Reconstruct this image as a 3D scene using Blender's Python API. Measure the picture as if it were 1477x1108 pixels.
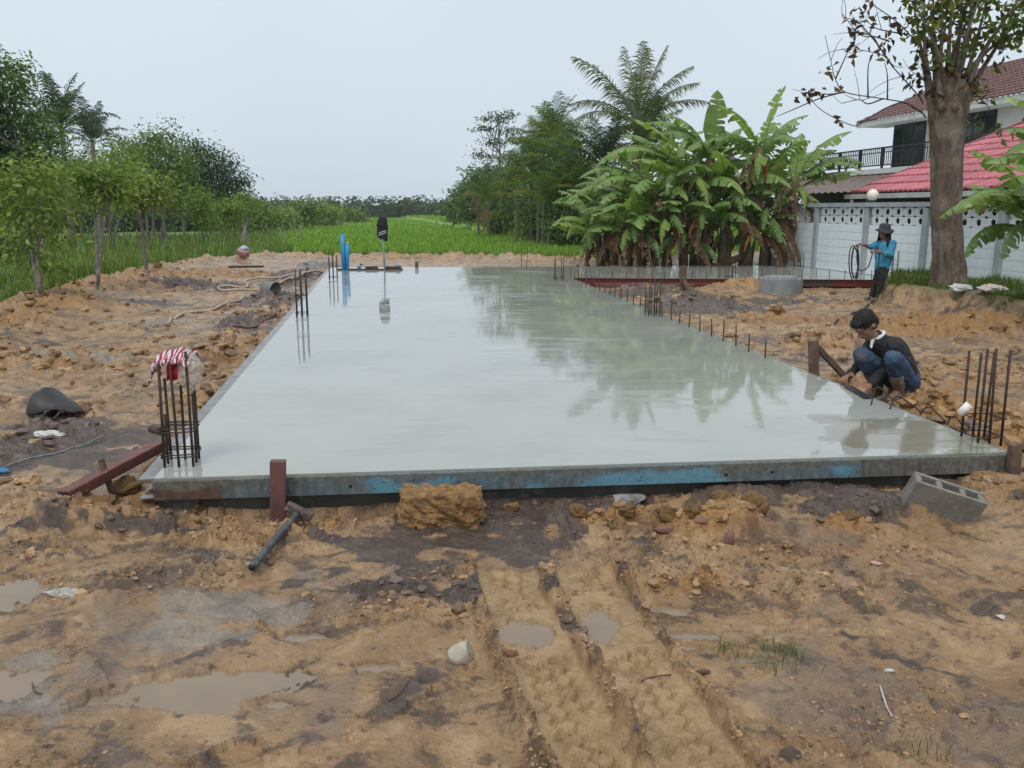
import bpy, math, random
import numpy as np
from math import sin, cos, pi, radians as R

for o in list(bpy.data.objects):
    bpy.data.objects.remove(o)
SC = bpy.context.scene
COL = SC.collection

# ------------------------------------------------------------------ camera
F_PX, CXP, CYP, HZP, CAM_Z = 1250.0, 738.5, 554.0, 301.0, 1.75
PITCH = math.atan((CYP - HZP) / F_PX)
cam_d = bpy.data.cameras.new('camera')
cam_d.sensor_width = 36.0
cam_d.lens = F_PX / 1477.0 * 36.0
cam_d.clip_start = 0.05
cam_d.clip_end = 3000
cam = bpy.data.objects.new('camera', cam_d)
cam.location = (0, 0, CAM_Z)
cam.rotation_euler = (pi / 2 - PITCH, 0, 0)
COL.objects.link(cam)
SC.camera = cam

# ------------------------------------------------------------------ world, sun, exposure
SUN_EL, SUN_AZ = R(58), R(200)
w = bpy.data.worlds.new('World')
SC.world = w
w.use_nodes = True
nt = w.node_tree
bg = nt.nodes['Background']
sky = nt.nodes.new('ShaderNodeTexSky')
sky.sky_type = 'NISHITA'
sky.sun_disc = False
sky.sun_elevation = SUN_EL
sky.sun_rotation = SUN_AZ
sky.dust_density = 4.0
sky.ozone_density = 1.0
tc = nt.nodes.new('ShaderNodeTexCoord')
sep = nt.nodes.new('ShaderNodeSeparateXYZ')
nt.links.new(tc.outputs['Generated'], sep.inputs[0])
ramp = nt.nodes.new('ShaderNodeValToRGB')       # the closed cloud layer: a little brighter with height
ramp.color_ramp.elements[0].position = 0.0
ramp.color_ramp.elements[0].color = (0.63, 0.725, 0.82, 1)
ramp.color_ramp.elements[1].position = 0.5
ramp.color_ramp.elements[1].color = (0.77, 0.84, 0.885, 1)
nt.links.new(sep.outputs['Z'], ramp.inputs[0])
cn = nt.nodes.new('ShaderNodeTexNoise')
cn.inputs['Scale'].default_value = 2.2
cn.inputs['Detail'].default_value = 4
nt.links.new(tc.outputs['Generated'], cn.inputs['Vector'])
cm = nt.nodes.new('ShaderNodeMapRange')
cm.inputs[1].default_value = 0.3; cm.inputs[2].default_value = 0.7
cm.inputs[3].default_value = 9.4; cm.inputs[4].default_value = 10.3
nt.links.new(cn.outputs[0], cm.inputs[0])
sc_ = nt.nodes.new('ShaderNodeVectorMath'); sc_.operation = 'SCALE'
nt.links.new(ramp.outputs[0], sc_.inputs[0])
nt.links.new(cm.outputs[0], sc_.inputs['Scale'])
mx = nt.nodes.new('ShaderNodeMix'); mx.data_type = 'RGBA'
mx.inputs[0].default_value = 0.9
nt.links.new(sky.outputs[0], mx.inputs[6])
nt.links.new(sc_.outputs[0], mx.inputs[7])
nt.links.new(mx.outputs[2], bg.inputs['Color'])
bg.inputs['Strength'].default_value = 0.102
sun_d = bpy.data.lights.new('sun', 'SUN')
sun_d.energy = 1.5
sun_d.angle = R(25)
sun_d.color = (1, 0.96, 0.9)
sun = bpy.data.objects.new('sun', sun_d)
sun.location = (0, 0, 30)
# sun_rotation is measured from +Y clockwise; the sun stands behind the camera to the left
sd = (sin(SUN_AZ) * cos(SUN_EL), cos(SUN_AZ) * cos(SUN_EL), sin(SUN_EL))
sun.rotation_euler = (pi / 2 - SUN_EL, 0, math.atan2(sd[0], -sd[1]))
COL.objects.link(sun)
SC.view_settings.view_transform = 'Standard'
SC.view_settings.look = 'None'
SC.view_settings.gamma = 1
SC.view_settings.use_curve_mapping = False
SC.view_settings.exposure = 0.12
HAZE = 0.0004
SC.cycles.max_bounces = 6
SC.cycles.transparent_max_bounces = 8
SC.cycles.use_denoising = True

# ------------------------------------------------------------------ measuring helpers
def ray(px, py):
    a = (px - CXP) / F_PX; b = (CYP - py) / F_PX
    return np.array([a, cos(PITCH) + b * sin(PITCH), -sin(PITCH) + b * cos(PITCH)])
def at(px, py, z=0.0):            # point of the horizontal plane at height z
    d = ray(px, py); t = (z - CAM_Z) / d[2]
    return np.array([d[0] * t, d[1] * t, z])
def atY(px, py, Y):               # point at distance Y ahead
    d = ray(px, py); t = Y / d[1]
    return np.array([d[0] * t, Y, CAM_Z + d[2] * t])
def at_line(px, py, P, D):        # point of the vertical plane through P along D
    d = ray(px, py)
    n = np.array([D[1], -D[0], 0.0])
    t = np.dot(np.array(P) - np.array([0, 0, CAM_Z]), n) / np.dot(d, n)
    return np.array([0, 0, CAM_Z]) + d * t
vd = ray(557, 301); VAX = np.array([vd[0], vd[1], 0]) / math.hypot(vd[0], vd[1])   # along the slab
UAX = np.array([VAX[1], -VAX[0], 0])                                              # across it
SITE = math.atan2(UAX[1], UAX[0])

# ------------------------------------------------------------------ noise
def _perm(seed):
    p = np.random.RandomState(seed).permutation(256)
    return np.concatenate([p, p, p])
_PT = {}
def perlin(x, y, seed=0):
    if seed not in _PT: _PT[seed] = _perm(seed)
    p = _PT[seed]
    xi = np.floor(x).astype(np.int64); yi = np.floor(y).astype(np.int64)
    xf = x - xi; yf = y - yi
    xi &= 255; yi &= 255
    u = xf * xf * xf * (xf * (xf * 6 - 15) + 10); v = yf * yf * yf * (yf * (yf * 6 - 15) + 10)
    def g(ix, iy, dx, dy):
        h = p[p[ix] + iy] & 15
        a = h * (2 * pi / 16)
        return np.cos(a) * dx + np.sin(a) * dy
    n00 = g(xi, yi, xf, yf); n10 = g(xi + 1, yi, xf - 1, yf)
    n01 = g(xi, yi + 1, xf, yf - 1); n11 = g(xi + 1, yi + 1, xf - 1, yf - 1)
    return ((n00 * (1 - u) + n10 * u) * (1 - v) + (n01 * (1 - u) + n11 * u) * v) * 1.5
def fbm(x, y, f, o, seed=0, g=0.5):
    s = 0; a = 1
    for i in range(o):
        s = s + a * perlin(x * f + 17.3 * i, y * f - 9.1 * i, seed + i); f *= 2.03; a *= g
    return s
def cell(x, y, f, seed=0):        # lumps: distance to the nearest random point
    if seed not in _PT: _PT[seed] = _perm(seed)
    p = _PT[seed]
    x = x * f; y = y * f
    xi = np.floor(x).astype(np.int64); yi = np.floor(y).astype(np.int64)
    best = np.full(np.shape(x), 9.0); hid = np.zeros(np.shape(x))
    for dx in (-1, 0, 1):
        for dy in (-1, 0, 1):
            cx = xi + dx; cy = yi + dy
            h = p[p[cx & 255] + (cy & 255)]
            h2 = p[h + 57]
            d = (x - cx - h / 255.0) ** 2 + (y - cy - h2 / 255.0) ** 2
            m = d < best
            best = np.where(m, d, best); hid = np.where(m, p[h2 + 31] / 255.0, hid)
    return np.sqrt(best), hid
def sstep(a, b, x):
    t = np.clip((x - a) / (b - a), 0, 1); return t * t * (3 - 2 * t)
def poly_sd(x, y, poly):          # signed distance, positive inside
    d = np.full(np.shape(x), 1e9); ins = np.zeros(np.shape(x), bool)
    n = len(poly)
    for i in range(n):
        ax, ay = poly[i][:2]; bx, by = poly[(i + 1) % n][:2]
        ex, ey = bx - ax, by - ay
        t = np.clip(((x - ax) * ex + (y - ay) * ey) / (ex * ex + ey * ey + 1e-12), 0, 1)
        d = np.minimum(d, np.hypot(x - ax - ex * t, y - ay - ey * t))
        c = ((ay > y) != (by > y)) & (x < (bx - ax) * (y - ay) / (by - ay + 1e-12) + ax)
        ins ^= c
    return np.where(ins, d, -d)
def line_sd(x, y, pts):           # lateral offset (signed) and distance along an open line
    best = np.full(np.shape(x), 1e9); lat = np.zeros(np.shape(x)); alo = np.zeros(np.shape(x)); acc = 0
    for i in range(len(pts) - 1):
        ax, ay = pts[i][:2]; bx, by = pts[i + 1][:2]
        ex, ey = bx - ax, by - ay; L = math.hypot(ex, ey)
        t = np.clip(((x - ax) * ex + (y - ay) * ey) / (L * L), 0, 1)
        qx, qy = x - ax - ex * t, y - ay - ey * t
        d = np.hypot(qx, qy); s = (ex * qy - ey * qx) / L
        m = d < best
        best = np.where(m, d, best); lat = np.where(m, np.where(s < 0, -d, d), lat); alo = np.where(m, acc + t * L, alo)
        acc += L
    return lat, alo

# ------------------------------------------------------------------ mesh building
class MB:
    def __init__(s): s.v = []; s.q = []; s.t = []; s.c = []; s.n = 0
    def add(s, V, Q=None, T=None, c=None):
        V = np.asarray(V, float).reshape(-1, 3)
        if Q is not None and len(Q): s.q.append(np.asarray(Q, np.int64).reshape(-1, 4) + s.n)
        if T is not None and len(T): s.t.append(np.asarray(T, np.int64).reshape(-1, 3) + s.n)
        s.v.append(V)
        if c is not None:
            c = np.asarray(c, float)
            if c.ndim == 1: c = np.tile(c, (len(V), 1))
            s.c.append(c)
        s.n += len(V); return s
    def mesh(s, name, smooth=True):
        V = np.concatenate(s.v) if s.v else np.zeros((0, 3))
        Q = np.concatenate(s.q) if s.q else np.zeros((0, 4), np.int64)
        T = np.concatenate(s.t) if s.t else np.zeros((0, 3), np.int64)
        m = bpy.data.meshes.new(name)
        m.vertices.add(len(V)); m.vertices.foreach_set('co', V.astype(np.float32).ravel())
        nl = Q.size + T.size
        m.loops.add(nl); m.loops.foreach_set('vertex_index', np.concatenate([Q.ravel(), T.ravel()]).astype(np.int32))
        npol = len(Q) + len(T)
        m.polygons.add(npol)
        ls = np.concatenate([np.arange(len(Q)) * 4, Q.size + np.arange(len(T)) * 3]).astype(np.int32)
        m.polygons.foreach_set('loop_start', ls)
        m.polygons.foreach_set('use_smooth', np.full(npol, bool(smooth)))
        if s.c:
            C = np.concatenate(s.c)
            if C.shape[1] == 3: C = np.concatenate([C, np.ones((len(C), 1))], 1)
            a = m.color_attributes.new('tint', 'FLOAT_COLOR', 'POINT')
            a.data.foreach_set('color', C.astype(np.float32).ravel())
        m.update(calc_edges=True); m.validate()
        return m
    def obj(s, name, mat=None, parent=None, smooth=True, loc=None):
        return put(name, s.mesh(name, smooth), mat, parent, loc)
def put(name, mesh, mat=None, parent=None, loc=None, rot=None, scale=None):
    o = bpy.data.objects.new(name, mesh)
    if mat is not None and mesh is not None and not mesh.materials: mesh.materials.append(mat)
    COL.objects.link(o)
    if parent is not None: o.parent = parent
    if loc is not None: o.location = loc
    if rot is not None: o.rotation_euler = rot
    if scale is not None: o.scale = (scale,) * 3 if np.isscalar(scale) else scale
    return o
def tag(o, label=None, cat=None, group=None, kind=None):
    if label: o['label'] = label
    if cat: o['category'] = cat
    if group: o['group'] = group
    if kind: o['kind'] = kind
    return o
def thing(name, label, cat, loc=(0, 0, 0), rz=0.0, group=None):
    o = bpy.data.objects.new(name, None); COL.objects.link(o)
    o.location = loc; o.rotation_euler = (0, 0, rz); o.empty_display_size = 0.1
    return tag(o, label, cat, group)
def dup(root, loc=None, rz=None, label=None, group=None, scale=None):
    r = root.copy(); COL.objects.link(r)
    if loc is not None: r.location = loc
    if rz is not None: r.rotation_euler = (0, 0, rz)
    if scale is not None: r.scale = (scale,) * 3
    if label: r['label'] = label
    if group: r['group'] = group
    for ch in list(root.children):
        c = ch.copy(); COL.objects.link(c); c.parent = r
        for g in list(ch.children):
            d = g.copy(); COL.objects.link(d); d.parent = c
    return r
def bevel(o, wd, seg=2):
    m = o.modifiers.new('bevel', 'BEVEL'); m.width = wd; m.segments = seg; m.limit_method = 'ANGLE'
    return o
def rotz(a): return np.array([[cos(a), -sin(a), 0], [sin(a), cos(a), 0], [0, 0, 1]])
def rotx(a): return np.array([[1, 0, 0], [0, cos(a), -sin(a)], [0, sin(a), cos(a)]])
def roty(a): return np.array([[cos(a), 0, sin(a)], [0, 1, 0], [-sin(a), 0, cos(a)]])
BQ = [[0, 3, 2, 1], [4, 5, 6, 7], [0, 1, 5, 4], [1, 2, 6, 5], [2, 3, 7, 6], [3, 0, 4, 7]]
def box(c, s, M=None):
    x, y, z = np.array(s) / 2
    V = np.array([[-x, -y, -z], [x, -y, -z], [x, y, -z], [-x, y, -z], [-x, -y, z], [x, -y, z], [x, y, z], [-x, y, z]])
    if M is not None: V = V @ M.T
    return V + np.array(c), BQ
def beam(p, q, wd, ht, up=(0, 0, 1)):     # box between two points
    p = np.array(p, float); q = np.array(q, float); d = q - p; L = np.linalg.norm(d); d = d / L
    s = np.cross(d, up); s /= np.linalg.norm(s) + 1e-9; u = np.cross(s, d)
    return box((p + q) / 2, (L, wd, ht), np.stack([d, s, u], 1))
def extrude(poly, z0, z1):                # prism on a convex or gently concave outline
    n = len(poly)
    V = [[p[0], p[1], z0] for p in poly] + [[p[0], p[1], z1] for p in poly]
    return V, [[i, (i + 1) % n, n + (i + 1) % n, n + i] for i in range(n)]
def tube(P, r, n=8, cap=True, jit=0, rng=None):
    P = np.array(P, float); m = len(P)
    r = np.full(m, r, float) if np.isscalar(r) else np.array(r, float)
    D = np.gradient(P, axis=0); D /= np.linalg.norm(D, axis=1)[:, None] + 1e-12
    ref = np.array([1., 0, 0]) if abs(D[0][0]) < 0.8 else np.array([0, 1., 0])
    V = []; s = np.cross(D[0], ref); s /= np.linalg.norm(s)
    a = np.arange(n) * 2 * pi / n
    for i in range(m):
        s = s - D[i] * np.dot(s, D[i]); s /= np.linalg.norm(s) + 1e-12
        b = np.cross(D[i], s)
        rr = r[i] * (1 + (jit * (rng.rand(n) - .5) if jit else 0))
        V.append(P[i] + (np.cos(a) * rr)[:, None] * s + (np.sin(a) * rr)[:, None] * b)
    V = np.concatenate(V)
    Q = []
    for i in range(m - 1):
        k = i * n
        for j in range(n):
            Q.append([k + j, k + (j + 1) % n, k + n + (j + 1) % n, k + n + j])
    T = []
    if cap:
        V = np.concatenate([V, P[:1], P[-1:]]); c0 = m * n
        for j in range(n):
            T.append([c0, (j + 1) % n, j]); T.append([c0 + 1, (m - 1) * n + j, (m - 1) * n + (j + 1) % n])
    return V, Q, T
def smooth_path(P, k=6):                  # Catmull-Rom
    P = np.array(P, float)
    Q = np.concatenate([[2 * P[0] - P[1]], P, [2 * P[-1] - P[-2]]]); out = []
    for i in range(1, len(Q) - 2):
        for t in np.arange(k) / k:
            a, b, c, d = Q[i - 1], Q[i], Q[i + 1], Q[i + 2]
            out.append(.5 * (2 * b + (c - a) * t + (2 * a - 5 * b + 4 * c - d) * t * t + (3 * b - a - 3 * c + d) * t ** 3))
    out.append(P[-1]); return np.array(out)
def lathe(prof, n=16, cap0=False, cap1=False):
    a = np.arange(n) * 2 * pi / n; V = []; m = len(prof)
    for r, z in prof: V.append(np.stack([np.cos(a) * r, np.sin(a) * r, np.full(n, z)], 1))
    V = np.concatenate(V); Q = []; T = []
    for i in range(m - 1):
        for j in range(n): Q.append([i * n + j, i * n + (j + 1) % n, (i + 1) * n + (j + 1) % n, (i + 1) * n + j])
    if cap0:
        V = np.concatenate([V, [[0, 0, prof[0][1]]]]); k = len(V) - 1
        T += [[k, (j + 1) % n, j] for j in range(n)]
    if cap1:
        V = np.concatenate([V, [[0, 0, prof[-1][1]]]]); k = len(V) - 1
        T += [[k, (m - 1) * n + j, (m - 1) * n + (j + 1) % n] for j in range(n)]
    return V, Q, T
def ball(c, r, n=12, m=8, M=None):
    V = []; r = np.array([r, r, r]) if np.isscalar(r) else np.array(r)
    for i in range(1, m):
        t = pi * i / m
        for j in range(n):
            p = 2 * pi * j / n; V.append([sin(t) * cos(p), sin(t) * sin(p), cos(t)])
    V += [[0, 0, 1], [0, 0, -1]]; V = np.array(V) * r
    if M is not None: V = V @ M.T
    Q = []; T = []
    for i in range(m - 2):
        for j in range(n): Q.append([i * n + j, (i + 1) * n + j, (i + 1) * n + (j + 1) % n, i * n + (j + 1) % n])
    a = (m - 1) * n; k = (m - 2) * n
    for j in range(n): T += [[a, j, (j + 1) % n], [a + 1, k + (j + 1) % n, k + j]]
    return V + np.array(c), Q, T
def ico(sub=0):
    t = (1 + 5 ** .5) / 2
    V = [[-1, t, 0], [1, t, 0], [-1, -t, 0], [1, -t, 0], [0, -1, t], [0, 1, t], [0, -1, -t], [0, 1, -t], [t, 0, -1], [t, 0, 1], [-t, 0, -1], [-t, 0, 1]]
    Fc = [[0, 11, 5], [0, 5, 1], [0, 1, 7], [0, 7, 10], [0, 10, 11], [1, 5, 9], [5, 11, 4], [11, 10, 2], [10, 7, 6], [7, 1, 8], [3, 9, 4], [3, 4, 2], [3, 2, 6], [3, 6, 8], [3, 8, 9], [4, 9, 5], [2, 4, 11], [6, 2, 10], [8, 6, 7], [9, 8, 1]]
    V = [np.array(v) / np.linalg.norm(v) for v in V]
    for _ in range(sub):
        mid = {}; N = []
        def md(a, b):
            k = (min(a, b), max(a, b))
            if k not in mid:
                p = V[a] + V[b]; V.append(p / np.linalg.norm(p)); mid[k] = len(V) - 1
            return mid[k]
        for a, b, c in Fc:
            x, y, z = md(a, b), md(b, c), md(c, a); N += [[a, x, z], [b, y, x], [c, z, y], [x, y, z]]
        Fc = N
    return np.array(V), np.array(Fc)
def lump(seed, sub=2, rough=0.35, flat=0.7):
    rng = np.random.RandomState(seed); V, T = ico(sub)
    d = np.zeros(len(V))
    for k, a in ((1.3, .5), (2.6, .3), (5.2, .2)):
        o = rng.rand(3) * 50
        d += a * (perlin(V[:, 0] * k + o[0] + V[:, 2] * 1.7, V[:, 1] * k + o[1] - V[:, 2] * k, seed % 90))
    for _ in range(5):                       # broken faces
        n = rng.normal(size=3); n /= np.linalg.norm(n); c = rng.uniform(.55, .85)
        s = V @ n; V = V - np.outer(np.maximum(s - c, 0), n)
    V = V * (1 + rough * d)[:, None]; V[:, 2] *= flat
    return V, T

# ------------------------------------------------------------------ materials
MATS = {}
class NT:
    def __init__(s, name):
        s.m = bpy.data.materials.new(name); s.m.use_nodes = True; s.t = s.m.node_tree; s.t.nodes.clear()
        s.out = s.n('ShaderNodeOutputMaterial'); MATS[name] = s.m
    def n(s, ty, **kw):
        nd = s.t.nodes.new(ty)
        for k, v in kw.items():
            if hasattr(nd, k): setattr(nd, k, v)
        return nd
    def l(s, a, b): s.t.links.new(a, b)
    def val(s, sock, v):
        if hasattr(v, 'is_output'): s.l(v, sock)
        elif isinstance(v, (tuple, list)) and len(v) == 3 and sock.type == 'RGBA': sock.default_value = (*v, 1)
        else: sock.default_value = v
    def coord(s, which='Object'): return s.n('ShaderNodeTexCoord').outputs[which]
    def noise(s, scale, detail=3, rough=.55, vec=None, dist=0):
        nd = s.n('ShaderNodeTexNoise'); nd.inputs['Scale'].default_value = scale; nd.inputs['Detail'].default_value = detail
        nd.inputs['Roughness'].default_value = rough; nd.inputs['Distortion'].default_value = dist
        s.l(vec if vec is not None else s.coord(), nd.inputs['Vector']); return nd.outputs[0]
    def vor(s, scale, vec=None, out='Distance', feat='F1'):
        nd = s.n('ShaderNodeTexVoronoi'); nd.feature = feat; nd.inputs['Scale'].default_value = scale
        s.l(vec if vec is not None else s.coord(), nd.inputs['Vector']); return nd.outputs[out]
    def mapr(s, v, a, b, c=0., d=1., smooth=True):
        nd = s.n('ShaderNodeMapRange'); nd.interpolation_type = 'SMOOTHSTEP' if smooth else 'LINEAR'
        s.val(nd.inputs[0], v)
        for i, k in enumerate((a, b, c, d)): nd.inputs[i + 1].default_value = k
        return nd.outputs[0]
    def mix(s, f, a, b, mode='MIX'):
        nd = s.n('ShaderNodeMix'); nd.data_type = 'RGBA'; nd.blend_type = mode
        s.val(nd.inputs[0], f); s.val(nd.inputs[6], a); s.val(nd.inputs[7], b); return nd.outputs[2]
    def math(s, op, a, b=0.):
        nd = s.n('ShaderNodeMath'); nd.operation = op; s.val(nd.inputs[0], a); s.val(nd.inputs[1], b); return nd.outputs[0]
    def scale(s, vec, xyz):
        nd = s.n('ShaderNodeMapping'); s.l(vec, nd.inputs[0]); nd.inputs['Scale'].default_value = xyz; return nd.outputs[0]
    def bump(s, h, strength=.5, dist=.01, normal=None):
        nd = s.n('ShaderNodeBump'); nd.inputs['Strength'].default_value = strength; nd.inputs['Distance'].default_value = dist
        s.l(h, nd.inputs['Height'])
        if normal is not None: s.l(normal, nd.inputs['Normal'])
        return nd.outputs[0]
    def attr(s, name='tint'): nd = s.n('ShaderNodeAttribute'); nd.attribute_name = name; return nd
    def bsdf(s, **kw):
        b = s.n('ShaderNodeBsdfPrincipled')
        for k, v in kw.items(): s.val(b.inputs[k.replace('_', ' ')], v)
        return b
    def fin(s, sh): s.l(sh.outputs[0] if hasattr(sh, 'outputs') else sh, s.out.inputs[0]); return s.m
def simple(name, c1, c2=None, scale=8, rough=.6, metal=0., bump=.3, bd=.005, c3=None, spec=.5, lo=.35, hi=.65, s3=None, l3=.55, h3=.65):
    t = NT(name)
    c2 = c2 or tuple(k * .7 for k in c1)
    f = t.noise(scale, 5, .6)
    col = t.mix(t.mapr(f, lo, hi), c1, c2)
    if c3: col = t.mix(t.mapr(t.noise(s3 or scale * 2.7, 4, .65), l3, h3), col, c3)
    rg = t.mapr(t.noise(scale * 1.7, 3), .3, .7, max(0, rough - .1), min(1, rough + .1))
    b = t.bsdf(Base_Color=col, Roughness=rg, Metallic=metal, Specular_IOR_Level=spec)
    if bump: t.l(t.bump(t.noise(scale * 5, 4, .6), bump, bd), b.inputs['Normal'])
    return t.fin(b)
def foliage(name, rough=.45, trans=.3, spec=.35, c=None, bump=0):
    t = NT(name); a = t.attr('tint').outputs[0]
    if c is not None: a = t.mix(1., a, c, 'MULTIPLY')
    b = t.bsdf(Base_Color=a, Roughness=rough, Specular_IOR_Level=spec)
    tr = t.n('ShaderNodeBsdfTranslucent')
    t.l(t.mix(1., a, (1.25, 1.3, .6), 'MULTIPLY'), tr.inputs[0])
    m = t.n('ShaderNodeMixShader'); m.inputs[0].default_value = trans
    t.l(b.outputs[0], m.inputs[1]); t.l(tr.outputs[0], m.inputs[2])
    return t.fin(m)
def tinted(name, rough=.6, metal=0, scale=30, bump=.4, bd=.005, var=.3, spec=.5):
    t = NT(name); a = t.attr('tint').outputs[0]
    f = t.mapr(t.noise(scale, 4, .65), .3, .7, 1 - var, 1 + var, False)
    sc = t.n('ShaderNodeVectorMath', operation='SCALE'); t.l(a, sc.inputs[0]); t.l(f, sc.inputs['Scale'])
    b = t.bsdf(Base_Color=sc.outputs[0], Roughness=rough, Metallic=metal, Specular_IOR_Level=spec)
    if bump: t.l(t.bump(t.noise(scale * 2.2, 4, .6), bump, bd), b.inputs['Normal'])
    return t.fin(b)
M_LEAF = foliage('leaf_green', .5, .42, .25)
M_BANANA = foliage('banana_leaf', .35, .35, .45)
M_GRASS = foliage('grass_blade', .5, .35, .25)
M_BARK = tinted('bark', .85, 0, 14, .9, .02, .45, .3)
M_RUST = simple('rusty_steel', (.085, .043, .027), (.045, .028, .022), 25, .75, .15, .5, .002, (.15, .065, .03), s3=60, l3=.6, h3=.75)
M_REBAR = simple('rebar_steel', (.06, .034, .025), (.032, .022, .019), 40, .7, .2, .6, .002)
M_REDOX = simple('red_oxide_steel', (.16, .05, .04), (.10, .045, .038), 9, .6, 0, .4, .003, (.20, .14, .11), s3=22, l3=.58, h3=.7)
M_WOOD = simple('weathered_wood', (.15, .09, .06), (.08, .05, .038), 12, .8, 0, .6, .004, (.22, .16, .12), s3=30, l3=.6, h3=.75)
M_CEM = simple('cement_grey', (.27, .27, .26), (.17, .17, .17), 11, .75, 0, .6, .004)
M_WHITEP = simple('white_paint', (.72, .74, .75), (.60, .63, .65), 1.2, .6, 0, .15, .003)
M_BLACKM = simple('black_metal', (.02, .022, .025), (.03, .03, .033), 20, .4, .3, .1)

# ------------------------------------------------------------------ site outline
SLAB_Z = 0.22
sA = at(222, 690, SLAB_Z); sB = at(1452, 652, SLAB_Z); sC = at(822, 400.5, SLAB_Z); sD = at(1352, 404, SLAB_Z)
sF = at(1152, 384, SLAB_Z); sG = at(478, 386, SLAB_Z)
W0 = at(1150, 384, 0.2); W1 = at(1345, 409, 0.2)            # foot of the boundary wall
WD = (W1 - W0) / np.linalg.norm(W1 - W0)
WN = np.array([WD[1], -WD[0], 0]); WN = WN if WN[0] < 0 else -WN     # faces the slab
sE = W0 + WD * np.dot(sD - W0, WD) + WN * 0.12; sE[2] = SLAB_Z
sF = W0 + WN * 0.12; sF[2] = SLAB_Z
SLAB = [sA, sB, sC, sD, sE, sF, sG]
mud_px = [(-300, 585), (-60, 480), (0, 453), (60, 431), (150, 404), (240, 385), (340, 373), (420, 368), (480, 373), (600, 373), (740, 374), (850, 378), (940, 381)]
MUD = [at(a, b)[:2] for a, b in mud_px] + [np.array(p) for p in ((9, 34), (60, 34), (60, -20), (-60, -20), (-30, 2))]
MOUND = [at(a, b)[:2] for a, b in ((1266, 436), (1330, 447), (1400, 456), (1478, 474), (1700, 520))] + [np.array((30., 8.)), np.array((30., 24.))] + [at(1272, 418)[:2]]
# raised features: px, py, rx, ry, height, clod, dark, orange
FEAT = [
    (185, 745, .6, .25, .10, 1, .1, .25), (110, 745, .35, .2, .05, .9, 0, .4), (235, 725, .25, .12, .07, 1, .1, .3), (330, 775, .5, .2, .03, 1, 0, .5),
    (480, 752, .25, .10, .05, .8, 0, .8), (380, 755, .25, .12, .03, .8, 0, .7), (300, 745, .3, .12, .03, .8, .1, .3),
    (640, 745, .4, .2, .05, .7, .3, .5),
    (1000, 762, .42, .16, .10, 1, 0, 1), (1060, 758, .16, .13, .09, 1, 0, 1), (880, 765, .22, .13, .07, 1, 0, 1), (800, 765, .16, .12, .05, .7, 0, .9),
    (990, 842, .22, .09, .05, 1, 0, 1), (1232, 768, .2, .1, .05, 1, 0, 1), (1180, 800, .3, .1, .02, .7, 0, .5),
    (1000, 712, .6, .13, .10, .6, 1, 0), (1130, 716, .5, .13, .07, .5, 1, 0), (860, 720, .5, .14, .04, .5, .9, 0), (1240, 735, .5, .22, .05, .6, .9, 0),
    (760, 725, .4, .15, .03, .5, .9, 0), (1180, 700, .16, .1, .09, .3, .3, 0), (1290, 735, .3, .2, .04, .8, 0, .8),
    (1420, 690, .4, .35, .10, 1, 0, .8), (1440, 650, .5, .4, .10, 1, 0, .8), (1400, 612, .45, .4, .10, 1, 0, .9), (1350, 590, .5, .4, .09, 1, 0, 1), (1335, 560, .4, .4, .10, 1, 0, 1),
    (1470, 720, .5, .3, .08, 1, .3, .6), (1250, 560, .4, .5, .06, .8, .2, .5), (1180, 500, .5, .5, .07, .9, .2, .4), (1110, 470, .7, .6, .10, .8, .1, .8), (1010, 440, .8, .8, .08, .9, .6, .2),
    (1240, 470, 1.2, .8, .05, .7, 0, .8), (1340, 480, 1.2, .9, .08, .9, 0, 1), (1430, 480, .8, .6, .2, .8, 0, 1), (1420, 540, .8, .8, .03, .7, 0, .4),
    (1060, 418, .5, .5, .16, .9, 0, 1), (1090, 417, .35, .4, .14, .7, 0, .6), (1200, 440, .8, .8, .05, .6, .1, .7), (940, 420, .8, .8, .06, .7, .6, .3),
    (460, 392, .55, 1.2, .42, .6, 1, 0), (430, 405, .7, 1.3, .18, .8, 1, 0), (395, 440, .7, .9, .10, 1, .8, .1), (370, 470, .6, .7, .08, 1, .5, .4), (345, 500, .5, .6, .08, 1, .3, .4), (310, 530, .4, .5, .08, 1, .2, .4), (290, 580, .3, .4, .05, .9, .2, .4),
    (60, 450, 1.4, 1.0, .12, 1, .1, .7), (200, 420, 1.6, 1.4, .10, 1, .1, .5), (300, 400, 1.8, 1.6, .08, 1, 0, .6), (120, 520, 1.2, 1.0, .05, .8, .1, .5), (290, 418, 1.1, .8, .08, .8, 1, 0),
]
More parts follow.
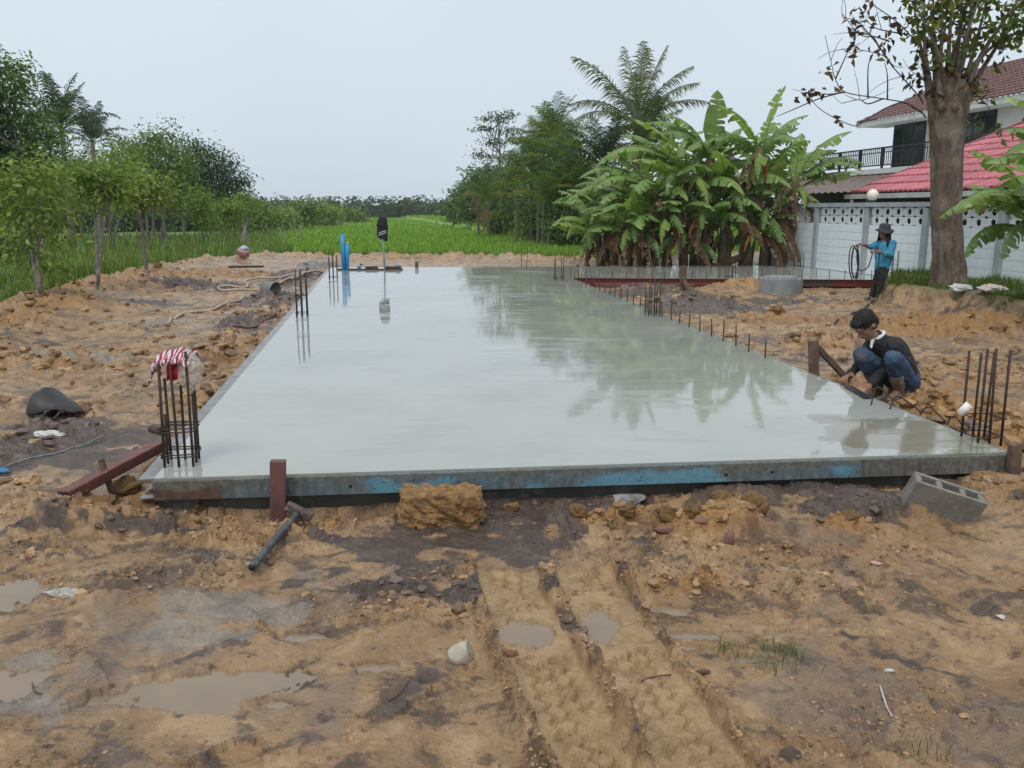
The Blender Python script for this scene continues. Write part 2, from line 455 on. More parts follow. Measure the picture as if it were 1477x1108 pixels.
DARK = [(200, 765, .75, .22, .55), (330, 800, .5, .12, .4), (350, 475, .5, .7, .75), (325, 560, .3, .5, .6), (390, 440, .6, .8, .8), (60, 500, .8, .4, .4), (230, 560, .7, .25, .4), (1290, 560, .5, .6, .35), (1400, 640, .4, .3, .35), (1120, 490, .8, .5, .4), (1400, 455, 1.2, .5, .45), (660, 850, .5, .12, .5), (860, 835, .4, .06, .3), (620, 795, .75, .22, 1), (800, 735, .7, .2, .9), (700, 760, .6, .2, .9), (560, 850, .5, .16, .7), (480, 790, .3, .1, .4), (1060, 705, 1.0, .2, 1), (1300, 700, .5, .2, .6), (110, 625, .9, .55, 1), (60, 660, .8, .4, 1), (190, 650, .4, .3, .7),
        (1000, 448, 1.5, .9, .9), (1120, 436, 1.4, .8, .9), (900, 425, 1.6, .8, .9), (430, 410, .5, 2.5, .8), (220, 440, .9, .5, .8), (110, 500, .5, .3, .7), (320, 445, .6, .4, .4), (1200, 520, 1.0, .5, .4), (1460, 520, .8, .5, .4), (1290, 505, .5, .3, .5),
        (270, 955, .35, .12, .3), (380, 1000, .3, .1, .3), (560, 1000, .25, .1, .4), (420, 870, .3, .08, .4), (1330, 960, .25, .06, .5), (1280, 900, .4, .08, .3), (100, 1080, .3, .1, .3), (1440, 900, .3, .1, .3), (1000, 970, .3, .06, .2), (700, 1050, .2, .06, .3), (310, 1075, .25, .07, .35), (1100, 1080, .3, .06, .3), (860, 1010, .05, .2, .3)]
GREY = [(330, 890, .45, .22, 1), (260, 930, .3, .15, .9), (500, 830, .3, .08, .6), (760, 790, .2, .08, .8), (1110, 850, .35, .12, .5), (1200, 880, .5, .12, .4), (40, 1000, .2, .2, .7), (1000, 960, .2, .08, .5), (900, 715, .12, .05, 1), (790, 705, .2, .05, .8), (1160, 705, .25, .06, 1), (1300, 800, .3, .05, .4), (600, 1040, .2, .08, .35), (1430, 580, .5, .25, .5), (240, 470, 1.3, .5, .75), (150, 525, 1.2, .35, .75), (120, 500, .8, .2, .5), (300, 450, .6, .3, .5)]
SMOOTH = [(1150, 960, .9, .3, .8), (250, 980, .6, .3, .8), (1350, 880, .7, .2, .5), (860, 900, .35, .5, .6), (180, 505, 1.5, .6, .5), (1420, 570, 1.0, .5, .6)]
# puddles: px, py, rx, ry
PUD = [(0, 862, .20, .19), (285, 1000, .36, .17), (-20, 1000, .2, .12), (440, 925, .11, .05), (760, 912, .115, .11), (862, 898, .085, .15), (962, 876, .11, .05), (1000, 914, .12, .045), (990, 932, .08, .03), (545, 968, .10, .04), (1085, 945, .10, .035),
       (640, 960, .06, .02), (1130, 905, .10, .03), (40, 560, .3, .12), (1240, 880, .12, .03), (400, 1020, .06, .03), (1455, 590, .45, .12)]
TRK = [[at(a, b)[:2] for a, b in ((728, 815), (735, 850), (765, 920), (812, 1010), (868, 1108), (930, 1220))],
       [at(a, b)[:2] for a, b in ((838, 815), (850, 850), (895, 920), (950, 1010), (1012, 1108), (1085, 1220))]]
TRK2 = [[at(a, b)[:2] for a, b in ((1330, 820), (1420, 880), (1560, 960))], [at(a, b)[:2] for a, b in ((1395, 800), (1477, 845), (1600, 900))]]

def _blob(x, y, f, wx, wy):
    c = at(f[0], f[1])
    return np.exp(-(((x + wx - c[0]) / f[2]) ** 2 + ((y + wy - c[1]) / f[3]) ** 2))
def macro(x, y):                          # large forms and soil masks
    x = np.asarray(x, float); y = np.asarray(y, float)
    wx = fbm(x, y, 1.7, 3, 3) * .13; wy = fbm(x, y, 1.7, 3, 7) * .13
    sm = poly_sd(x, y, MUD)
    h = fbm(x, y, .45, 3, 11) * .035
    clod = np.zeros_like(h); dark = np.zeros_like(h); org = np.zeros_like(h); grey = np.zeros_like(h); smo = np.zeros_like(h)
    for f in FEAT:
        b = _blob(x, y, f, wx, wy)
        h = h + f[4] * b; clod = np.maximum(clod, f[5] * np.minimum(1, b * 1.6)); dark = np.maximum(dark, f[6] * np.minimum(1, b * 1.5)); org = np.maximum(org, f[7] * np.minimum(1, b * 1.5))
    for f in DARK: dark = np.maximum(dark, f[4] * _blob(x, y, f, wx * 2, wy * 2) * 1.2)
    for f in GREY: grey = np.maximum(grey, f[4] * _blob(x, y, f, wx * 2, wy * 2))
    for f in SMOOTH: smo = np.maximum(smo, f[4] * _blob(x, y, f, wx, wy))
    berm = np.exp(-((sm - .7) / .55) ** 2) * (y > 4) * (x < 6)
    h = h + berm * (.15 + .11 * fbm(x, y, 1.2, 2, 21)); clod = np.maximum(clod, berm); org = np.maximum(org, berm * .6)
    clod = np.maximum(clod, .55 * sstep(-.1, .4, fbm(x, y, .9, 3, 31))); clod = clod * (1 - smo)
    # field outside, lower
    out = sstep(.3, -2.5, sm)
    h = h * (1 - out) + out * (-.22 - .2 * sstep(-3, -25, sm) + .05 * fbm(x, y, .3, 2, 41))
    md = poly_sd(x, y, MOUND) + fbm(x, y, 1.5, 3, 51) * .12
    up = sstep(-.10, .22, md)
    h = h + up * (.30 + .06 * sstep(.2, 1.5, md) + .04 * fbm(x, y, 1.1, 2, 61))
    veg = np.maximum(sstep(.1, -.5, sm + fbm(x, y, 1.4, 2, 71) * .3), sstep(.05, .35, md))
    wall_side = (x - W0[0]) * (-WN[0]) + (y - W0[1]) * (-WN[1])
    h = np.where((wall_side > 0) & (y > 5), np.maximum(h, .1), h)
    ss = poly_sd(x, y, SLAB)
    h = np.where(ss > -.02, np.minimum(h, .02) - .06 * sstep(-.02, .15, ss), h)
    near = sstep(-.5, -.03, ss)                      # never spill over the slab edge
    h = np.minimum(h, .24 - .10 * near)
    fl, fa = line_sd(x, y, [sA[:2], sB[:2]])
    h = h - np.where(y < 7, (.04 + .10 * sstep(2.6, .6, fa)) * np.exp(-((np.abs(fl) - .05) / .34) ** 2) * (ss < 0), 0)
    h = np.where(up > .02, fbm(x, y, .45, 3, 11) * .035 + up * .36 + .02 * fbm(x, y, 1.1, 2, 61), h)
    return h, clod, dark, org, grey, veg, ss
PUD_L = []
for f in PUD:
    c = at(f[0], f[1]); PUD_L.append(float(macro(c[0:1], c[1:2])[0][0]) * (.25 if f[0] in (760, 862) else 1) - (.018 if f[0] in (760, 862) else .012))
def surf(x, y):
    x = np.asarray(x, float); y = np.asarray(y, float)
    h, clod, dark, org, grey, veg, ss = macro(x, y)
    # wheel ruts
    wob = fbm(x, y, 3.5, 3, 81) * .018
    rut = np.zeros_like(h)
    for tr in TRK:
        lat, alo = line_sd(x, y, tr); lat = lat + wob
        fade = sstep(0, .12, alo) * (1 - sstep(.0, .01, -alo))
        inside = sstep(.155, .135, np.abs(lat)) * fade
        # tread print: three wavy chains of narrow grooves with side hooks
        gr = np.zeros_like(h); ph = alo / .085
        for k in (-1, 0, 1):
            tri = np.abs((ph + .33 * k) % 1 - .5) * 4 - 1
            gr = np.maximum(gr, sstep(.011, .004, np.abs(lat - .068 * k - .017 * tri)) * sstep(-.45, .1, fbm(x, y, 3.1, 2, 83 + k)))
            hk = np.abs((ph + .33 * k + 8 * (lat - .068 * k)) % 1 - .5) / (1 / .085)
            gr = np.maximum(gr, sstep(.013, .005, hk) * sstep(.036, .028, np.abs(lat - .068 * k - .018)) * sstep(-.1, .4, fbm(x, y, 3.7, 2, 86 + k)))
        h = h * (1 - .85 * inside) + inside * (-.022 - .019 * gr + .006 * fbm(x, y, 9, 3, 89))
        ridge = np.exp(-((np.abs(lat) - .172) / .032) ** 2) * fade
        h = h + ridge * (.017 + .022 * fbm(x, y, 8, 3, 85)); dark = np.maximum(dark, ridge * .26)
        clod = np.where(inside > .5, clod * .15, np.maximum(clod, ridge * .9)); rut = np.maximum(rut, inside)
        dark = dark * (1 - inside); org = np.maximum(org * (1 - inside), .35 * inside)
    for tr in TRK2:
        lat, alo = line_sd(x, y, tr); lat = lat + wob
        inside = sstep(.16, .12, np.abs(lat)) * sstep(0, .1, alo)
        tread = np.sin((alo + np.abs(lat) * .5) * 2 * pi / .09)
        h = h + inside * (-.01 + .016 * sstep(.1, .8, tread)); clod = clod * (1 - .7 * inside)
    # lumps and crumbs
    far = 1 - sstep(28, 40, np.hypot(x, y))
    bx = x + fbm(x, y, 6, 2, 91) * .05; by = y + fbm(x, y, 6, 2, 93) * .05
    wet = (1 - veg) * far
    for f, a, sd in ((4.3, .055, 101), (9.5, .045, 103), (21, .026, 105), (45, .013, 107)):
        d, hid = cell(bx, by, f, sd)
        if f < 6: wgt = clod ** 1.4 * (hid > .35) * (1 + .9 * sstep(4.5, 7.5, np.hypot(x, y)))
        else: wgt = .10 + clod * (.3 + .8 * hid)
        h = h + wet * wgt * a * np.maximum(0, 1 - (d / .62) ** 2) * (ss < -.02)
    rough = .42 + .75 * clod
    h = h + wet * rough * (fbm(x, y, 5, 3, 111) * .014 + np.abs(fbm(x, y, 11, 3, 113)) * .016 - .004)
    h = h + wet * (.4 + clod) * fbm(x, y, 38, 2, 117) * .0035
    # footprints and hoof-like dents in the soft parts
    d, hid = cell(x * 1.0, y * .75, 2.3, 121)
    h = h - wet * (1 - rut) * .028 * (hid > .55) * sstep(.44, .12, d) * (ss < -.3) * (1 - clod)
    for f, L in zip(PUD, PUD_L):
        c = at(f[0], f[1])
        e = np.sqrt(((x - c[0]) / f[2]) ** 2 + ((y - c[1]) / f[3]) ** 2) + fbm(x, y, 1.5 / max(f[2], .09), 5, 131, .62) * .42
        m = sstep(1.05, .8, e)
        kk = sstep(2.3, 1.1, e) * .75; h = h * (1 - kk) + kk * np.minimum(h, L + .014)
        h = h * (1 - m) + m * (L - .014)
        h = np.where((e > 1.04) & (e < 2.2), np.maximum(h, L + .004 + .012 * sstep(1.04, 1.3, e)), h)
    front = sstep(-.9, -.05, ss) * (y < 7)
    cap_ = np.where(front > 0, .17 - .10 * front, .27 - .17 * sstep(-.25, -.03, ss)) + .03 * fbm(x, y, 5, 2, 199)
    h = np.where((ss > -.9) & (poly_sd(x, y, MOUND) < -.3), np.minimum(h, cap_), h)
    tone = np.clip(dark * 1.0 + .42 * fbm(x, y, 4.5, 5, 141, .6) * (dark > .05), 0, 1)
    dk = sstep(.2, .75, tone) - .9 * rut * sstep(.5, .2, dark)
    gy = sstep(.25, .8, grey + .22 * fbm(x, y, 5, 4, 151))
    og = np.clip(org * clod * 1.1 + .3 * fbm(x, y, 3, 4, 161) * org, 0, 1)
    return h, dk, gy, og, veg, clod, ss
def gz(x, y): return float(surf(np.array([x]), np.array([y]))[0][0])
def gmz(x, y): return float(macro(np.array([x]), np.array([y]))[0][0])
def onground(px, py, lift=0.0):           # walk the sight line down to the uneven ground
    z = 0.0
    for _ in range(6):
        p = at(px, py, z); z = .5 * z + .5 * (gmz(p[0], p[1]))
    p = at(px, py, z); p[2] = gz(p[0], p[1]) + lift
    return p

# ------------------------------------------------------------------ ground: one sheet to the horizon
rr = [0.0, .6, 1.1, 1.6, 2.0]
while rr[-1] < 24: rr.append(rr[-1] + min(.085, max(.008, rr[-1] ** 2 / 2200 * 1.85)))
while rr[-1] < 70: rr.append(rr[-1] * 1.012)
while rr[-1] < 700: rr.append(rr[-1] * 1.08)
rr = np.array(rr[1:])
dn = np.radians(np.arange(-34, 34.01, .1))
az = np.concatenate([dn, np.radians(np.arange(36, 325.9, 3.5))])
RR, AZ = np.meshgrid(rr, az, indexing='ij')
GX = (RR * np.sin(AZ)).ravel(); GY = (RR * np.cos(AZ)).ravel()
gh, gdk, ggy, gog, gvg, gcl, gss = surf(GX, GY)
gm = MB(); na = len(az); nr = len(rr)
I = np.arange(nr * na).reshape(nr, na)
Q = np.stack([I[:-1, :], np.roll(I, -1, 1)[:-1, :], np.roll(I, -1, 1)[1:, :], I[1:, :]], -1).reshape(-1, 4)
Q = Q[~(gss[Q] > .5).all(1)][:, ::-1]
c0 = np.array([0, 0, 0.0])
gm.add(np.stack([GX, GY, gh], 1), Q, None, np.stack([gdk, ggy, gog, gvg], 1))
gm.add([[0, 0, gz(0, 0)]], None, None, [[0, 0, 0, 0]])
k = gm.n - 1
gm.t.append(np.array([[k, (j + 1) % na, j] for j in range(na)]))

t = NT('muddy_ground')
at_ = t.attr('tint'); sp = t.n('ShaderNodeSeparateColor'); t.l(at_.outputs['Color'], sp.inputs[0])
o = t.coord()
n1 = t.noise(1.6, 6, .62, o); n2 = t.noise(9, 6, .65, o); n3 = t.noise(46, 5, .7, o); n4 = t.noise(150, 3, .7, o)
n5 = t.noise(3.4, 8, .68, o, .6)
col = t.mix(t.mapr(n1, .38, .62), (.385, .242, .122), (.285, .175, .088))
col = t.mix(t.mapr(n5, .50, .62), col, (.118, .074, .046))
col = t.mix(t.math('MULTIPLY', t.mapr(n5, .47, .36), .8), col, (.485, .33, .18))
col = t.mix(t.math('MULTIPLY', t.mapr(n2, .54, .66), .8), col, (.085, .053, .034))
col = t.mix(t.math('MULTIPLY', t.mapr(n2, .44, .32), .5), col, (.50, .35, .205))
pur = t.mapr(t.noise(1.1, 7, .66, o, .8), .53, .62)
col = t.mix(t.math('MULTIPLY', pur, .55), col, (.19, .142, .12))
org = t.mix(t.mapr(n3, .4, .65), (.42, .21, .06), (.22, .112, .04))
col = t.mix(t.math('MULTIPLY', sp.outputs[2], .85), col, org)
gry = t.mix(t.mapr(n2, .4, .65), (.30, .275, .24), (.22, .20, .175))
gfac = t.mapr(t.math('ADD', sp.outputs[1], t.math('MULTIPLY', t.math('SUBTRACT', n5, .5), 2.2)), .3, 1.0)
col = t.mix(t.math('MULTIPLY', gfac, .7), col, gry)
drk = t.mix(t.mapr(n2, .4, .62), (.074, .052, .043), (.125, .087, .068))
drk = t.mix(t.mapr(n3, .58, .72), drk, (.15, .105, .075))
dfac = t.mapr(t.math('ADD', sp.outputs[0], t.math('MULTIPLY', t.math('SUBTRACT', n2, .5), 1.7)), .25, .75)
col = t.mix(dfac, col, drk)
trk = t.mapr(sp.outputs[0], -.2, -.7)
col = t.mix(t.math('MULTIPLY', trk, .75), col, t.mix(t.mapr(n2, .4, .62), (.50, .345, .18), (.39, .26, .13)))
col = t.mix(t.mapr(n3, .62, .8), col, (.15, .10, .06))
col = t.mix(t.math('MULTIPLY', t.mapr(n4, .64, .8), .6), col, (.40, .30, .19))
soilgrass = t.mix(t.mapr(n2, .4, .6), (.075, .105, .025), (.12, .14, .04))
gd = t.n('ShaderNodeVectorMath', operation='LENGTH'); t.l(o, gd.inputs[0])
fieldc = t.mix(t.mapr(t.noise(.25, 4, .6, o), .35, .65), (.135, .245, .033), (.17, .275, .042))
sx = t.n('ShaderNodeSeparateXYZ'); t.l(o, sx.inputs[0])
side = t.mapr(t.math('ADD', sx.outputs['X'], t.math('MULTIPLY', sx.outputs['Y'], .25)), -1.5, .5)
rough_field = t.mix(t.mapr(t.noise(.6, 6, .65, o), .38, .62), (.125, .185, .045), (.175, .215, .07))
soilgrass = t.mix(t.mapr(gd.outputs['Value'], 26, 50), soilgrass, t.mix(side, rough_field, fieldc))
col = t.mix(at_.outputs['Alpha'], col, soilgrass)
wetn = t.mapr(t.noise(2.3, 5, .6, o), .38, .60)
rg = t.n('ShaderNodeMix'); rg.data_type = 'FLOAT'
t.l(wetn, rg.inputs[0]); rg.inputs[2].default_value = .17; rg.inputs[3].default_value = .46
rg2 = t.math('SUBTRACT', rg.outputs[0], t.math('MULTIPLY', t.math('ADD', sp.outputs[1], dfac), .10))
rg2 = t.math('ADD', rg2, t.math('MULTIPLY', at_.outputs['Alpha'], .5))
b = t.bsdf(Base_Color=col, Roughness=rg2, Specular_IOR_Level=.5)
nb = t.bump(t.noise(20, 7, .7, o), .9, .03); nb = t.bump(n3, .7, .014, nb); nb = t.bump(n4, .5, .004, nb)
t.l(nb, b.inputs['Normal'])
M_MUD = t.fin(b)
ground = tag(gm.obj('ground', M_MUD), kind='structure', label='churned wet clay ground running out into green fields')

t = NT('muddy_water')
n = t.noise(14, 3, .5)
b = t.bsdf(Base_Color=t.mix(t.mapr(t.noise(3, 3), .35, .65), (.245, .188, .135), (.215, .168, .122)), Roughness=.035, IOR=1.33)
t.l(t.bump(n, .06, .01), b.inputs['Normal'])
M_PUD = t.fin(b)
for f, L in zip(PUD, PUD_L):
    c = at(f[0], f[1]); m = MB()
    a = np.arange(28) * 2 * pi / 28
    V = np.stack([c[0] + np.cos(a) * f[2] * 1.75, c[1] + np.sin(a) * f[3] * 1.75, np.full(28, L)], 1)
    m.add(np.concatenate([V, [[c[0], c[1], L]]]), None, [[28, j, (j + 1) % 28] for j in range(28)])
    tag(m.obj('puddle', M_PUD), kind='structure')

# ------------------------------------------------------------------ the freshly poured slab
t = NT('wet_concrete')
o = t.coord()
film = t.noise(.9, 6, .6, o, .4)
str_ = t.noise(1, 5, .6, t.scale(o, (1.2, 7, 1)))
fm = t.mapr(t.math('ADD', t.math('MULTIPLY', film, .75), t.math('MULTIPLY', str_, .25)), .50, .535)
# a corner the milky film has not reached (own shape, at the near right)
ps = t.n('ShaderNodeVectorMath', operation='DISTANCE'); t.l(o, ps.inputs[0])
dry = at(1275, 625, SLAB_Z); ps.inputs[1].default_value = tuple(dry)
dz = t.mapr(t.math('ADD', ps.outputs['Value'], t.math('MULTIPLY', t.math('SUBTRACT', t.noise(2.6, 6, .65, o), .5), 1.5)), .62, .50)
base = t.mix(fm, (.315, .325, .30), (.285, .295, .272))
base = t.mix(t.mapr(t.noise(.5, 5, .65, o), .35, .7), base, (.35, .36, .335))
base = t.mix(dz, base, (.225, .215, .175))
base = t.mix(t.math('MULTIPLY', t.mapr(t.noise(90, 3, .7, o), .62, .8), .25), base, (.2, .2, .18))
matte = t.mapr(t.math('ADD', t.math('MULTIPLY', t.noise(1, 6, .65, t.scale(o, (.7, 4.5, 1))), .7), t.math('MULTIPLY', t.noise(.8, 3, .6, o), .3)), .53, .57)
rough = t.math('ADD', t.math('ADD', t.mapr(t.noise(5, 5, .6, o), .35, .7, .0, .03), t.math('MULTIPLY', matte, .16)), t.math('MULTIPLY', dz, .06))
b = t.bsdf(Base_Color=base, Roughness=rough, IOR=1.5, Specular_IOR_Level=.5)
wv = t.noise(1, 4, .55, t.scale(o, (1.6, 5.5, 1)))
nb = t.bump(wv, .035, .02); nb = t.bump(t.noise(24, 3, .6, o), .025, .005, nb)
t.l(nb, b.inputs['Normal'])
M_SLAB = t.fin(b)
slab = thing('concrete_slab', 'large freshly poured wet grey concrete slab, L shaped, inside steel forms', 'slab')
m = MB(); P = [p[:2] for p in SLAB]; n_ = len(P)
cen = np.array([[p[0], p[1]] for p in P])
V = [[p[0], p[1], SLAB_Z] for p in P] + [[p[0], p[1], .10] for p in P]
m.add(V, [[i, n_ + i, n_ + (i + 1) % n_, (i + 1) % n_] for i in range(n_)], [[0, 1, 2], [0, 2, 6], [2, 5, 6], [2, 3, 5], [3, 4, 5]])
m.obj('slab_body', M_SLAB, slab, smooth=False)
def off_line(p, q, d):                    # shifted to the outside of the slab
    e = (q - p)[:2]; e = e / np.linalg.norm(e); nrm = np.array([e[1], -e[0], 0]); return p + nrm * d, q + nrm * d
# ground beam under the near edge and the other open edges, set back from the forms
t2 = simple('dark_beam_concrete', (.085, .085, .075), (.05, .048, .042), 3, .7, 0, .4, .004, (.12, .12, .11), s3=9)  # beam concrete, much darker than the slab above
for p, q in ((sA, sB), (sB, sC), (sG, sA), (sC, sD)):
    a, c = off_line(p, q, -.14); mb = MB(); a = a.copy(); c = c.copy(); a[2] = c[2] = -.05
    mb.add(*beam(a, c, .2, .299)); mb.obj('ground_beam', t2, slab, smooth=False)

# formwork
t = NT('painted_form')
o = t.coord()
blue = t.mapr(t.noise(.62, 3, .5, t.scale(o, (1, 1, 1.6)), .3), .485, .515)
hgt = t.n('ShaderNodeSeparateXYZ'); t.l(o, hgt.inputs[0])
run = t.mapr(hgt.outputs['X'], 2.0, 2.25)                # cement-smeared right end
left = t.mapr(hgt.outputs['X'], -1.62, -1.72)            # rusted left end
smear = t.mapr(t.math('ADD', hgt.outputs['Z'], t.math('MULTIPLY', t.math('SUBTRACT', t.noise(3.5, 5, .65, o), .5), .22)), .160, .185)
cemc = t.mix(t.mapr(t.noise(30, 4, .6, o), .4, .6), (.085, .085, .072), (.13, .128, .112))
cemv = t.mix(t.mapr(t.noise(6, 4, .6, t.scale(o, (6, 6, .8))), .45, .62), cemc, (.065, .062, .055))
blc = t.mix(t.mapr(t.noise(35, 4, .7, o), .42, .58), (.07, .25, .38), (.12, .29, .38))
ru = t.mix(t.mapr(t.noise(18, 5, .7, o), .4, .6), (.10, .052, .033), (.055, .035, .028))
col = t.mix(blue, t.mix(.28, blc, (.11, .125, .12)), t.mix(.15, cemv, blc))
col = t.mix(t.math('MULTIPLY', t.mapr(t.noise(.9, 2, .5, o), .50, .53), .9), col, blc)
col = t.mix(left, col, ru)
col = t.mix(run, col, cemv)
col = t.mix(t.math('MULTIPLY', smear, .85), col, cemc)
chip = t.mapr(t.noise(34, 5, .75, o), .585, .64)
col = t.mix(chip, col, ru)
b = t.bsdf(Base_Color=col, Roughness=.6)
t.l(t.bump(t.noise(70, 4, .7, o), .5, .003), b.inputs['Normal'])
M_FORM = t.fin(b)
def form(name, p, q, label, mat, ht=.12, th=.05, out=.027, extra=0.0, flange=True, top=SLAB_Z - .004):
    a, c = off_line(p, q, out); e = (c - a) / np.linalg.norm(c - a); a = a - e * extra; c = c + e * extra
    a = a.copy(); c = c.copy(); a[2] = c[2] = top - ht / 2
    r = thing(name, label, 'formwork'); m = MB()
    m.add(*beam(a, c, .008, ht)); w_ = m.obj('web', mat, r, smooth=False)
    nrm = np.array([e[1], -e[0], 0]); 
    if flange:
        for zz in (top - .004, top - ht + .004):
            m = MB(); z = np.array([0, 0, zz - a[2]]); m.add(*beam(a + nrm * (.004 + th / 2) + z, c + nrm * (.004 + th / 2) + z, th, .008)); m.obj('flange', mat, r, smooth=False)
    return r, a, c, e, nrm
m = MB()
a, c = off_line(sA, sB, .022); a = a.copy(); c = c.copy(); a[2] = c[2] = SLAB_Z - .006 - .06
ff = thing('steel_form', 'long blue and rust stained steel form along the front slab edge', 'formwork')
m.add(*beam(a, c, .04, .118)); bevel(m.obj('web', M_FORM, ff, smooth=False), .004)
e_ = (c - a) / np.linalg.norm(c - a); n_f = np.array([e_[1], -e_[0], 0])
for px in (484, 1016, 1085):
    f_ = (px - 222) / (1452 - 222); q = a + (c - a) * f_ + n_f * .0205 + np.array([0, 0, random.Random(px).uniform(-.02, .01)])
    V, Q, T = tube([q, q + n_f * .004], .011, 8); m = MB(); m.add(V, Q, T); m.obj('bolt_hole_shade', M_BLACKM, ff)  # raised black disc, painted as the shade inside a hole
M_STEELWET = simple('wet_form_steel', (.20, .20, .195), (.13, .125, .12), 5, .3, .0, .25, .002, (.09, .06, .045), s3=14, l3=.6, h3=.75)
r_, *_ = form('steel_form', sG, sA, 'dark steel channel form along the left slab edge with cement splashed top', M_STEELWET, .12, .085, .0)
r_, *_ = form('steel_form', sB, sC, 'thin steel angle form along the right slab edge', M_STEELWET, .12, .03, .0)
t = NT('red_form_paint'); o = t.coord()
colr = t.mix(t.mapr(t.noise(4, 4, .6, o), .4, .62), (.17, .028, .022), (.12, .03, .025))
colr = t.mix(t.mapr(t.noise(1.1, 3, .5, o), .53, .58), colr, (.075, .05, .042))
t.l(t.bsdf(Base_Color=colr, Roughness=.5).outputs[0], t.out.inputs[0]); M_RED = t.m
r_, *_ = form('steel_form', sC, sD, 'dark red painted steel form along the wing of the slab', M_RED, .15, .05, .0)
a, c = off_line(sC, sD, .45); k = c - a
m = MB(); p = a + k * .07; q = a + k * .34; p = p.copy(); q = q.copy(); p[2] = q[2] = .07
m.add(*beam(p, q, .12, .12)); tag(bevel(m.obj('steel_form', M_REDOX, smooth=False), .006), 'spare rusty red form piece lying beside the wing form', 'formwork')

# ------------------------------------------------------------------ boundary wall
def wall_pt(px, py=340): return at_line(px, py, W0, WD)
s_of = lambda p: float(np.dot(p[:2] - W0[:2], WD[:2]))
post_s = [s_of(wall_pt(px)) for px in (1180, 1252, 1338)]
step_ = (post_s[2] - post_s[0]) / 2
post_s = [post_s[0] - step_, post_s[0], post_s[1], post_s[2]] + [post_s[2] + step_ * k for k in (1, 2, 3, 4)]
WALL_H = 1.62; WZ = 0.17
t = NT('painted_block'); o = t.coord()
stain = t.math('MULTIPLY', t.mapr(t.noise(2.5, 5, .65, o), .45, .7), .5)
colw = t.mix(stain, (.70, .76, .79), (.56, .62, .65))
b = t.bsdf(Base_Color=colw, Roughness=.7); t.l(t.bump(t.noise(60, 4, .7, o), .4, .004), b.inputs['Normal']); M_BLOCK = t.fin(b)
M_POST = simple('grey_painted_concrete', (.34, .37, .39), (.27, .30, .32), 3, .7, 0, .3, .003)
M_GROUT = simple('painted_mortar', (.50, .55, .58), (.43, .48, .51), 6, .8, 0, .3, .003)
wall = thing('boundary_wall', 'white concrete block boundary wall with grey posts and perforated vent blocks on top', 'wall', (W0[0], W0[1], WZ), math.atan2(WD[1], WD[0]))
# wall frame: +X along the wall, +Y or -Y towards the slab
ysign = 1.0 if np.dot(WN, [-WD[1], WD[0], 0]) > 0 else -1.0
def add_mesh(parent, name, V, Q=None, T=None, mat=None, smooth=False):
    m = MB(); m.add(V, Q, T); return m.obj(name, mat, parent, smooth)
x0, x1 = post_s[0] - .1, post_s[-1] + .1
add_mesh(wall, 'coping', *box(((x0 + x1) / 2, 0, WALL_H + .05), (x1 - x0, .24, .10)), mat=M_POST)
add_mesh(wall, 'plinth', *box(((x0 + x1) / 2, 0, -.14), (x1 - x0, .20, .42)), mat=M_GROUT)
vent_n = 5; top_h = .40; body_h = WALL_H - .07 - top_h; courses = 6
panel_w = step_ - .17
bw = panel_w / 4.0; bh = body_h / courses
mb = MB(); mb.add(*box((0, 0, 0), (bw - .010, .10, bh - .010))); block_m = mb.mesh('block', False); block_m.materials.append(M_BLOCK)
mb = MB(); mb.add(*box((0, 0, 0), (bw / 2 - .010, .10, bh - .010))); half_m = mb.mesh('block', False); half_m.materials.append(M_BLOCK)
def vent_mesh(w_, h_, r, th):
    n = 16; a = np.arange(n) * 2 * pi / n + pi / n
    sq = np.stack([np.cos(a), np.sin(a)], 1); sq = sq / np.abs(sq).max(1)[:, None] * np.array([w_ / 2, h_ / 2])
    ci = np.stack([np.cos(a) * r * 1.0, np.sin(a) * r], 1)
    V = []
    for ring, y in ((sq, th / 2), (ci, th / 2), (ci * .86, 0), (ci, -th / 2), (sq, -th / 2)):
        V += [[p[0], y, p[1]] for p in ring]
    Q = []
    for k in range(5):
        k2 = (k + 1) % 5
        for j in range(n): Q.append([k * n + j, k * n + (j + 1) % n, k2 * n + (j + 1) % n, k2 * n + j])
    m = MB(); m.add(V, Q); return m.mesh('vent_block', False)
pw = (panel_w - .05) / vent_n; ph = top_h / 2
vent_m = vent_mesh(pw - .006, ph - .006, min(pw, ph) * .38, .03); vent_m.materials.append(M_WHITEP)
mb = MB(); mb.add(*box((0, 0, WALL_H / 2 - .02), (.17, .22, WALL_H + .04))); post_m = mb.mesh('post', False); post_m.materials.append(M_POST)
for s in post_s: bevel(put('post', post_m, None, wall, (s, 0, -.03)), .008)
for i in range(len(post_s) - 1):
    a = post_s[i] + .085
    add_mesh(wall, 'mortar', *box((a + panel_w / 2, 0, .06 + body_h / 2), (panel_w - .004, .084, body_h)), mat=M_GROUT)
    for c_ in range(courses):
        z = .06 + bh * (c_ + .5)
        off = 0 if c_ % 2 == 0 else .5
        for k in range(5 if off else 4):
            if off and k in (0, 4): put('block', half_m, None, wall, (a + (bw * .25 if k == 0 else panel_w - bw * .25), random.Random(i * 99 + c_ * 9 + k).uniform(-.002, .002), z))
            else: put('block', block_m, None, wall, (a + bw * (k + (.5 if not off else 0)), random.Random(i * 99 + c_ * 9 + k).uniform(-.002, .002), z))
    for c_ in range(2):
        for k in range(vent_n): put('vent_block', vent_m, None, wall, (a + .025 + pw * (k + .5), 0, .06 + body_h + ph * (c_ + .5)))
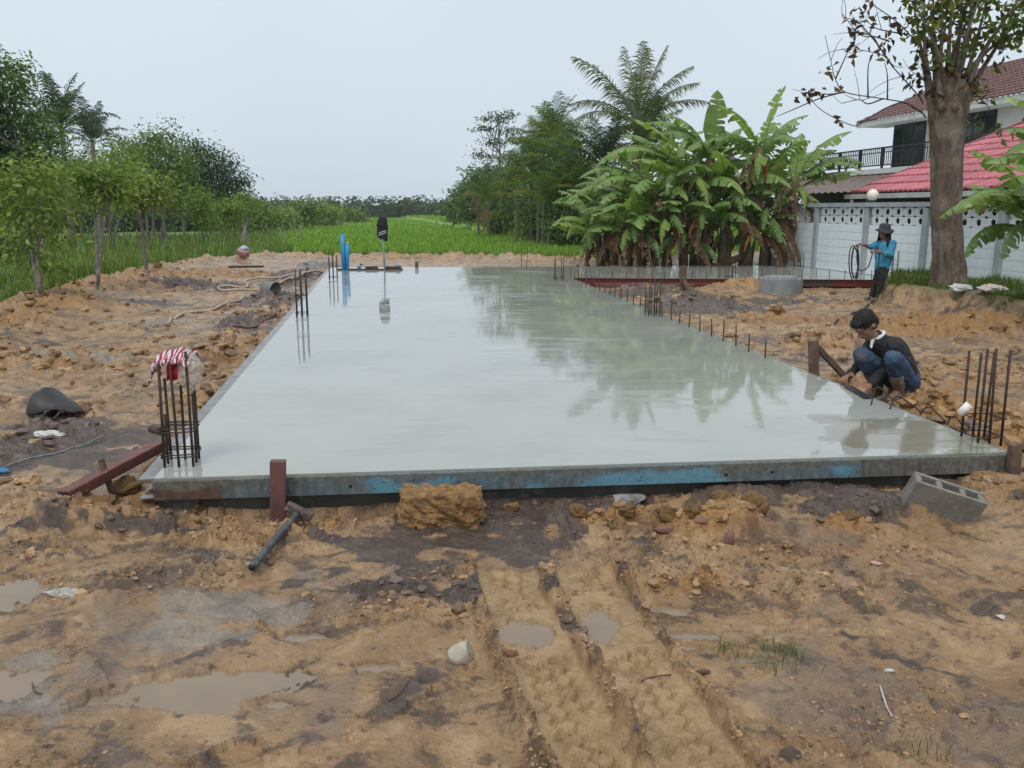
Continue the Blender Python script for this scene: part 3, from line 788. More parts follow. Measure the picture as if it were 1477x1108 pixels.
# globe lamp on the post behind the hat
s = post_s[2] + .06
lp = thing('globe_lamp', 'round white globe lamp standing on the wall coping', 'lamp', tuple(W0 + WD * s) [:2] + (WZ + WALL_H + .10,))
m = MB(); m.add(*ball((0, 0, .17), .135, 20, 12)); t = simple('opal_glass', (.78, .76, .66), (.72, .70, .6), 2, .25, 0, 0); m.obj('globe', t, lp)
m = MB(); m.add(*lathe([(.07, 0), (.07, .03), (.045, .05), (.045, .06)], 12, True, True)); m.obj('lamp_base', M_BLACKM, lp, smooth=False)

# ------------------------------------------------------------------ house
def SITEP(p, du=0, dv=0, z=None):
    q = np.array(p, float) + UAX * du + VAX * dv
    if z is not None: q[2] = z
    return q
eL = atY(1236, 178, 36.0)                                     # far left tip of the upper eave
EZ = eL[2]
# rail and roof run along the site axis; find the roof line by its own plane
M_MAROON = tinted('maroon_tile', .55, 0, 20, .3, .004, .25)
M_PINK = tinted('red_tile', .5, 0, 20, .3, .004, .22)
M_HOUSEW = simple('house_render', (.70, .70, .68), (.60, .61, .60), .8, .7, 0, .15, .003)
M_FASCIA = simple('fascia_paint', (.70, .71, .70), (.55, .56, .55), 2, .5, 0, .1)
t = NT('dark_glass'); b = t.bsdf(Base_Color=(.012, .018, .024), Roughness=.06, IOR=1.5); M_GLASS = t.fin(b)
M_PORCHSHADE = simple('porch_shade_colour', (.045, .042, .04), (.03, .028, .026), 3, .8, 0, .2)  # porch shade painted into the wall colour
M_CURT = simple('curtain_cloth', (.10, .12, .14), (.06, .075, .09), 6, .8, 0, .2)
def tile_roof(name, parent, origin, along, up, nrow, row, width, wave, amp, mat, base, rng, taper=None):
    """rows of pan tiles: each row a wavy strip lapping over the one below"""
    m = MB(); n = np.cross(along, up); n = n / np.linalg.norm(n); n = n if n[2] > 0 else -n
    for r in range(nrow):
        s0, s1 = (taper(r) if taper else (0, width))
        k = max(2, int((s1 - s0) / (wave / 6)))
        s = np.linspace(s0, s1, k)
        wv = amp * np.abs(np.sin(s / wave * pi)) ** .7
        rows = []
        for f, lift in ((0.0, .035), (0.03, .04), (1.06, .0)):
            rows.append(origin + along * s[:, None] + up * (r + f) * row + n * (wv + lift)[:, None])
        lo = rows[0] - n * .05
        V = np.concatenate([lo] + rows)
        cc = np.array(base) * np.repeat(np.repeat(rng.uniform(.7, 1.2, int(k / 6) + 1), 6)[:k][None], 4, 0).ravel()[:, None]
        Q = []
        for a in range(3):
            i = np.arange(k - 1) + a * k
            Q.append(np.stack([i, i + 1, i + 1 + k, i + k], 1))
        m.add(V, np.concatenate(Q), None, cc)
    o_ = m.obj(name, mat, parent, True); return o_
rng = np.random.RandomState(5)
house = thing('house', 'white two storey house with maroon upper roof, black balcony railing and pink red lower roof', 'house')
RUN = 13.0
eave0 = np.array([eL[0], eL[1], EZ])                          # far end, roof comes towards us along -VAX
up_u = (UAX * cos(R(24)) + np.array([0, 0, sin(R(24))]))
rf = tile_roof('upper_roof', house, SITEP(eave0, 0, -RUN), VAX, up_u, 14, .36, RUN, .24, .045, M_MAROON, (.135, .058, .05), rng)
a = SITEP(eave0, .06, -RUN); c = SITEP(eave0, .06, 0); a[2] -= .09; c[2] -= .09
m = MB(); m.add(*beam(a, c, .06, .20)); m.obj('fascia', M_FASCIA, house, smooth=False)
# far gable verge and soffit
g1 = eave0 + up_u * 5.0
m = MB(); p = eave0 + np.array([0, 0, -.1]); q = g1 + np.array([0, 0, -.1]); m.add(*beam(p, q, .08, .2)); m.obj('barge_board', M_FASCIA, house, smooth=False)
m = MB()
s0 = SITEP(eave0, .09, -RUN, EZ - .17); s1 = SITEP(eave0, .09, -.0, EZ - .17); s2 = SITEP(eave0, 1.3, 0, EZ - .17); s3 = SITEP(eave0, 1.3, -RUN, EZ - .17)
m.add([s0, s1, s2, s3], [[0, 1, 2, 3]]); m.obj('soffit', M_HOUSEW, house, smooth=False)
# upper wall set back under the eave, gable end at the far side
WU = 1.0; WZ0 = 2.9
def hbox(parent, name, u0, u1, v0, v1, z0, z1, mat, bev=0):
    c_ = SITEP(eave0, (u0 + u1) / 2, (v0 + v1) / 2, (z0 + z1) / 2)
    m = MB(); m.add(*box(c_, (u1 - u0, v1 - v0, z1 - z0), rotz(SITE))); o_ = m.obj(name, mat, parent, smooth=False)
    return bevel(o_, bev) if bev else o_
hbox(house, 'upper_wall', WU, WU + 4.2, -RUN + .3, -1.3, WZ0, EZ - .18, M_HOUSEW)
def on_facade(px, py): 
    P0 = SITEP(eave0, WU - .02, 0); p = at_line(px, py, P0, VAX); d = p - P0
    return float(np.dot(d[:2], VAX[:2])), p[2]
def window(px0, px1, pyt, pyb, nleaf, name, curtain=True):
    v0, _ = on_facade(px1, 200); v1, zt = on_facade(px0, pyt); _, zb = on_facade(px0, pyb)
    v0, v1 = min(v0, v1), max(v0, v1); f = hbox(house, name, WU - .045, WU - .004, v0, v1, zb, zt, M_BLACKM)
    wd = (v1 - v0) / nleaf
    for k in range(nleaf):
        a = v0 + wd * k + .05; c_ = a + wd - .10
        hbox(f, 'pane', WU - .052, WU - .047, a, c_, zb + .06, zt - .06, M_GLASS)
    return f
window(1291, 1334, 176, 248, 3, 'sliding_door')
window(1393, 1434, 158, 206, 3, 'window')
# balcony deck, railing
RU = -1.15; rv0, rv1 = -RUN, 3.4
hbox(house, 'balcony_deck', RU - .05, WU + .2, rv0, rv1, 2.98, 3.16, M_HOUSEW)
def rail_pt(px, py):
    P0 = SITEP(eave0, RU, 0); p = at_line(px, py, P0, VAX); return float(np.dot((p - P0)[:2], VAX[:2])), p[2]
_, rt = rail_pt(1290, 218); rt = min(max(rt, 3.9), 4.5); rb = 3.25
rail = hbox(house, 'railing', RU - .03, RU + .03, rv0, rv1, rt - .05, rt, M_BLACKM)
hbox(rail, 'bottom_rail', RU - .02, RU + .02, rv0, rv1, rb, rb + .04, M_BLACKM)
hbox(rail, 'middle_rail', RU - .02, RU + .02, rv0, rv1, rt - .20, rt - .17, M_BLACKM)
mb = MB(); mb.add(*box((0, 0, (rb + rt - .05) / 2), (.022, .022, rt - rb - .06), rotz(SITE))); bal_m = mb.mesh('baluster', False); bal_m.materials.append(M_BLACKM)
v = rv0
while v < rv1:
    q = SITEP(eave0, RU, v, 0); put('baluster', bal_m, None, rail, q); v += .125
mb = MB(); mb.add(*box((0, 0, (3.16 + rt) / 2), (.07, .07, rt - 3.16), rotz(SITE))); pm = mb.mesh('railing_post', False); pm.materials.append(M_BLACKM)
v = rv0
while v < rv1 + .1: put('railing_post', pm, None, rail, SITEP(eave0, RU, v, 0)); v += 1.5
# lower storey wall, its colour darkened for the porch shade
hbox(house, 'lower_wall', -.3, WU + 4.2, -RUN + .5, 3.5, -.2, 2.96, M_PORCHSHADE)
# brown corrugated awning below the deck
m = MB(); k = 140; s = np.linspace(rv0, rv1, k); zz = .03 * np.sin(s / .16 * 2 * pi)
A = np.array([SITEP(eave0, RU - 2.2, v_, 2.30 + z_) for v_, z_ in zip(s, zz)]); B = np.array([SITEP(eave0, RU, v_, 2.94 + z_) for v_, z_ in zip(s, zz)])
i = np.arange(k - 1); m.add(np.concatenate([A, B]), np.stack([i, i + 1, i + 1 + k, i + k], 1))
m.obj('awning', simple('brown_sheet', (.16, .11, .095), (.11, .08, .07), 3, .5), house)
# lower roof in front, nearer the wall
gA = atY(1229, 279, 24.5); gz0 = gA[2]; LR = 10.0
low_o = np.array([gA[0], gA[1], gz0]); up_l = UAX * cos(R(21)) + np.array([0, 0, sin(R(21))])
porch = thing('carport', 'pink red tiled lean to roof with white gutter in front of the white house', 'carport')
tile_roof('tile_roof', porch, SITEP(low_o, 0, -LR), VAX, up_l, 11, .58, LR, .21, .04, M_PINK, (.43, .115, .14), rng)
m = MB(); p = low_o + np.array([0, 0, -.02]); q = low_o + up_l * 6.6 + np.array([0, 0, .03]); V, Q, T = tube([p, q], .085, 8); m.add(V, Q, T); m.obj('verge_cap', tinted('verge_tile', .5), porch)
porch.children[-1].data.materials.clear(); porch.children[-1].data.materials.append(simple('verge_paint', (.20, .05, .06), (.15, .04, .05), 4, .5))
a = SITEP(low_o, -.10, -LR, gz0 - .10); c = SITEP(low_o, -.10, .1, gz0 - .10)
prof = [(-.07, .07), (-.07, -.05), (.06, -.05), (.07, .07), (.06, .07), (.05, -.035), (-.055, -.035), (-.06, .07)]
V = [a + UAX * u_ + np.array([0, 0, z_]) for u_, z_ in prof] + [c + UAX * u_ + np.array([0, 0, z_]) for u_, z_ in prof]
m = MB(); m.add(V, [[i, (i + 1) % 8, 8 + (i + 1) % 8, 8 + i] for i in range(8)] + [[0, 1, 6, 7], [1, 2, 5, 6], [2, 3, 4, 5], [15, 14, 9, 8], [14, 13, 10, 9], [13, 12, 11, 10]])
m.obj('gutter', simple('gutter_paint', (.55, .57, .57), (.40, .42, .42), 2, .4), porch, smooth=False)
V, Q, T = tube(smooth_path([SITEP(c, .0, -.3, gz0 - .15), SITEP(c, .0, -.3, gz0 - .32), SITEP(c, .1, .25, gz0 - .42), SITEP(c, .2, .7, gz0 - .46), SITEP(c, .2, .75, gz0 - .75)], 5), .05, 8)
m = MB(); m.add(V, Q, T); m.obj('downpipe', MATS['gutter_paint'], porch)
def lbox(name, u0, u1, v0, v1, z0, z1, mat):
    c_ = SITEP(low_o, (u0 + u1) / 2, (v0 + v1) / 2, (z0 + z1) / 2); m = MB(); m.add(*box(c_, (u1 - u0, v1 - v0, z1 - z0), rotz(SITE))); return m.obj(name, mat, porch, smooth=False)
lbox('back_wall', 3.0, 3.2, -LR, .5, 0, gz0 + 1.0, M_PORCHSHADE)  # coloured dark to stand for the deep shade under the roof
for v_ in (-.3, -3.2, -6.4, -9.6): lbox('post', .3, .45, v_ - .08, v_ + .08, 0, gz0 - .02, M_POST)
lbox('eave_beam', .28, .42, -LR, 0, gz0 - .14, gz0 - .03, M_FASCIA)

# ------------------------------------------------------------------ foliage builders
def unit(v): return v / (np.linalg.norm(v, axis=-1, keepdims=True) + 1e-9)
def leaves(m, P, N, D, L, W, C, fold=.25):
    """many folded leaf blades: base points P, normals N, directions D, lengths L, widths W, colours C"""
    D = unit(D - N * np.sum(D * N, 1)[:, None]); S = np.cross(N, D)
    L = L[:, None]; W = W[:, None]
    tip = P + D * L - N * L * .12; mid = P + D * L * .45
    a = mid + S * W * .5 + N * W * fold; b = mid - S * W * .5 + N * W * fold
    V = np.stack([P, a, tip, b], 1).reshape(-1, 3); i = np.arange(len(P)) * 4
    T = np.stack([np.stack([i, i + 1, i + 2], 1), np.stack([i, i + 2, i + 3], 1)], 1).reshape(-1, 3)
    m.add(V, None, T, np.repeat(C, 4, 0))
def crown_mesh(rng, blobs, nclump, per, cr, ll, cols, asp=.42, droop=.3, shell=.45, flat=1.0):
    B = np.array(blobs, float); vol = (B[:, 3] * B[:, 4] * B[:, 5]) ** .67
    idx = rng.choice(len(B), nclump, p=vol / vol.sum()); b = B[idx]
    d = unit(rng.normal(size=(nclump, 3))); r = rng.rand(nclump) ** shell
    r = r * (1 + .16 * rng.normal(size=nclump) * (r > .7))
    cc = b[:, :3] + d * b[:, 3:6] * r[:, None]
    ci = rng.choice(len(cols), nclump); base = np.array(cols)[ci] * rng.uniform(.72, 1.28, (nclump, 1))
    n = nclump * per
    k = np.repeat(np.arange(nclump), per)
    sz = rng.uniform(.6, 1.35, nclump)[k]
    off = rng.normal(size=(n, 3)) * cr * sz[:, None]; off[:, 2] *= .6 * flat
    P = cc[k] + off
    N = unit(.45 * unit(off) + .25 * d[k] + rng.normal(size=(n, 3)) * .5 + np.array([0, 0, .55]))
    D = unit(off) * .8 + rng.normal(size=(n, 3)) * .55 + np.array([0, 0, -droop])
    L = ll * .85 * rng.uniform(.6, 1.25, n); C = base[k] * rng.uniform(.75, 1.25, (n, 1))
    m = MB(); leaves(m, P, N, D, L, L * asp, C); return m, cc
def bark_tube(m, P, r, n, rng, col, jit=.12):
    P = smooth_path(P, 4); r = np.interp(np.linspace(0, 1, len(P)), np.linspace(0, 1, len(r)), r)
    V, Q, T = tube(P, r, n, True, jit, rng); m.add(V, Q, T, np.array(col) * rng.uniform(.8, 1.2, (len(V), 1)))
def tree(name, label, cat, base, blobs, nclump, per, cr, ll, cols, trunk=.08, tcol=(.19, .17, .15), stems=None, seed=0, limbs=9, group=None, asp=.42, droop=.3, shell=.45, flat=1.0, mat=None):
    rng = np.random.RandomState(seed); base = np.array(base, float)
    r = thing(name, label, cat, base, 0, group)
    m, cc = crown_mesh(rng, blobs, nclump, per, cr, ll, cols, asp, droop, shell, flat)
    m.obj('crown', mat or M_LEAF, r)
    B = np.array(blobs, float); c0 = np.average(B[:, :3], axis=0, weights=B[:, 3])
    m = MB(); lowz = (B[:, 2] - B[:, 5]).min()
    if stems is None: stems = [[(0, 0, -.2), (rng.uniform(-.1, .1), 0, max(.3, lowz * .6)), (c0[0] * .7, c0[1] * .7, max(.5, lowz + .2 * (c0[2] - lowz))), tuple(c0)]]
    ends = []
    for st in stems:
        bark_tube(m, st, [trunk * .85, trunk * .68, trunk * .5, trunk * .2], 8, rng, tcol); ends.append(smooth_path(st, 4))
    for i in range(limbs):
        e = ends[i % len(ends)]; p0 = e[rng.randint(int(len(e) * .45), len(e))]; q = cc[rng.randint(len(cc))]
        md = (p0 + q) / 2 + np.array([0, 0, -.08 * np.linalg.norm(q - p0)]) + rng.normal(size=3) * .05
        bark_tube(m, [p0, md, q], [trunk * .38, trunk * .25, trunk * .08], 5, rng, tcol)
    m.obj('trunk', M_BARK, r); return r
G_DARK = [(0.065, 0.127, 0.041), (0.084, 0.151, 0.046), (0.103, 0.175, 0.052), (0.13, 0.202, 0.058)]
G_MID = [(0.127, 0.204, 0.048), (0.161, 0.242, 0.056), (0.193, 0.272, 0.067), (0.223, 0.279, 0.077)]
G_LIGHT = [(0.179, 0.261, 0.056), (0.216, 0.296, 0.069), (0.252, 0.303, 0.075), (0.159, 0.234, 0.056)]
def field_base(px, py, Y=None):
    """trunk foot: sight line meets the ground"""
    z = 0
    for _ in range(12):
        p = at(px, py, z); z = .5 * z + .5 * gmz(p[0], p[1])
    p[2] = gmz(p[0], p[1]); return p
def blob_px(base, Y, items):
    """crown lobes given as centre and half size in pixels of the photograph, turned into metres at the tree"""
    out = []
    for px, py, hx, hy, dy in items:
        c = atY(px, py, Y + dy); s = (Y + dy) / F_PX
        out.append((*(c - base), hx * s, (hx + hy) * .5 * s, hy * s))
    return out
def px_tree(name, label, cat, foot, lobes, dens, cols, trunk, stems_px=None, Y=None, **kw):
    b = field_base(*foot)
    if Y is not None:
        b = atY(foot[0], foot[1], Y); b[2] = gmz(b[0], b[1])
    Y = b[1]; bl = blob_px(b, Y, lobes)
    stems = None
    if stems_px:
        stems = []
        for st in stems_px:
            pts = [atY(p[0], p[1], Y + (p[2] if len(p) > 2 else 0)) - b for p in st]; pts[0][2] -= .15; stems.append([tuple(q) for q in pts])
    return tree(name, label, cat, b, bl, dens[0], dens[1], dens[2], dens[3], cols, trunk, stems=stems, **kw)
PALE = (.23, .215, .19); GREYT = (.15, .135, .115)
# left meadow, front to back
px_tree('sapling', 'thin young tree with pale slanting trunk nearest the camera at the left mud edge', 'tree', (59, 434),
        [(40, 262, 44, 34, 0), (20, 300, 36, 40, .4), (66, 315, 26, 34, 0), (52, 370, 14, 34, .2)], (120, 15, .24, .17), G_LIGHT + G_MID, .05,
        [[(59, 434), (48, 375), (40, 330), (36, 290)], [(58, 410), (54, 370), (60, 320), (58, 280)]], tcol=PALE, seed=1)
px_tree('forked_tree', 'young tree with two pale forked trunks standing at the edge of the clay', 'tree', (140, 421),
        [(142, 262, 36, 24, 0), (120, 252, 20, 18, 0), (165, 268, 18, 20, .3), (150, 285, 22, 12, 0)], (105, 14, .23, .16), G_MID + G_LIGHT, .045,
        [[(140, 421), (140, 360), (136, 300), (133, 280)], [(140, 400), (147, 345), (153, 300), (155, 275)]], tcol=PALE, seed=2)
px_tree('young_tree', 'slim grey trunked young tree with yellowing leaves beside the clay bank', 'tree', (212, 396),
        [(207, 270, 34, 18, 0), (232, 270, 14, 12, 0), (188, 285, 16, 14, 0), (215, 292, 20, 10, 0)], (100, 14, .25, .17), G_LIGHT + G_MID + [(.24, .19, .03)], .06,
        [[(212, 396), (206, 340), (203, 305), (203, 280)], [(204, 320), (195, 300), (188, 288)]], tcol=GREYT, seed=3)
px_tree('slanting_tree', 'bushy tree with slanting trunk left of the middle clump', 'tree', (165, 368),
        [(165, 255, 40, 42, 1), (140, 270, 28, 28, 1), (185, 240, 30, 30, 2)], (170, 16, .30, .22), G_MID, .11,
        [[(165, 368), (158, 330), (166, 300), (165, 265)], [(158, 365), (168, 330), (178, 300)]], tcol=GREYT, seed=4)
px_tree('broad_tree', 'broad dark crowned tree on several trunks in the middle of the left meadow', 'tree', (222, 352),
        [(205, 222, 44, 34, 0), (238, 240, 40, 44, 0), (178, 240, 30, 34, 0), (225, 205, 28, 22, 1), (250, 185, 15, 14, 0), (262, 250, 22, 34, 0), (215, 270, 48, 28, 1)], (420, 17, .42, .30), G_DARK + G_MID, .14,
        [[(222, 352), (221, 320), (222, 280), (220, 240)], [(232, 352), (236, 318), (238, 285), (244, 240), (250, 195)], [(240, 350), (236, 320), (228, 290), (205, 240)], [(213, 350), (212, 320), (205, 280), (190, 250)]], tcol=GREYT, seed=5, limbs=16)
px_tree('dark_tree', 'tall dark glossy tree at the right end of the left meadow clump', 'tree', (305, 347),
        [(295, 230, 36, 26, 0), (325, 255, 30, 30, 0), (285, 260, 32, 36, 0), (340, 268, 16, 22, 0), (310, 285, 34, 24, 0), (280, 215, 14, 14, 0)], (340, 17, .42, .32), [(.034, .068, .032), (.048, .088, .038), (.062, .11, .044)], .15, seed=6, tcol=GREYT, limbs=12)
px_tree('small_tree', 'small bushy tree in long grass in front of the dark glossy tree', 'tree', (292, 364),
        [(292, 288, 22, 22, 0), (280, 300, 16, 16, 0), (300, 318, 14, 24, 0)], (110, 14, .2, .2), G_MID, .06, seed=7, tcol=GREYT)
px_tree('small_tree', 'small leaning tree with flat light crown right of the meadow clump', 'tree', (322, 362),
        [(330, 298, 24, 12, 0), (318, 308, 14, 12, 0), (345, 305, 12, 8, 0)], (90, 14, .18, .2), G_LIGHT + G_MID, .055, seed=8, tcol=GREYT)
px_tree('small_tree', 'pale stumpy tree standing alone by the far end of the clay bank', 'tree', (354, 354),
        [(352, 290, 14, 18, 0), (362, 300, 12, 12, 0)], (60, 13, .2, .22), G_MID, .10, [[(354, 354), (355, 330), (357, 310), (354, 295)], [(347, 354), (351, 335), (353, 315)]], tcol=PALE, seed=9)
px_tree('big_tree', 'very tall dark feathery tree at the left border of the photo', 'tree', (-12, 372),
        [(0, 130, 42, 42, 0), (-40, 150, 50, 60, 0), (20, 190, 50, 40, 1), (60, 205, 28, 34, 0), (15, 240, 60, 40, 1), (70, 250, 28, 30, 0), (-40, 230, 60, 60, 0), (20, 100, 16, 16, 0), (0, 300, 60, 40, 2), (52, 180, 26, 24, 0)], (680, 18, .38, .30), G_DARK + G_MID[:2], .2,
        [[(-12, 372), (-10, 310), (-5, 230), (0, 150)], [(5, 372), (20, 310), (35, 260), (50, 215)]], tcol=GREYT, seed=10, limbs=20)
px_tree('bush', 'low dark bush under the tall tree on the left border', 'bush', (20, 395), [(10, 350, 34, 28, 0), (40, 360, 20, 22, 0)], (90, 14, .25, .2), G_DARK + G_MID, .05, seed=11)
px_tree('back_tree', 'rounded dark tree behind the palm in the left background', 'tree', (120, 345), [(110, 250, 40, 40, 0), (75, 250, 34, 40, 0), (145, 255, 30, 36, 0), (110, 295, 60, 26, 0)], (260, 15, .5, .38), G_DARK, .16, seed=12)
px_tree('back_tree', 'dark tree filling the gap behind the middle meadow clump', 'tree', (265, 340), [(270, 268, 30, 34, 0), (240, 280, 36, 30, 0)], (200, 15, .5, .38), G_DARK, .16, seed=13)
for i, (px, py, hx, hy, lab) in enumerate([(370, 337, 26, 22, 'bushy shrub at the far left of the rough field edge'), (400, 334, 30, 16, 'light green shrub behind the dead grey sticks'), (435, 331, 22, 20, 'rounded shrub at the middle of the field edge row'), (468, 327, 22, 14, 'low dark shrub in the field edge row'), (498, 322, 24, 9, 'last low shrub at the right end of the field edge row'), (336, 340, 18, 26, 'dark shrub behind the stumpy pale tree')]):
    b = field_base(px, py)
    px_tree('shrub', lab, 'shrub', (px, py), [(px, py - hy, hx, hy, 0), (px - hx * .5, py - hy * .8, hx * .6, hy * .8, 2), (px + hx * .4, py - hy * 1.3, hx * .5, hy * .7, 1)], (120, 13, .007 * b[1], .006 * b[1]), G_MID + G_LIGHT if i % 2 else G_MID + G_DARK, .05, seed=20 + i)
BACK = [(-420, 345, 70, 60, 'tall dark tree far beyond the left border'), (-280, 343, 70, 50, 'broad dark tree well beyond the left border'), (-160, 341, 66, 56, 'dark tree a little beyond the left border'), (-60, 340, 60, 50, 'broad dark tree at the back beyond the left border'), (30, 338, 50, 46, 'dark tree at the back behind the leaning sapling'), (85, 336, 40, 40, 'dark tree at the back behind the forked tree'), (150, 335, 44, 34, 'low dark tree at the back left of the broad crowned tree'), (200, 334, 36, 30, 'low dark bushy tree seen between the meadow trunks'), (250, 334, 40, 30, 'low dark bushy tree behind the broad crowned tree'), (300, 333, 36, 26, 'low dark bushy tree behind the small leaning tree'), (340, 331, 30, 22, 'low dark bushy tree at the right end of the left background')]
for i, (px, py, hx, hy, lab) in enumerate(BACK):
    b = field_base(px, py); px_tree('back_tree', lab, 'tree', (px, py), [(px, py - hy, hx, hy, 0), (px - hx * .6, py - hy * .7, hx * .6, hy * .7, 3), (px + hx * .5, py - hy * .8, hx * .6, hy * .8, 3)], (170, 15, .008 * b[1], .007 * b[1]), G_DARK, .12, seed=120 + i, tcol=GREYT, limbs=5)
# grey dead sticks
for i, (px, py, top, lean, lab) in enumerate([(386, 352, 322, -3, 'short grey dead stick'), (410, 354, 327, -8, 'dead stick leaning left'), (432, 348, 322, 5, 'thin dead stick leaning right'), (424, 346, 300, -1, 'tall bare dead stem'), (487, 330, 318, 1, 'pale upright stick at the edge of the bright field'), (351, 356, 326, 2, 'dead grey pole beside the stumpy tree')]):
    b = field_base(px, py); p = atY(px + lean, top, b[1]); rng = np.random.RandomState(i); m = MB()
    bark_tube(m, [b - [0, 0, .2], (b + p) / 2 + rng.normal(size=3) * .04, p], [.07, .05, .035], 6, rng, PALE)
    tag(m.obj('dead_stick', M_BARK), lab + ' among the shrubs by the field', 'dead stick', 'dead sticks standing by the field')
# right hand row
px_tree('tall_tree', 'tall slender tree with sparse layered crown above the right tree row', 'tree', (722, 334),
        [(715, 172, 28, 6, 0), (735, 190, 22, 6, 0), (700, 186, 18, 5, 0), (710, 205, 26, 7, 0), (742, 203, 18, 6, 0), (698, 225, 20, 7, 0), (735, 228, 22, 7, 0), (712, 245, 22, 8, 0), (740, 250, 16, 8, 0), (724, 165, 20, 5, 0)], (150, 15, .34, .26), [(.085, .115, .06), (.11, .14, .075), (.07, .105, .05)], .14,
        [[(722, 334), (722, 280), (721, 220), (720, 166)]], tcol=GREYT, seed=40, limbs=18, asp=.5, flat=.5)
RB = [(690, 330, [(692, 285, 24, 30, 0), (680, 300, 16, 20, 0), (705, 260, 20, 24, 1)], 'dark bush at the far left end of the right tree row', G_DARK),
      (720, 334, [(722, 290, 26, 36, 0), (735, 265, 20, 24, 1)], 'dark leafy tree under the tall slender tree', G_DARK),
      (752, 340, [(752, 295, 26, 36, 0), (745, 270, 22, 24, 1), (765, 310, 18, 26, 0)], 'bushy green tree left of the feathery palms', G_DARK + G_MID),
      (792, 346, [(792, 325, 18, 18, 0), (800, 312, 14, 16, 0)], 'rounded low green bush below the feathery palms', G_MID),
      (824, 352, [(826, 320, 22, 28, 0), (840, 300, 20, 26, 1)], 'dark green bush between the palms and the banana clump', G_DARK + G_MID),
      (870, 350, [(868, 285, 34, 40, 2), (895, 270, 30, 36, 2), (860, 315, 30, 30, 1)], 'dark undergrowth behind the banana clump', G_DARK),
      (735, 338, [(726, 322, 16, 10, 0), (742, 326, 10, 7, 0)], 'yellow green shrub at the foot of the right tree row', [(.14, .17, .03), (.17, .19, .04)]),
      (990, 350, [(960, 290, 60, 40, 1), (1030, 280, 60, 46, 1), (1080, 300, 40, 40, 1)], 'dark undergrowth deep behind the banana plants', G_DARK)]
RB += [(784, 348, [(784, 312, 16, 30, -2), (772, 325, 14, 18, -2)], 'leafy bush hiding the areca trunks at the left', G_DARK + G_MID), (812, 350, [(812, 318, 16, 26, -2), (824, 330, 14, 16, -2)], 'leafy bush hiding the areca trunks at the right', G_DARK + G_MID), (768, 342, [(770, 300, 20, 40, 0), (760, 330, 16, 14, -1), (775, 270, 16, 24, 1)], 'leafy tree between the tall slender tree and the areca palms', G_DARK),
       (806, 348, [(805, 300, 22, 46, 1), (815, 265, 18, 26, 1), (795, 330, 16, 18, 0)], 'dark leafy bush among the areca trunks', G_DARK),
       (842, 352, [(842, 285, 20, 36, 1), (836, 325, 18, 26, 0), (850, 258, 16, 24, 1)], 'dense dark tree right of the areca palms', G_DARK),
       (668, 326, [(668, 302, 14, 18, 0), (676, 285, 12, 16, 0)], 'outermost small dark bush of the right tree row', G_DARK)]
for i, (px, py, lobes, lab, cols) in enumerate(RB):
    b = field_base(px, py)
    px_tree('leafy_bush', lab, 'bush', (px, py), lobes, (210, 15, .0075 * b[1], .0065 * b[1]), cols, .08, seed=60 + i, tcol=GREYT, limbs=5)

# ------------------------------------------------------------------ palms
def frond_mesh(L, sag, npair, ll, seed, col, upright=.6, dead=0, lw=.022, lift=(-.1, .35)):
    rng = np.random.RandomState(seed); n = 12; s = np.linspace(0, 1, n)
    th = upright + (sag - upright) * s ** 1.4                     # angle from vertical
    dx = np.sin(th) * L / n; dz = np.cos(th) * L / n
    P = np.stack([np.cumsum(dx) - dx[0], np.zeros(n), np.cumsum(dz) - dz[0]], 1)
    m = MB(); V, Q, T = tube(P, np.linspace(.03, .006, n) * L / 3, 4, False); m.add(V, Q, T, np.array(col) * 1.3)
    f = np.linspace(.14, .99, npair); X = np.stack([np.interp(f, s, P[:, i]) for i in range(3)], 1)
    Tn = unit(np.stack([np.sin(np.interp(f, s, th)), 0 * f, np.cos(np.interp(f, s, th))], 1)); up = np.stack([-Tn[:, 2], 0 * f, Tn[:, 0]], 1); up = np.where(up[:, 2:3] < 0, -up, up)
    for sg in (-1, 1):
        le = ll * L * np.sin(pi * (f * .85 + .13)) ** .6 * rng.uniform(.75, 1.15, npair)
        d = unit(Tn * rng.uniform(.5, .9, (npair, 1)) + np.array([0, sg, 0]) + up * rng.uniform(lift[0], lift[1], (npair, 1)))
        q1 = X + d * le[:, None] * .5; q2 = q1 + unit(d + np.array([0, 0, -1]) * rng.uniform(.5, 1.3, (npair, 1))) * le[:, None] * .55
        wv = Tn * (lw * L * rng.uniform(.7, 1.1, (npair, 1)))
        V = np.stack([X - wv * .4, X + wv * .4, q1 + wv * .5, q1 - wv * .5, q2], 1).reshape(-1, 3); i = np.arange(npair) * 5
        m.add(V, np.stack([i, i + 1, i + 2, i + 3], 1), np.stack([i + 3, i + 2, i + 4], 1), np.repeat(np.array(col) * rng.uniform(.7, 1.3, (npair, 1)), 5, 0))
    me = m.mesh('frond', False); me.materials.append(M_LEAF); return me
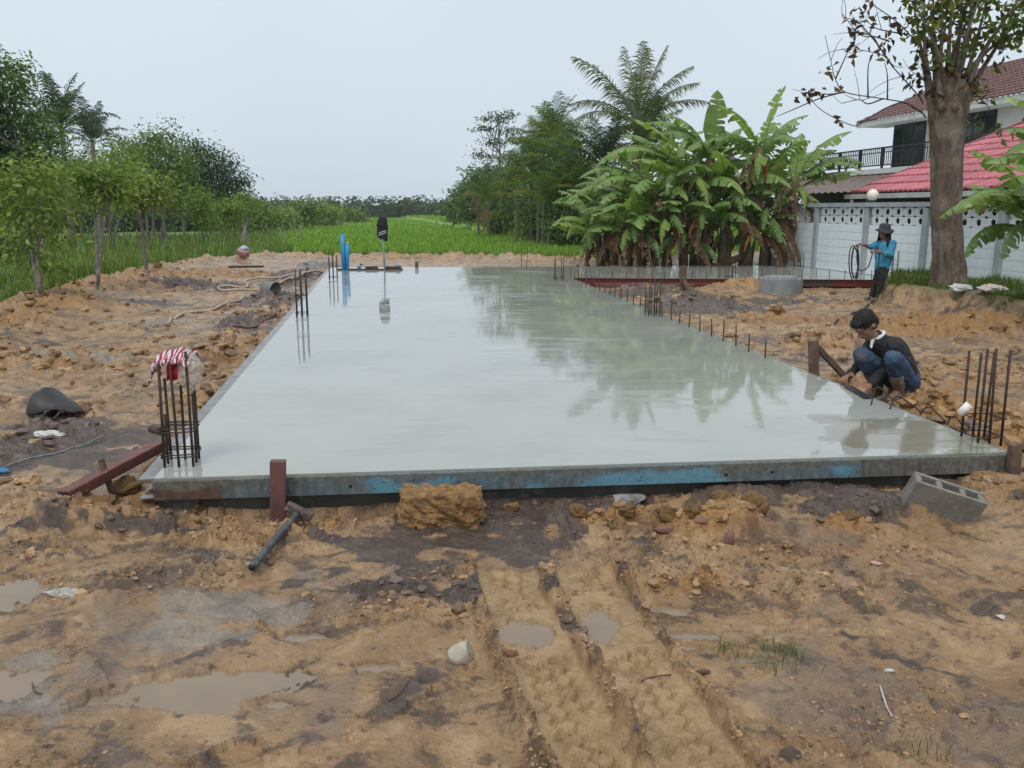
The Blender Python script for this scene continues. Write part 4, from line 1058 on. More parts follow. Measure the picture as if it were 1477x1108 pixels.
def palm(name, label, base, ztop, nf, L, seed, cols, trunk=.14, tcol=(.17, .15, .125), group=None, lean=(0, 0), az_list=None, npair=34, ll=.24, brown=0, var_=((.1, .7), (.35, 1.25), (.7, 1.9), (1.1, 2.5)), lw=.022, lift=(-.1, .35)):
    rng = np.random.RandomState(seed); base = np.array(base); r = thing(name, label, 'palm', base, 0, group); m = MB()
    h = ztop - base[2]; bark_tube(m, [(0, 0, -.2), (lean[0] * .3, lean[1] * .3, h * .4), (lean[0], lean[1], h)], [trunk * 1.3, trunk, trunk * .8], 9, rng, tcol)
    m.obj('trunk', M_BARK, r)
    var = [frond_mesh(L, s_, npair, ll, seed + k, cols[k % len(cols)], u_, lw=lw, lift=lift) for k, (u_, s_) in enumerate(var_)]
    var += [frond_mesh(L * .9, 3.0, npair, ll, seed + 9, (.16, .10, .05), 2.2)]
    for k in range(nf):
        f = k / nf; v = 0 if f < .2 else 1 if f < .5 else 2 if f < .78 else 3
        if brown and k >= nf - brown: v = 4
        a = k * 2.4 + rng.uniform(-.3, .3) if az_list is None else R(az_list[k % len(az_list)]) + rng.uniform(-.15, .15)
        o_ = put('frond' if v < 4 else 'dead_frond', var[v], None, r, (lean[0] + .04 * cos(a), lean[1] + .04 * sin(a), h - .06 * f), (rng.uniform(-.12, .12), rng.uniform(-.12, .12), a), rng.uniform(.85, 1.1))
    return r
COC = [(.15, .165, .085), (.13, .15, .08), (.115, .14, .07), (.16, .155, .085)]
Yc = 40.0; b = atY(915, 350, Yc); b[2] = -.3; top = atY(911, 172, Yc)
palm('coconut_palm', 'tall coconut palm with ragged fronds rising above the banana plants', b, top[2] - .2, 17, 4.3, 3, COC, .17, brown=2, npair=50, ll=.2, var_=((.10, .42), (.55, 1.35), (.95, 2.0), (1.4, 2.7)), lw=.013, lift=(-.75, .0))
b = atY(868, 350, 36); b[2] = -.2; palm('young_palm', 'dark young palm with arching fronds left below the coconut palm', b, atY(868, 238, 36)[2], 14, 2.6, 7, [(.035, .065, .03), (.045, .08, .035)], .10)
b = atY(930, 350, 34); b[2] = -.2; palm('young_palm', 'low palm whose fronds show right under the coconut palm crown', b, atY(930, 216, 34)[2], 14, 2.4, 8, [(.06, .09, .035), (.09, .115, .045)], .10)
AR = [(0.063, 0.115, 0.034), (0.086, 0.144, 0.04), (0.115, 0.178, 0.046), (0.172, 0.196, 0.046)]
for i, (px, top, Y, lab) in enumerate([(800, 180, 50, 'tallest feathery areca palm in the right tree row'), (783, 205, 52, 'feathery areca palm just left of the tallest one'), (818, 208, 49, 'feathery areca palm just right of the tallest one'), (766, 226, 54, 'shorter areca palm at the left of the feathery palms'),
                                     (806, 232, 47, 'short areca palm in front of the tallest feathery one'), (828, 240, 46, 'yellowish areca palm at the right edge of the feathery palms'), (690, 262, 66, 'small palm with brown fronds at the far left of the row'), (705, 275, 64, 'low palm with hanging brown fronds beside the small palm'), (790, 190, 55, 'dark areca palm behind the tallest feathery one'), (776, 245, 48, 'low areca palm at the foot of the feathery palms'), (812, 262, 46, 'low bright areca palm before the palm trunks'), (745, 252, 53, 'low areca palm right of the tall slender tree'), (838, 268, 45, 'low areca palm next to the banana clump'), (792, 280, 45, 'smallest areca palm before the palm trunks')]):
    b = atY(px, 340, Y); b[2] = -.45
    palm('areca_palm', lab, b, atY(px, top + 16, Y)[2], 16, 2.5, 30 + i, AR[(i % 3):] + AR[:1], .085, tcol=(.13, .12, .10), group='areca palms in the right tree row', npair=22, ll=.3, brown=2 if i in (5, 6, 7) else 0)
for px, top, Y, L, lab in ((104, 186, 48, 3.2, 'drooping palm behind the trees on the left'), (146, 205, 58, 3.0, 'small far palm between the left trees')):
    b = atY(px, 340, Y); b[2] = -.45
    palm('coconut_palm', lab, b, atY(px, top, Y)[2], 16, L, int(px), [(.05, .075, .04), (.06, .085, .045)], .15)

# ------------------------------------------------------------------ banana plants
def banana_leaf(L, Wd, th0, th1, fold, seed, col, dead=False):
    rng = np.random.RandomState(seed); n = 15; s = np.linspace(0, 1, n)
    th = th0 + (th1 - th0) * s ** 1.25
    P = np.stack([np.cumsum(np.sin(th)) * L / n, rng.normal() * .04 * np.cumsum(s) * L / n, np.cumsum(np.cos(th)) * L / n], 1); P -= P[0]
    Tn = unit(np.gradient(P, axis=0)); up = np.stack([-Tn[:, 2], 0 * s, Tn[:, 0]], 1); Y = np.array([0, 1., 0])
    m = MB(); V, Q, T = tube(P, np.linspace(.028, .005, n) * min(1, L / 2), 5, False)
    mc = np.array((.20, .26, .08)) if not dead else np.array(col); m.add(V, Q, T, mc)
    st = .16
    wd = 1.08 * Wd * np.where(s < st, 0, np.clip(np.sin(pi * np.clip((s - st) / (1 - st), 0, 1) ** .62), 0, 1) ** .55)
    wd[-1] = .02 * Wd
    for sg in (-1, 1):
        tear = np.cumsum(rng.rand(n) < (.6 if not dead else .6)); drp = rng.uniform(-.15, .75, tear.max() + 2); skew = rng.uniform(-.04, .10, tear.max() + 2)
        for i in range(n - 1):
            if s[i + 1] <= st: continue
            g = tear[i]; V = []
            gap = .18 if (i > 0 and tear[i] != tear[i - 1]) else 0
            gap2 = .18 if (i < n - 2 and tear[i + 1] != tear[i]) else 0
            for j, e in ((i, gap), (i + 1, -gap2)):
                for f in (0, .55, 1.0):
                    ang = fold + (drp[g] + (.5 if dead else 0)) * f * f
                    base_p = P[j] + (Tn[j] * (e * L / n) * f if e else 0)
                    V.append(base_p + Y * sg * wd[j] * f * cos(ang) - up[j] * wd[j] * f * sin(ang) * (1 if f else 0) + Tn[j] * (wd[j] * f * (.12 + skew[g])) + (rng.normal(size=3) * .015 * f if dead else 0))
            Qs = [[0, 1, 4, 3], [1, 2, 5, 4]]
            if sg > 0: Qs = [q[::-1] for q in Qs]
            cc = np.array(col) * rng.uniform(.86, 1.14) * np.array([[1.15], [.95], [1.0], [1.15], [.95], [1.0]])
            if not dead and rng.rand() < .10: cc[[2, 5]] = np.array((.22, .15, .05)) * rng.uniform(.6, 1)
            m.add(V, Qs, None, cc)
    me = m.mesh('leaf', False); me.materials.append(M_BANANA); return me
BG = [(.16, .27, .078), (.20, .32, .09), (.25, .36, .10), (.14, .235, .075)]
BL = {'up': [banana_leaf(2.0, .30, .02, .18, -.25, 1, (.12, .21, .045)), banana_leaf(1.9, .27, .05, .5, -.3, 2, BG[2])],
      'semi': [banana_leaf(2.1, .32, .25, 1.45, .1, 3, BG[1]), banana_leaf(2.2, .30, .35, 1.7, .2, 4, BG[0]), banana_leaf(2.0, .34, .3, 1.3, .1, 13, BG[2])],
      'arch': [banana_leaf(2.2, .31, .5, 2.3, .35, 5, BG[0]), banana_leaf(2.3, .33, .6, 2.5, .4, 6, BG[1]), banana_leaf(2.1, .30, .5, 2.1, .3, 14, BG[3])],
      'hang': [banana_leaf(1.9, .30, 1.0, 2.9, .6, 7, BG[3]), banana_leaf(2.0, .28, 1.1, 3.0, .7, 8, BG[2])],
      'flat': [banana_leaf(2.2, .32, .9, 1.8, .2, 9, BG[2]), banana_leaf(2.0, .32, 1.0, 2.0, .3, 10, BG[1])],
      'dead': [banana_leaf(1.5, .16, 1.6, 3.1, 1.2, 11, (.26, .165, .09), True), banana_leaf(1.7, .18, 1.9, 3.12, 1.3, 12, (.19, .12, .07), True), banana_leaf(1.2, .16, 1.3, 3.0, 1.0, 15, (.42, .19, .045), True)]}
def banana(label, base, h, spec, seed, group='banana plants in the clump beside the wall', r0=.11, scale=1.0, ndead=4, name='banana_plant', extra=0):
    rng = np.random.RandomState(seed); base = np.array(base); r = thing(name, label, 'banana plant', base, 0, group)
    lean = rng.normal(size=2) * .12; m = MB()
    bark_tube(m, [(0, 0, -.15), (lean[0] * .4, lean[1] * .4, h * .45), (lean[0], lean[1], h)], [r0 * 1.25, r0, r0 * .55], 10, rng, (.13, .105, .06), .2); m.obj('stem', M_BARK, r)
    for k, sp in enumerate(spec):
        az_, kind = sp[0], sp[1]; sc = (sp[2] if len(sp) > 2 else 1.0) * scale * rng.uniform(.94, 1.06); me = BL[kind]; me = me[(seed + k) % len(me)]
        a = R(az_); put('leaf', me, None, r, (lean[0] + .05 * cos(a), lean[1] + .05 * sin(a), h - .12 - .03 * k), (rng.uniform(-.15, .15), 0, a), sc)
    if extra:
        for k in range(extra):
            kind = ('arch', 'hang', 'semi', 'semi', 'hang', 'semi')[rng.randint(6)]; me = BL[kind]; me = me[rng.randint(len(me))]; a = R(rng.choice([rng.uniform(150, 300), rng.uniform(0, 360)]))
            put('leaf', me, None, r, (lean[0] * .8 + .07 * cos(a), lean[1] * .8 + .07 * sin(a), h * rng.uniform(.5, .95)), (rng.uniform(-.25, .25), rng.uniform(-.1, .25), a), scale * rng.uniform(.6, 1.0))
    for k in range(ndead):
        a = rng.uniform(0, 2 * pi) if k % 3 == 2 else rng.uniform(pi * 1.1, 2 * pi * .95); me = BL['dead'][(seed + k) % 3 if k < 2 else k % 2]
        put('dead_leaf', me, None, r, (lean[0] * .7 + (r0 + .3 * (k % 2)) * cos(a), lean[1] * .7 + (r0 + .3 * (k % 2)) * sin(a), h * rng.uniform(.6, 1.02)), (0, 0, a), rng.uniform(.7, 1.1) * scale)
    return r
def clear(px, Y):                         # keep plants off the slab wing
    while poly_sd(np.array([atY(px, 385, Y)[0]]), np.array([Y]), SLAB)[0] > -.45: Y += .15
    return Y
def gnd(px, py, Y): p = atY(px, py, Y); p[2] = gmz(p[0], p[1]); return p
def zt(px, py, Y): return atY(px, py, Y)[2]
# px of stem foot, distance, py of the crown heart, leaves (azimuth: 0 right, 180 left, 270 towards the camera)
BAN = [
    ('tall banana plant with one broad leaf pointing straight up', 1078, 24.6, 215, [(20, 'up', 1.05), (195, 'semi', 1.0), (350, 'semi', .8), (160, 'arch', 1), (250, 'hang', .9), (290, 'arch', .8), (30, 'semi', .9), (215, 'arch', .9)]),
    ('tall banana plant with torn dark leaves at the top middle of the clump', 1022, 25.0, 225, [(90, 'up', 1.0), (180, 'semi', 1.0), (150, 'semi', 1.15), (200, 'arch', 1.1), (20, 'semi', .8), (300, 'hang', .8), (0, 'arch', .8), (240, 'arch', .9)]),
    ('banana plant with thin leaning brown stem and two arching leaves at the wall end', 1128, 23.6, 258, [(8, 'semi', 1.05), (22, 'semi', .95), (350, 'arch', 1.0), (335, 'arch', .95), (60, 'up', .8), (200, 'arch', .6), (270, 'hang', .8), (5, 'flat', .9)]),
    ('banana plant with a long leaf arching far left over the clump', 985, 24.4, 245, [(175, 'arch', 1.25), (190, 'semi', 1.1), (160, 'arch', .9), (30, 'semi', .9), (250, 'arch', .9), (280, 'hang', 1), (215, 'flat', 1.0)]),
    ('banana plant with an orange dead leaf in the middle of the clump', 1040, 23.6, 270, [(185, 'flat', 1.0), (215, 'arch', 1.0), (330, 'arch', .9), (270, 'hang', .9), (100, 'semi', .8), (20, 'arch', .8), (240, 'semi', .9)]),
    ('leaning banana plant with drooping leaves at the centre left of the clump', 940, 24.6, 275, [(180, 'arch', 1.1), (200, 'arch', 1.0), (165, 'semi', .95), (225, 'hang', .95), (250, 'arch', .95), (300, 'hang', .8), (20, 'semi', .9), (190, 'flat', .8)]),
    ('banana plant with pale drooping leaves toward the green field', 905, 25.2, 290, [(180, 'arch', 1.0), (200, 'hang', .95), (160, 'arch', .9), (230, 'arch', .9), (260, 'hang', .9), (20, 'arch', .8), (90, 'semi', .9), (215, 'semi', .8)]),
    ('leftmost banana plant of the clump, low with hanging leaves', 868, 26.2, 308, [(180, 'arch', .9), (205, 'hang', .9), (150, 'semi', .8), (240, 'arch', .8), (280, 'hang', .8), (40, 'arch', .8), (190, 'semi', .8)]),
    ('banana plant at the back of the clump with upright pale leaf', 960, 27.0, 235, [(150, 'up', .8), (180, 'semi', .9), (200, 'arch', .9), (30, 'semi', .9), (100, 'arch', .8), (250, 'semi', .8)]),
    ('banana plant at the back right of the clump behind the straight leaf', 1070, 27.0, 225, [(160, 'semi', .9), (20, 'arch', 1.0), (40, 'semi', 1.0), (190, 'arch', .8), (270, 'arch', .9), (340, 'semi', .9)]),
    ('low young banana plant in front of the clump with bright green leaf', 1076, 22.9, 322, [(95, 'up', .5), (200, 'arch', .7), (250, 'hang', .65), (330, 'arch', .6), (300, 'semi', .5), (180, 'flat', .6)]),
    ('low young banana plant with broad leaf near the left front of the clump', 985, 23.0, 330, [(180, 'arch', .7), (210, 'flat', .7), (250, 'hang', .6), (330, 'arch', .6), (80, 'up', .5)]),
]
LOWB = [(860, 25.6, 330, 'low spreading banana shoot at the far left foot of the clump'), (895, 24.2, 325, 'low banana shoot with hanging leaves left of the weeds'), (925, 23.6, 318, 'bushy banana shoot at the left front of the clump'), (960, 23.6, 312, 'mid height banana shoot left of the fallen stem'), (1012, 24.0, 300, 'banana shoot hidden among dead leaves at the middle of the clump'),
        (1048, 24.4, 296, 'banana shoot behind the fallen stem'), (1100, 23.8, 300, 'banana shoot with broad leaves right of the middle of the clump'), (1112, 25.4, 262, 'banana plant standing deep behind the thin leaning stem'), (1000, 26.0, 250, 'banana plant deep in the middle of the clump'), (930, 26.5, 268, 'banana plant deep at the left of the clump'), (880, 27.2, 285, 'banana plant at the back left of the clump')]
BAN += [(lab, px, Y, py, [(180 + 40 * math.sin(px), 'arch', .85), (250, 'hang', .8), (300 + 30 * math.cos(px), 'arch', .8), (20, 'semi', .8), (90, 'up', .6), (215, 'flat', .85)]) for px, Y, py, lab in LOWB]
for i, (lab, px, Y, py, spec) in enumerate(BAN):
    px += 6 * (px < 900); Y = clear(px, Y); b = gnd(px, 385, Y); banana(lab, b, zt(px, py, Y) - b[2], spec, i + 1, ndead=8 if i < 6 else 4, scale=1.04, extra=4 if i != 2 else 2)
b = gnd(1140, 380, clear(1140, 22.9)); banana('small banana sucker with upright dark leaves against the foot of the wall', b, .35, [(20, 'up', .38), (60, 'up', .42), (340, 'semi', .34), (170, 'semi', .36)], 21, r0=.05, ndead=0)
# right border banana
b = gnd(1508, 420, 12.6); banana('large banana plant with broad torn leaves at the right border beside the big trunk', b, zt(1508, 300, 12.6) - b[2], [(178, 'semi', .72), (195, 'arch', .78), (210, 'flat', .75), (235, 'arch', .78), (165, 'arch', .7), (262, 'hang', .7), (222, 'hang', .8), (90, 'up', .7), (185, 'hang', .75), (250, 'arch', .8)], 30, 'banana plants at the right border', .10, 1.0, 1, extra=5)
b = gnd(1540, 430, 11.8); banana('second banana plant cut off by the right border, leaves high up', b, zt(1540, 235, 11.8) - b[2], [(178, 'flat', .72), (165, 'semi', .8), (195, 'arch', .75), (250, 'arch', .7), (30, 'semi', .7), (215, 'arch', .8), (185, 'semi', .7)], 31, 'banana plants at the right border', .10, 1.0, 1)
m = MB(); rng = np.random.RandomState(3); p = gnd(1015, 385, clear(1015, 23.3)); q = gnd(1068, 380, clear(1068, 23.6)); bark_tube(m, [p + [0, 0, .1], (p + q) / 2 + [0, 0, .22], q + [0, 0, .42]], [.10, .11, .09], 9, rng, (.19, .12, .08), .2)
tag(m.obj('fallen_stem', M_BARK), 'brown fallen banana stem lying in front of the banana clump', 'fallen stem')

# ------------------------------------------------------------------ far wood
rng = np.random.RandomState(77); m = MB()
n = 640; px = rng.uniform(-800, 760, n); Y = rng.uniform(190, 235, n)
for i in range(n):
    c = atY(px[i], 313, Y[i]); hgt = rng.uniform(3.0, 5.6) * (1.15 if rng.rand() < .12 else 1); wd = rng.uniform(1.6, 3.4)
    k = 70; d = unit(rng.normal(size=(k, 3))); r_ = rng.rand(k, 1) ** .4
    P = np.array([c[0], Y[i], -.6 + hgt * .52]) + d * r_ * np.array([wd, wd, hgt * .52]); N = unit(d * .6 + rng.normal(size=(k, 3)) * .5 + [0, 0, .5])
    base = np.array([(.040, .072, .038), (.052, .086, .044), (.064, .098, .05)][rng.randint(3)]) * rng.uniform(.75, 1.25)
    L = rng.uniform(.5, 1.1, k); leaves(m, P, N, rng.normal(size=(k, 3)) + [0, 0, -.2], L, L * .7, base * rng.uniform(.75, 1.25, (k, 1)))
tag(m.obj('far_wood', M_LEAF), 'long band of dark trees beyond the bright green field', 'woodland', kind='stuff')

# ------------------------------------------------------------------ big pollarded tree on the mound
def big_tree():
    Y = 15.6; rng = np.random.RandomState(4)
    b = gnd(1369, 418, Y); r = thing('pollarded_tree', 'thick grey brown pollarded tree trunk with many thin upright shoots on the grassy mound', 'tree', b)
    L = lambda px, py, d=0: atY(px, py, Y + d) - b
    m = MB(); wd = lambda px: px * Y / F_PX / 2
    pts = [L(1369, 424), L(1369, 405), L(1369, 370), L(1367, 320), L(1366, 260), L(1366, 200), L(1367, 165), L(1370, 135), L(1372, 118)]
    rad = [wd(k) for k in (60, 49, 42, 39, 39, 41, 45, 48, 40)]
    P = smooth_path(pts, 7); rd = np.interp(np.linspace(0, 1, len(P)), np.linspace(0, 1, len(pts)), rad)
    n = 36; a = np.arange(n) * 2 * pi / n; V = []
    for i, (p, q) in enumerate(zip(P, rd)):
        flu = .08 * np.sin(a * 3 + .7) + .05 * np.sin(a * 7 + p[2] * .7) + .10 * perlin(a * 4.0, np.full(n, p[2] * 1.3), 9) + .06 * perlin(a * 9.0, np.full(n, p[2] * 4.5), 10)
        if i < 8: flu = flu + .12 * np.maximum(0, np.sin(a * 4 + 1)) * (1 - i / 8)
        rr_ = q * (1 + flu); V.append(np.stack([p[0] + np.cos(a) * rr_, p[1] + np.sin(a) * rr_, np.full(n, p[2])], 1))
    V = np.concatenate(V); mm = len(P); Q = []
    for i in range(mm - 1):
        for j in range(n): Q.append([i * n + j, i * n + (j + 1) % n, (i + 1) * n + (j + 1) % n, (i + 1) * n + j])
    V = np.concatenate([V, [P[-1] + [0, 0, .08]]]); T = [[mm * n, (mm - 1) * n + j, (mm - 1) * n + (j + 1) % n] for j in range(n)]
    t = NT('old_bark'); o = t.coord(); zz = t.scale(o, (1, 1, .35))
    f1 = t.noise(9, 6, .7, zz); f2 = t.noise(26, 5, .7, zz)
    col = t.mix(t.mapr(f1, .36, .62), (.21, .165, .125), (.11, .082, .064))
    col = t.mix(t.mapr(t.noise(2.2, 4, .6, o), .5, .65), col, (.26, .22, .18))
    col = t.mix(t.mapr(f2, .62, .72), col, (.40, .37, .33))
    bb = t.bsdf(Base_Color=col, Roughness=.9, Specular_IOR_Level=.25); t.l(t.bump(f2, 1.0, .035, t.bump(f1, 1.0, .07)), bb.inputs['Normal']); OB = t.fin(bb)
    m.add(V, Q, T); tr = m.obj('trunk', OB, r)
    def shoots(name, lst, r0, r1, col):
        ends = []
        for pts in lst:
            m = MB(); pp = [L(*p) for p in pts]; bark_tube(m, pp, [r0, (r0 + r1) / 2, r1], 6, rng, col, .1); ends.append(smooth_path(pp, 5)); m.obj(name, M_BARK, r)
        return ends
    S = [[(1347.0, 178), (1340, 140), (1332, 90, 0.1), (1318, 10, 0.2)], [(1349.25, 170), (1343, 132), (1334, 70), (1333, -20)], [(1354.5, 166), (1350, 128), (1347, 60, 0.2), (1346, -10)], [(1358.25, 160, -0.2), (1355, 122, -0.2), (1358, 60), (1360, -40)], [(1365.75, 158), (1365, 120), (1370, 50), (1375, -60)], [(1373.25, 156, 0.2), (1375, 118, 0.2), (1385, 40, 0.2), (1392, -60)], [(1378.5, 156), (1382, 118), (1395, 60), (1404, -30)], [(1384.5, 160), (1390, 122), (1406, 70), (1428, -20, 0.2)], [(1388.25, 166), (1395, 128), (1415, 80), (1455, 20, -0.2), (1490, -30)], [(1390.5, 173), (1398, 135), (1420, 95, 0.3), (1450, 45), (1475, -20)], [(1377.0, 160, -0.3), (1380, 122, -0.3), (1388, 70, -0.4), (1412, 0, -0.5)], [(1363.5, 160, -0.2), (1362, 122, -0.2), (1350, 70, -0.4), (1322, 10, -0.5)], [(1380.75, 158, 0.3), (1385, 120, 0.3), (1440, 60, 0.6), (1500, 40, 0.8)], [(1371.0, 156, 0.3), (1372, 118, 0.3), (1380, 60, 0.5), (1440, -40, 0.5)]]
    e1 = shoots('shoot', S, .065, .012, (.15, .118, .095))
    A = [[(1331, 150), (1327, 141), (1308, 119), (1289, 98), (1275, 81), (1246, 73), (1224, 70)], [(1335, 170), (1330, 163), (1308, 149), (1270, 142), (1219, 133), (1205, 114), (1200, 95), (1190, 51)], [(1219, 133), (1195, 136), (1160, 134)], [(1215, 133), (1180, 143), (1140, 160), (1120, 168)],
         [(1322, 158), (1303, 148), (1280, 155), (1262, 165), (1240, 179), (1229, 181), (1194, 165), (1172, 146), (1172, 128)], [(1328, 60), (1313, 51), (1292, 30), (1248, 0), (1225, -15)], [(1310, 50), (1280, 45), (1262, 40), (1248, 28)], [(1289, 98), (1270, 70), (1250, 45), (1235, 30), (1215, 25)], [(1270, 72), (1258, 52), (1240, 48), (1222, 38)],
         [(1283, 60), (1262, 53), (1240, 50), (1215, 20)], [(1205, 114), (1216, 90), (1225, 72), (1240, 62)], [(1275, 142), (1252, 150), (1240, 144), (1218, 148)], [(1252, 142), (1252, 100), (1256, 80)], [(1280, 143), (1280, 110), (1276, 90)], [(1430, 60), (1450, 52), (1477, 48)], [(1405, 200), (1440, 187), (1477, 183)], [(1395, 130), (1410, 138), (1430, 160)]]
    e2 = shoots('twig', A, .014, .005, (.075, .06, .052))
    for k in range(34):                      # finest bare twigs
        src = e2[rng.choice([0, 1, 4, 5, 6, 7, 8, 9, 11])] if k < 24 else e1[rng.randint(len(e1))]; q = src[rng.randint(len(src) // 3, len(src))]
        d = unit(np.array([rng.uniform(-1, .35), rng.uniform(-.5, .5), rng.uniform(-.3, .9)])); ln = rng.uniform(.25, .65)
        m = MB(); bark_tube(m, [q, q + d * ln * .5 + rng.normal(size=3) * .03, q + d * ln + np.array([0, 0, rng.uniform(-.12, .12)])], [.007, .005, .003], 5, rng, (.075, .06, .052), .1); m.obj('twig', M_BARK, r)
    # leaves: browning ones along the twigs, green mass at the top
    m = MB(); P = []; C = []
    def spray(e, lo, n, cols, sc):
        for _ in range(n):
            q = e[rng.randint(int(len(e) * lo), len(e))] + rng.normal(size=3) * sc; k = rng.randint(3, 7)
            base = np.array(cols[rng.randint(len(cols))])
            for _ in range(k): P.append(q + rng.normal(size=3) * .07); C.append(base * rng.uniform(.7, 1.3))
    GRN = [(.10, .14, .03), (.13, .17, .035), (.08, .12, .028), (.16, .16, .04), (.06, .10, .028)]; BRN = [(.075, .045, .035), (.06, .038, .035), (.14, .08, .035)]
    for e in e1: spray(e, .66, 13, GRN + GRN[:3] + BRN[2:], .2); spray(e, .25, 3, BRN, .08)
    for k in (0, 5, 6, 7, 8, 9): spray(e2[k], .1, 3, BRN, .06)
    for k in (1, 2, 4): spray(e2[k], .55, 2, BRN, .05)
    P.append(L(1202, 95)); C.append(np.array(BRN[0]))
    spray(e2[14], .2, 8, GRN, .12); spray(e2[16], .2, 10, GRN, .12); spray(e2[15], .3, 3, GRN, .1)
    for _ in range(60):
        q = L(rng.uniform(1330, 1500), rng.uniform(-70, 45), rng.uniform(-.7, .9)); base = np.array(GRN[rng.randint(len(GRN))])
        for _ in range(6): P.append(q + rng.normal(size=3) * .10); C.append(base * rng.uniform(.7, 1.3))
    P = np.array(P); C = np.array(C); n = len(P)
    N = unit(rng.normal(size=(n, 3)) + [0, 0, .4]); D = rng.normal(size=(n, 3)) + [0, 0, -.7]; Ln = rng.uniform(.10, .20, n)
    leaves(m, P, N, D, Ln, Ln * .5, C); m.obj('crown', M_LEAF, r)
big_tree()

# ------------------------------------------------------------------ reinforcement
def bars_mesh(P, Q_, r, n=6):
    V, Q, T = tube([P, (np.array(P) + Q_) / 2, Q_], r, n); m = MB(); m.add(V, Q, T); return m
RING = {2: [(-1, 0), (1, 0)], 3: [(-1, -.5), (0, .8), (1, -.3)], 4: [(-1, -1), (1, -1), (1, 1), (-1, 1)], 6: [(-1, -1), (0, -1), (1, -1), (1, 1), (0, 1), (-1, 1)], 8: [(-1, -1), (0, -1), (1, -1), (1, 0), (1, 1), (0, 1), (-1, 1), (-1, 0)]}
def cage(label, px, py, tops, half, ties, lean=(0, 0), r=.0085, seed=0, z=SLAB_Z):
    rng = np.random.RandomState(seed); b = at(px, py, z); rt = thing('rebar_cage', label, 'rebar', b, SITE, 'column rebar cages rising from the slab')
    pos = RING[len(tops)]
    for (x, y), tp in zip(pos, tops):
        h = atY(px, tp, b[1] + y * half)[2] - z
        p = np.array([x * half, y * half, -.03]); q = p + np.array([lean[0] * h + rng.normal() * .012 * h, lean[1] * h + rng.normal() * .012 * h, h + .03])
        bars_mesh(p, q, r).obj('vertical_bar', M_REBAR, rt)
    for zz in ties:
        e = half + .012; sh = np.array([lean[0] * zz, lean[1] * zz, zz])
        V, Q, T = tube(np.array([[-e, -e, 0], [e, -e, .004], [e, e, 0], [-e, e, .005], [-e, -e - .01, .008], [-e + .05, -e + .05, .01]]) + sh, .0045, 5)
        m = MB(); m.add(V, Q, T); m.obj('stirrup', M_REBAR, rt, smooth=False)
    return rt
cage('tall rebar cage at the near left slab corner draped with a striped cloth', 263, 668, [524, 523, 507, 560, 556, 555, 545, 597], .083, (.06, .075, .215, .235), (.0, .0), seed=1)
cage('rebar cage at the near right slab corner with a white cup on it', 1415, 633, [503, 503, 505, 507, 509, 506], .085, (.03, .15), (.0, .0), seed=2)
cage('rebar cage halfway along the left slab edge', 436, 456, [388, 390, 402, 392, 389, 396], .075, (.05, .30), (0, 0), seed=3)
cage('rebar cage of short bars at the far left slab edge beside the blue pipes', 481, 403, [366, 364, 370, 368, 367, 372], .085, (.05,), (0, 0), seed=4)
cage('pair of thin bars at the far edge of the slab', 756, 386, [358, 357], .07, (), (0, 0), seed=5)
cage('rebar cage at the inner corner where the wing joins the slab', 806, 404, [372, 371, 373, 374], .085, (.04,), (0, 0), seed=6)
cage('rebar cage halfway along the right slab edge', 941, 455, [403, 402, 404, 408, 410, 406], .085, (.05, .2), (0, 0), seed=7)
cage('rebar cage on the slab wing in front of the banana clump', 1053, 401, [379, 378, 376, 380], .085, (.04,), (0, 0), seed=8)
cage('rebar cage on the slab wing behind the man with the hose', 1289, 401, [363, 362, 364, 361, 365, 366], .11, (.06, .1, .3), (0, 0), seed=9)
cage('rebar cage on the slab wing against the foot of the white wall', 1152, 386, [364, 365, 363, 366], .085, (.05,), (0, 0), seed=10)
bar_m = [bars_mesh((0, 0, -.03), np.array([dx, dy, .22]), .008, 5).mesh('starter_bar') for dx, dy in ((0, 0), (.012, .004), (-.015, .006), (.004, -.012))]
for mm in bar_m: mm.materials.append(M_REBAR)
def starters(p, q, s0, s1, step, ins, label, group, seed, lo=.85, hi=1.15):
    rng = np.random.RandomState(seed); e = (q - p) / np.linalg.norm(q - p); nrm = np.array([e[1], -e[0], 0]); s = s0
    while s < s1:
        w_ = p + e * (s + rng.uniform(-.03, .03)) - nrm * ins
        o_ = put('starter_bar', bar_m[rng.randint(4)], None, None, w_, (0, 0, rng.uniform(0, 6)), (1, 1, rng.uniform(lo, hi)))
        tag(o_, label, 'rebar', group); s += step
LBC = np.linalg.norm(sC - sB); LCD = np.linalg.norm(sD - sC)
starters(sB, sC, 3.6, LBC - .3, .40, .07, 'thin starter bar standing along the right edge of the main slab', 'starter bars along the right slab edge', 1)
starters(sC, sD, .35, LCD - .5, .30, .07, 'thin starter bar standing along the near edge of the slab wing', 'starter bars along the wing edge', 2, .8, 1.05)
for i, (pts, lab) in enumerate([([(1256, 586), (1262, 563), (1270, 560), (1285, 574), (1299, 583)], 'bent starter bar hooked over the slab edge at the crouching man\'s foot'), ([(1283, 592), (1290, 574), (1299, 573), (1318, 586), (1330, 596)], 'second bent starter bar just right of the crouching man'),
                     ([(1327, 599), (1334, 589), (1342, 588), (1354, 598), (1363, 608)], 'bent starter bar between the crouching man and the right cage'), ([(1366, 614), (1371, 603), (1379, 602), (1387, 613), (1394, 627)], 'bent starter bar touching the near right rebar cage')]):
    b = at(*pts[0], SLAB_Z - .01); P = [b]
    for k, p in enumerate(pts[1:]): P.append(atY(p[0], p[1], b[1] - .03 * k))
    V, Q, T = tube(smooth_path(P, 4), .006, 6); m = MB(); m.add(V, Q, T); tag(m.obj('bent_bar', M_REBAR), lab, 'rebar')

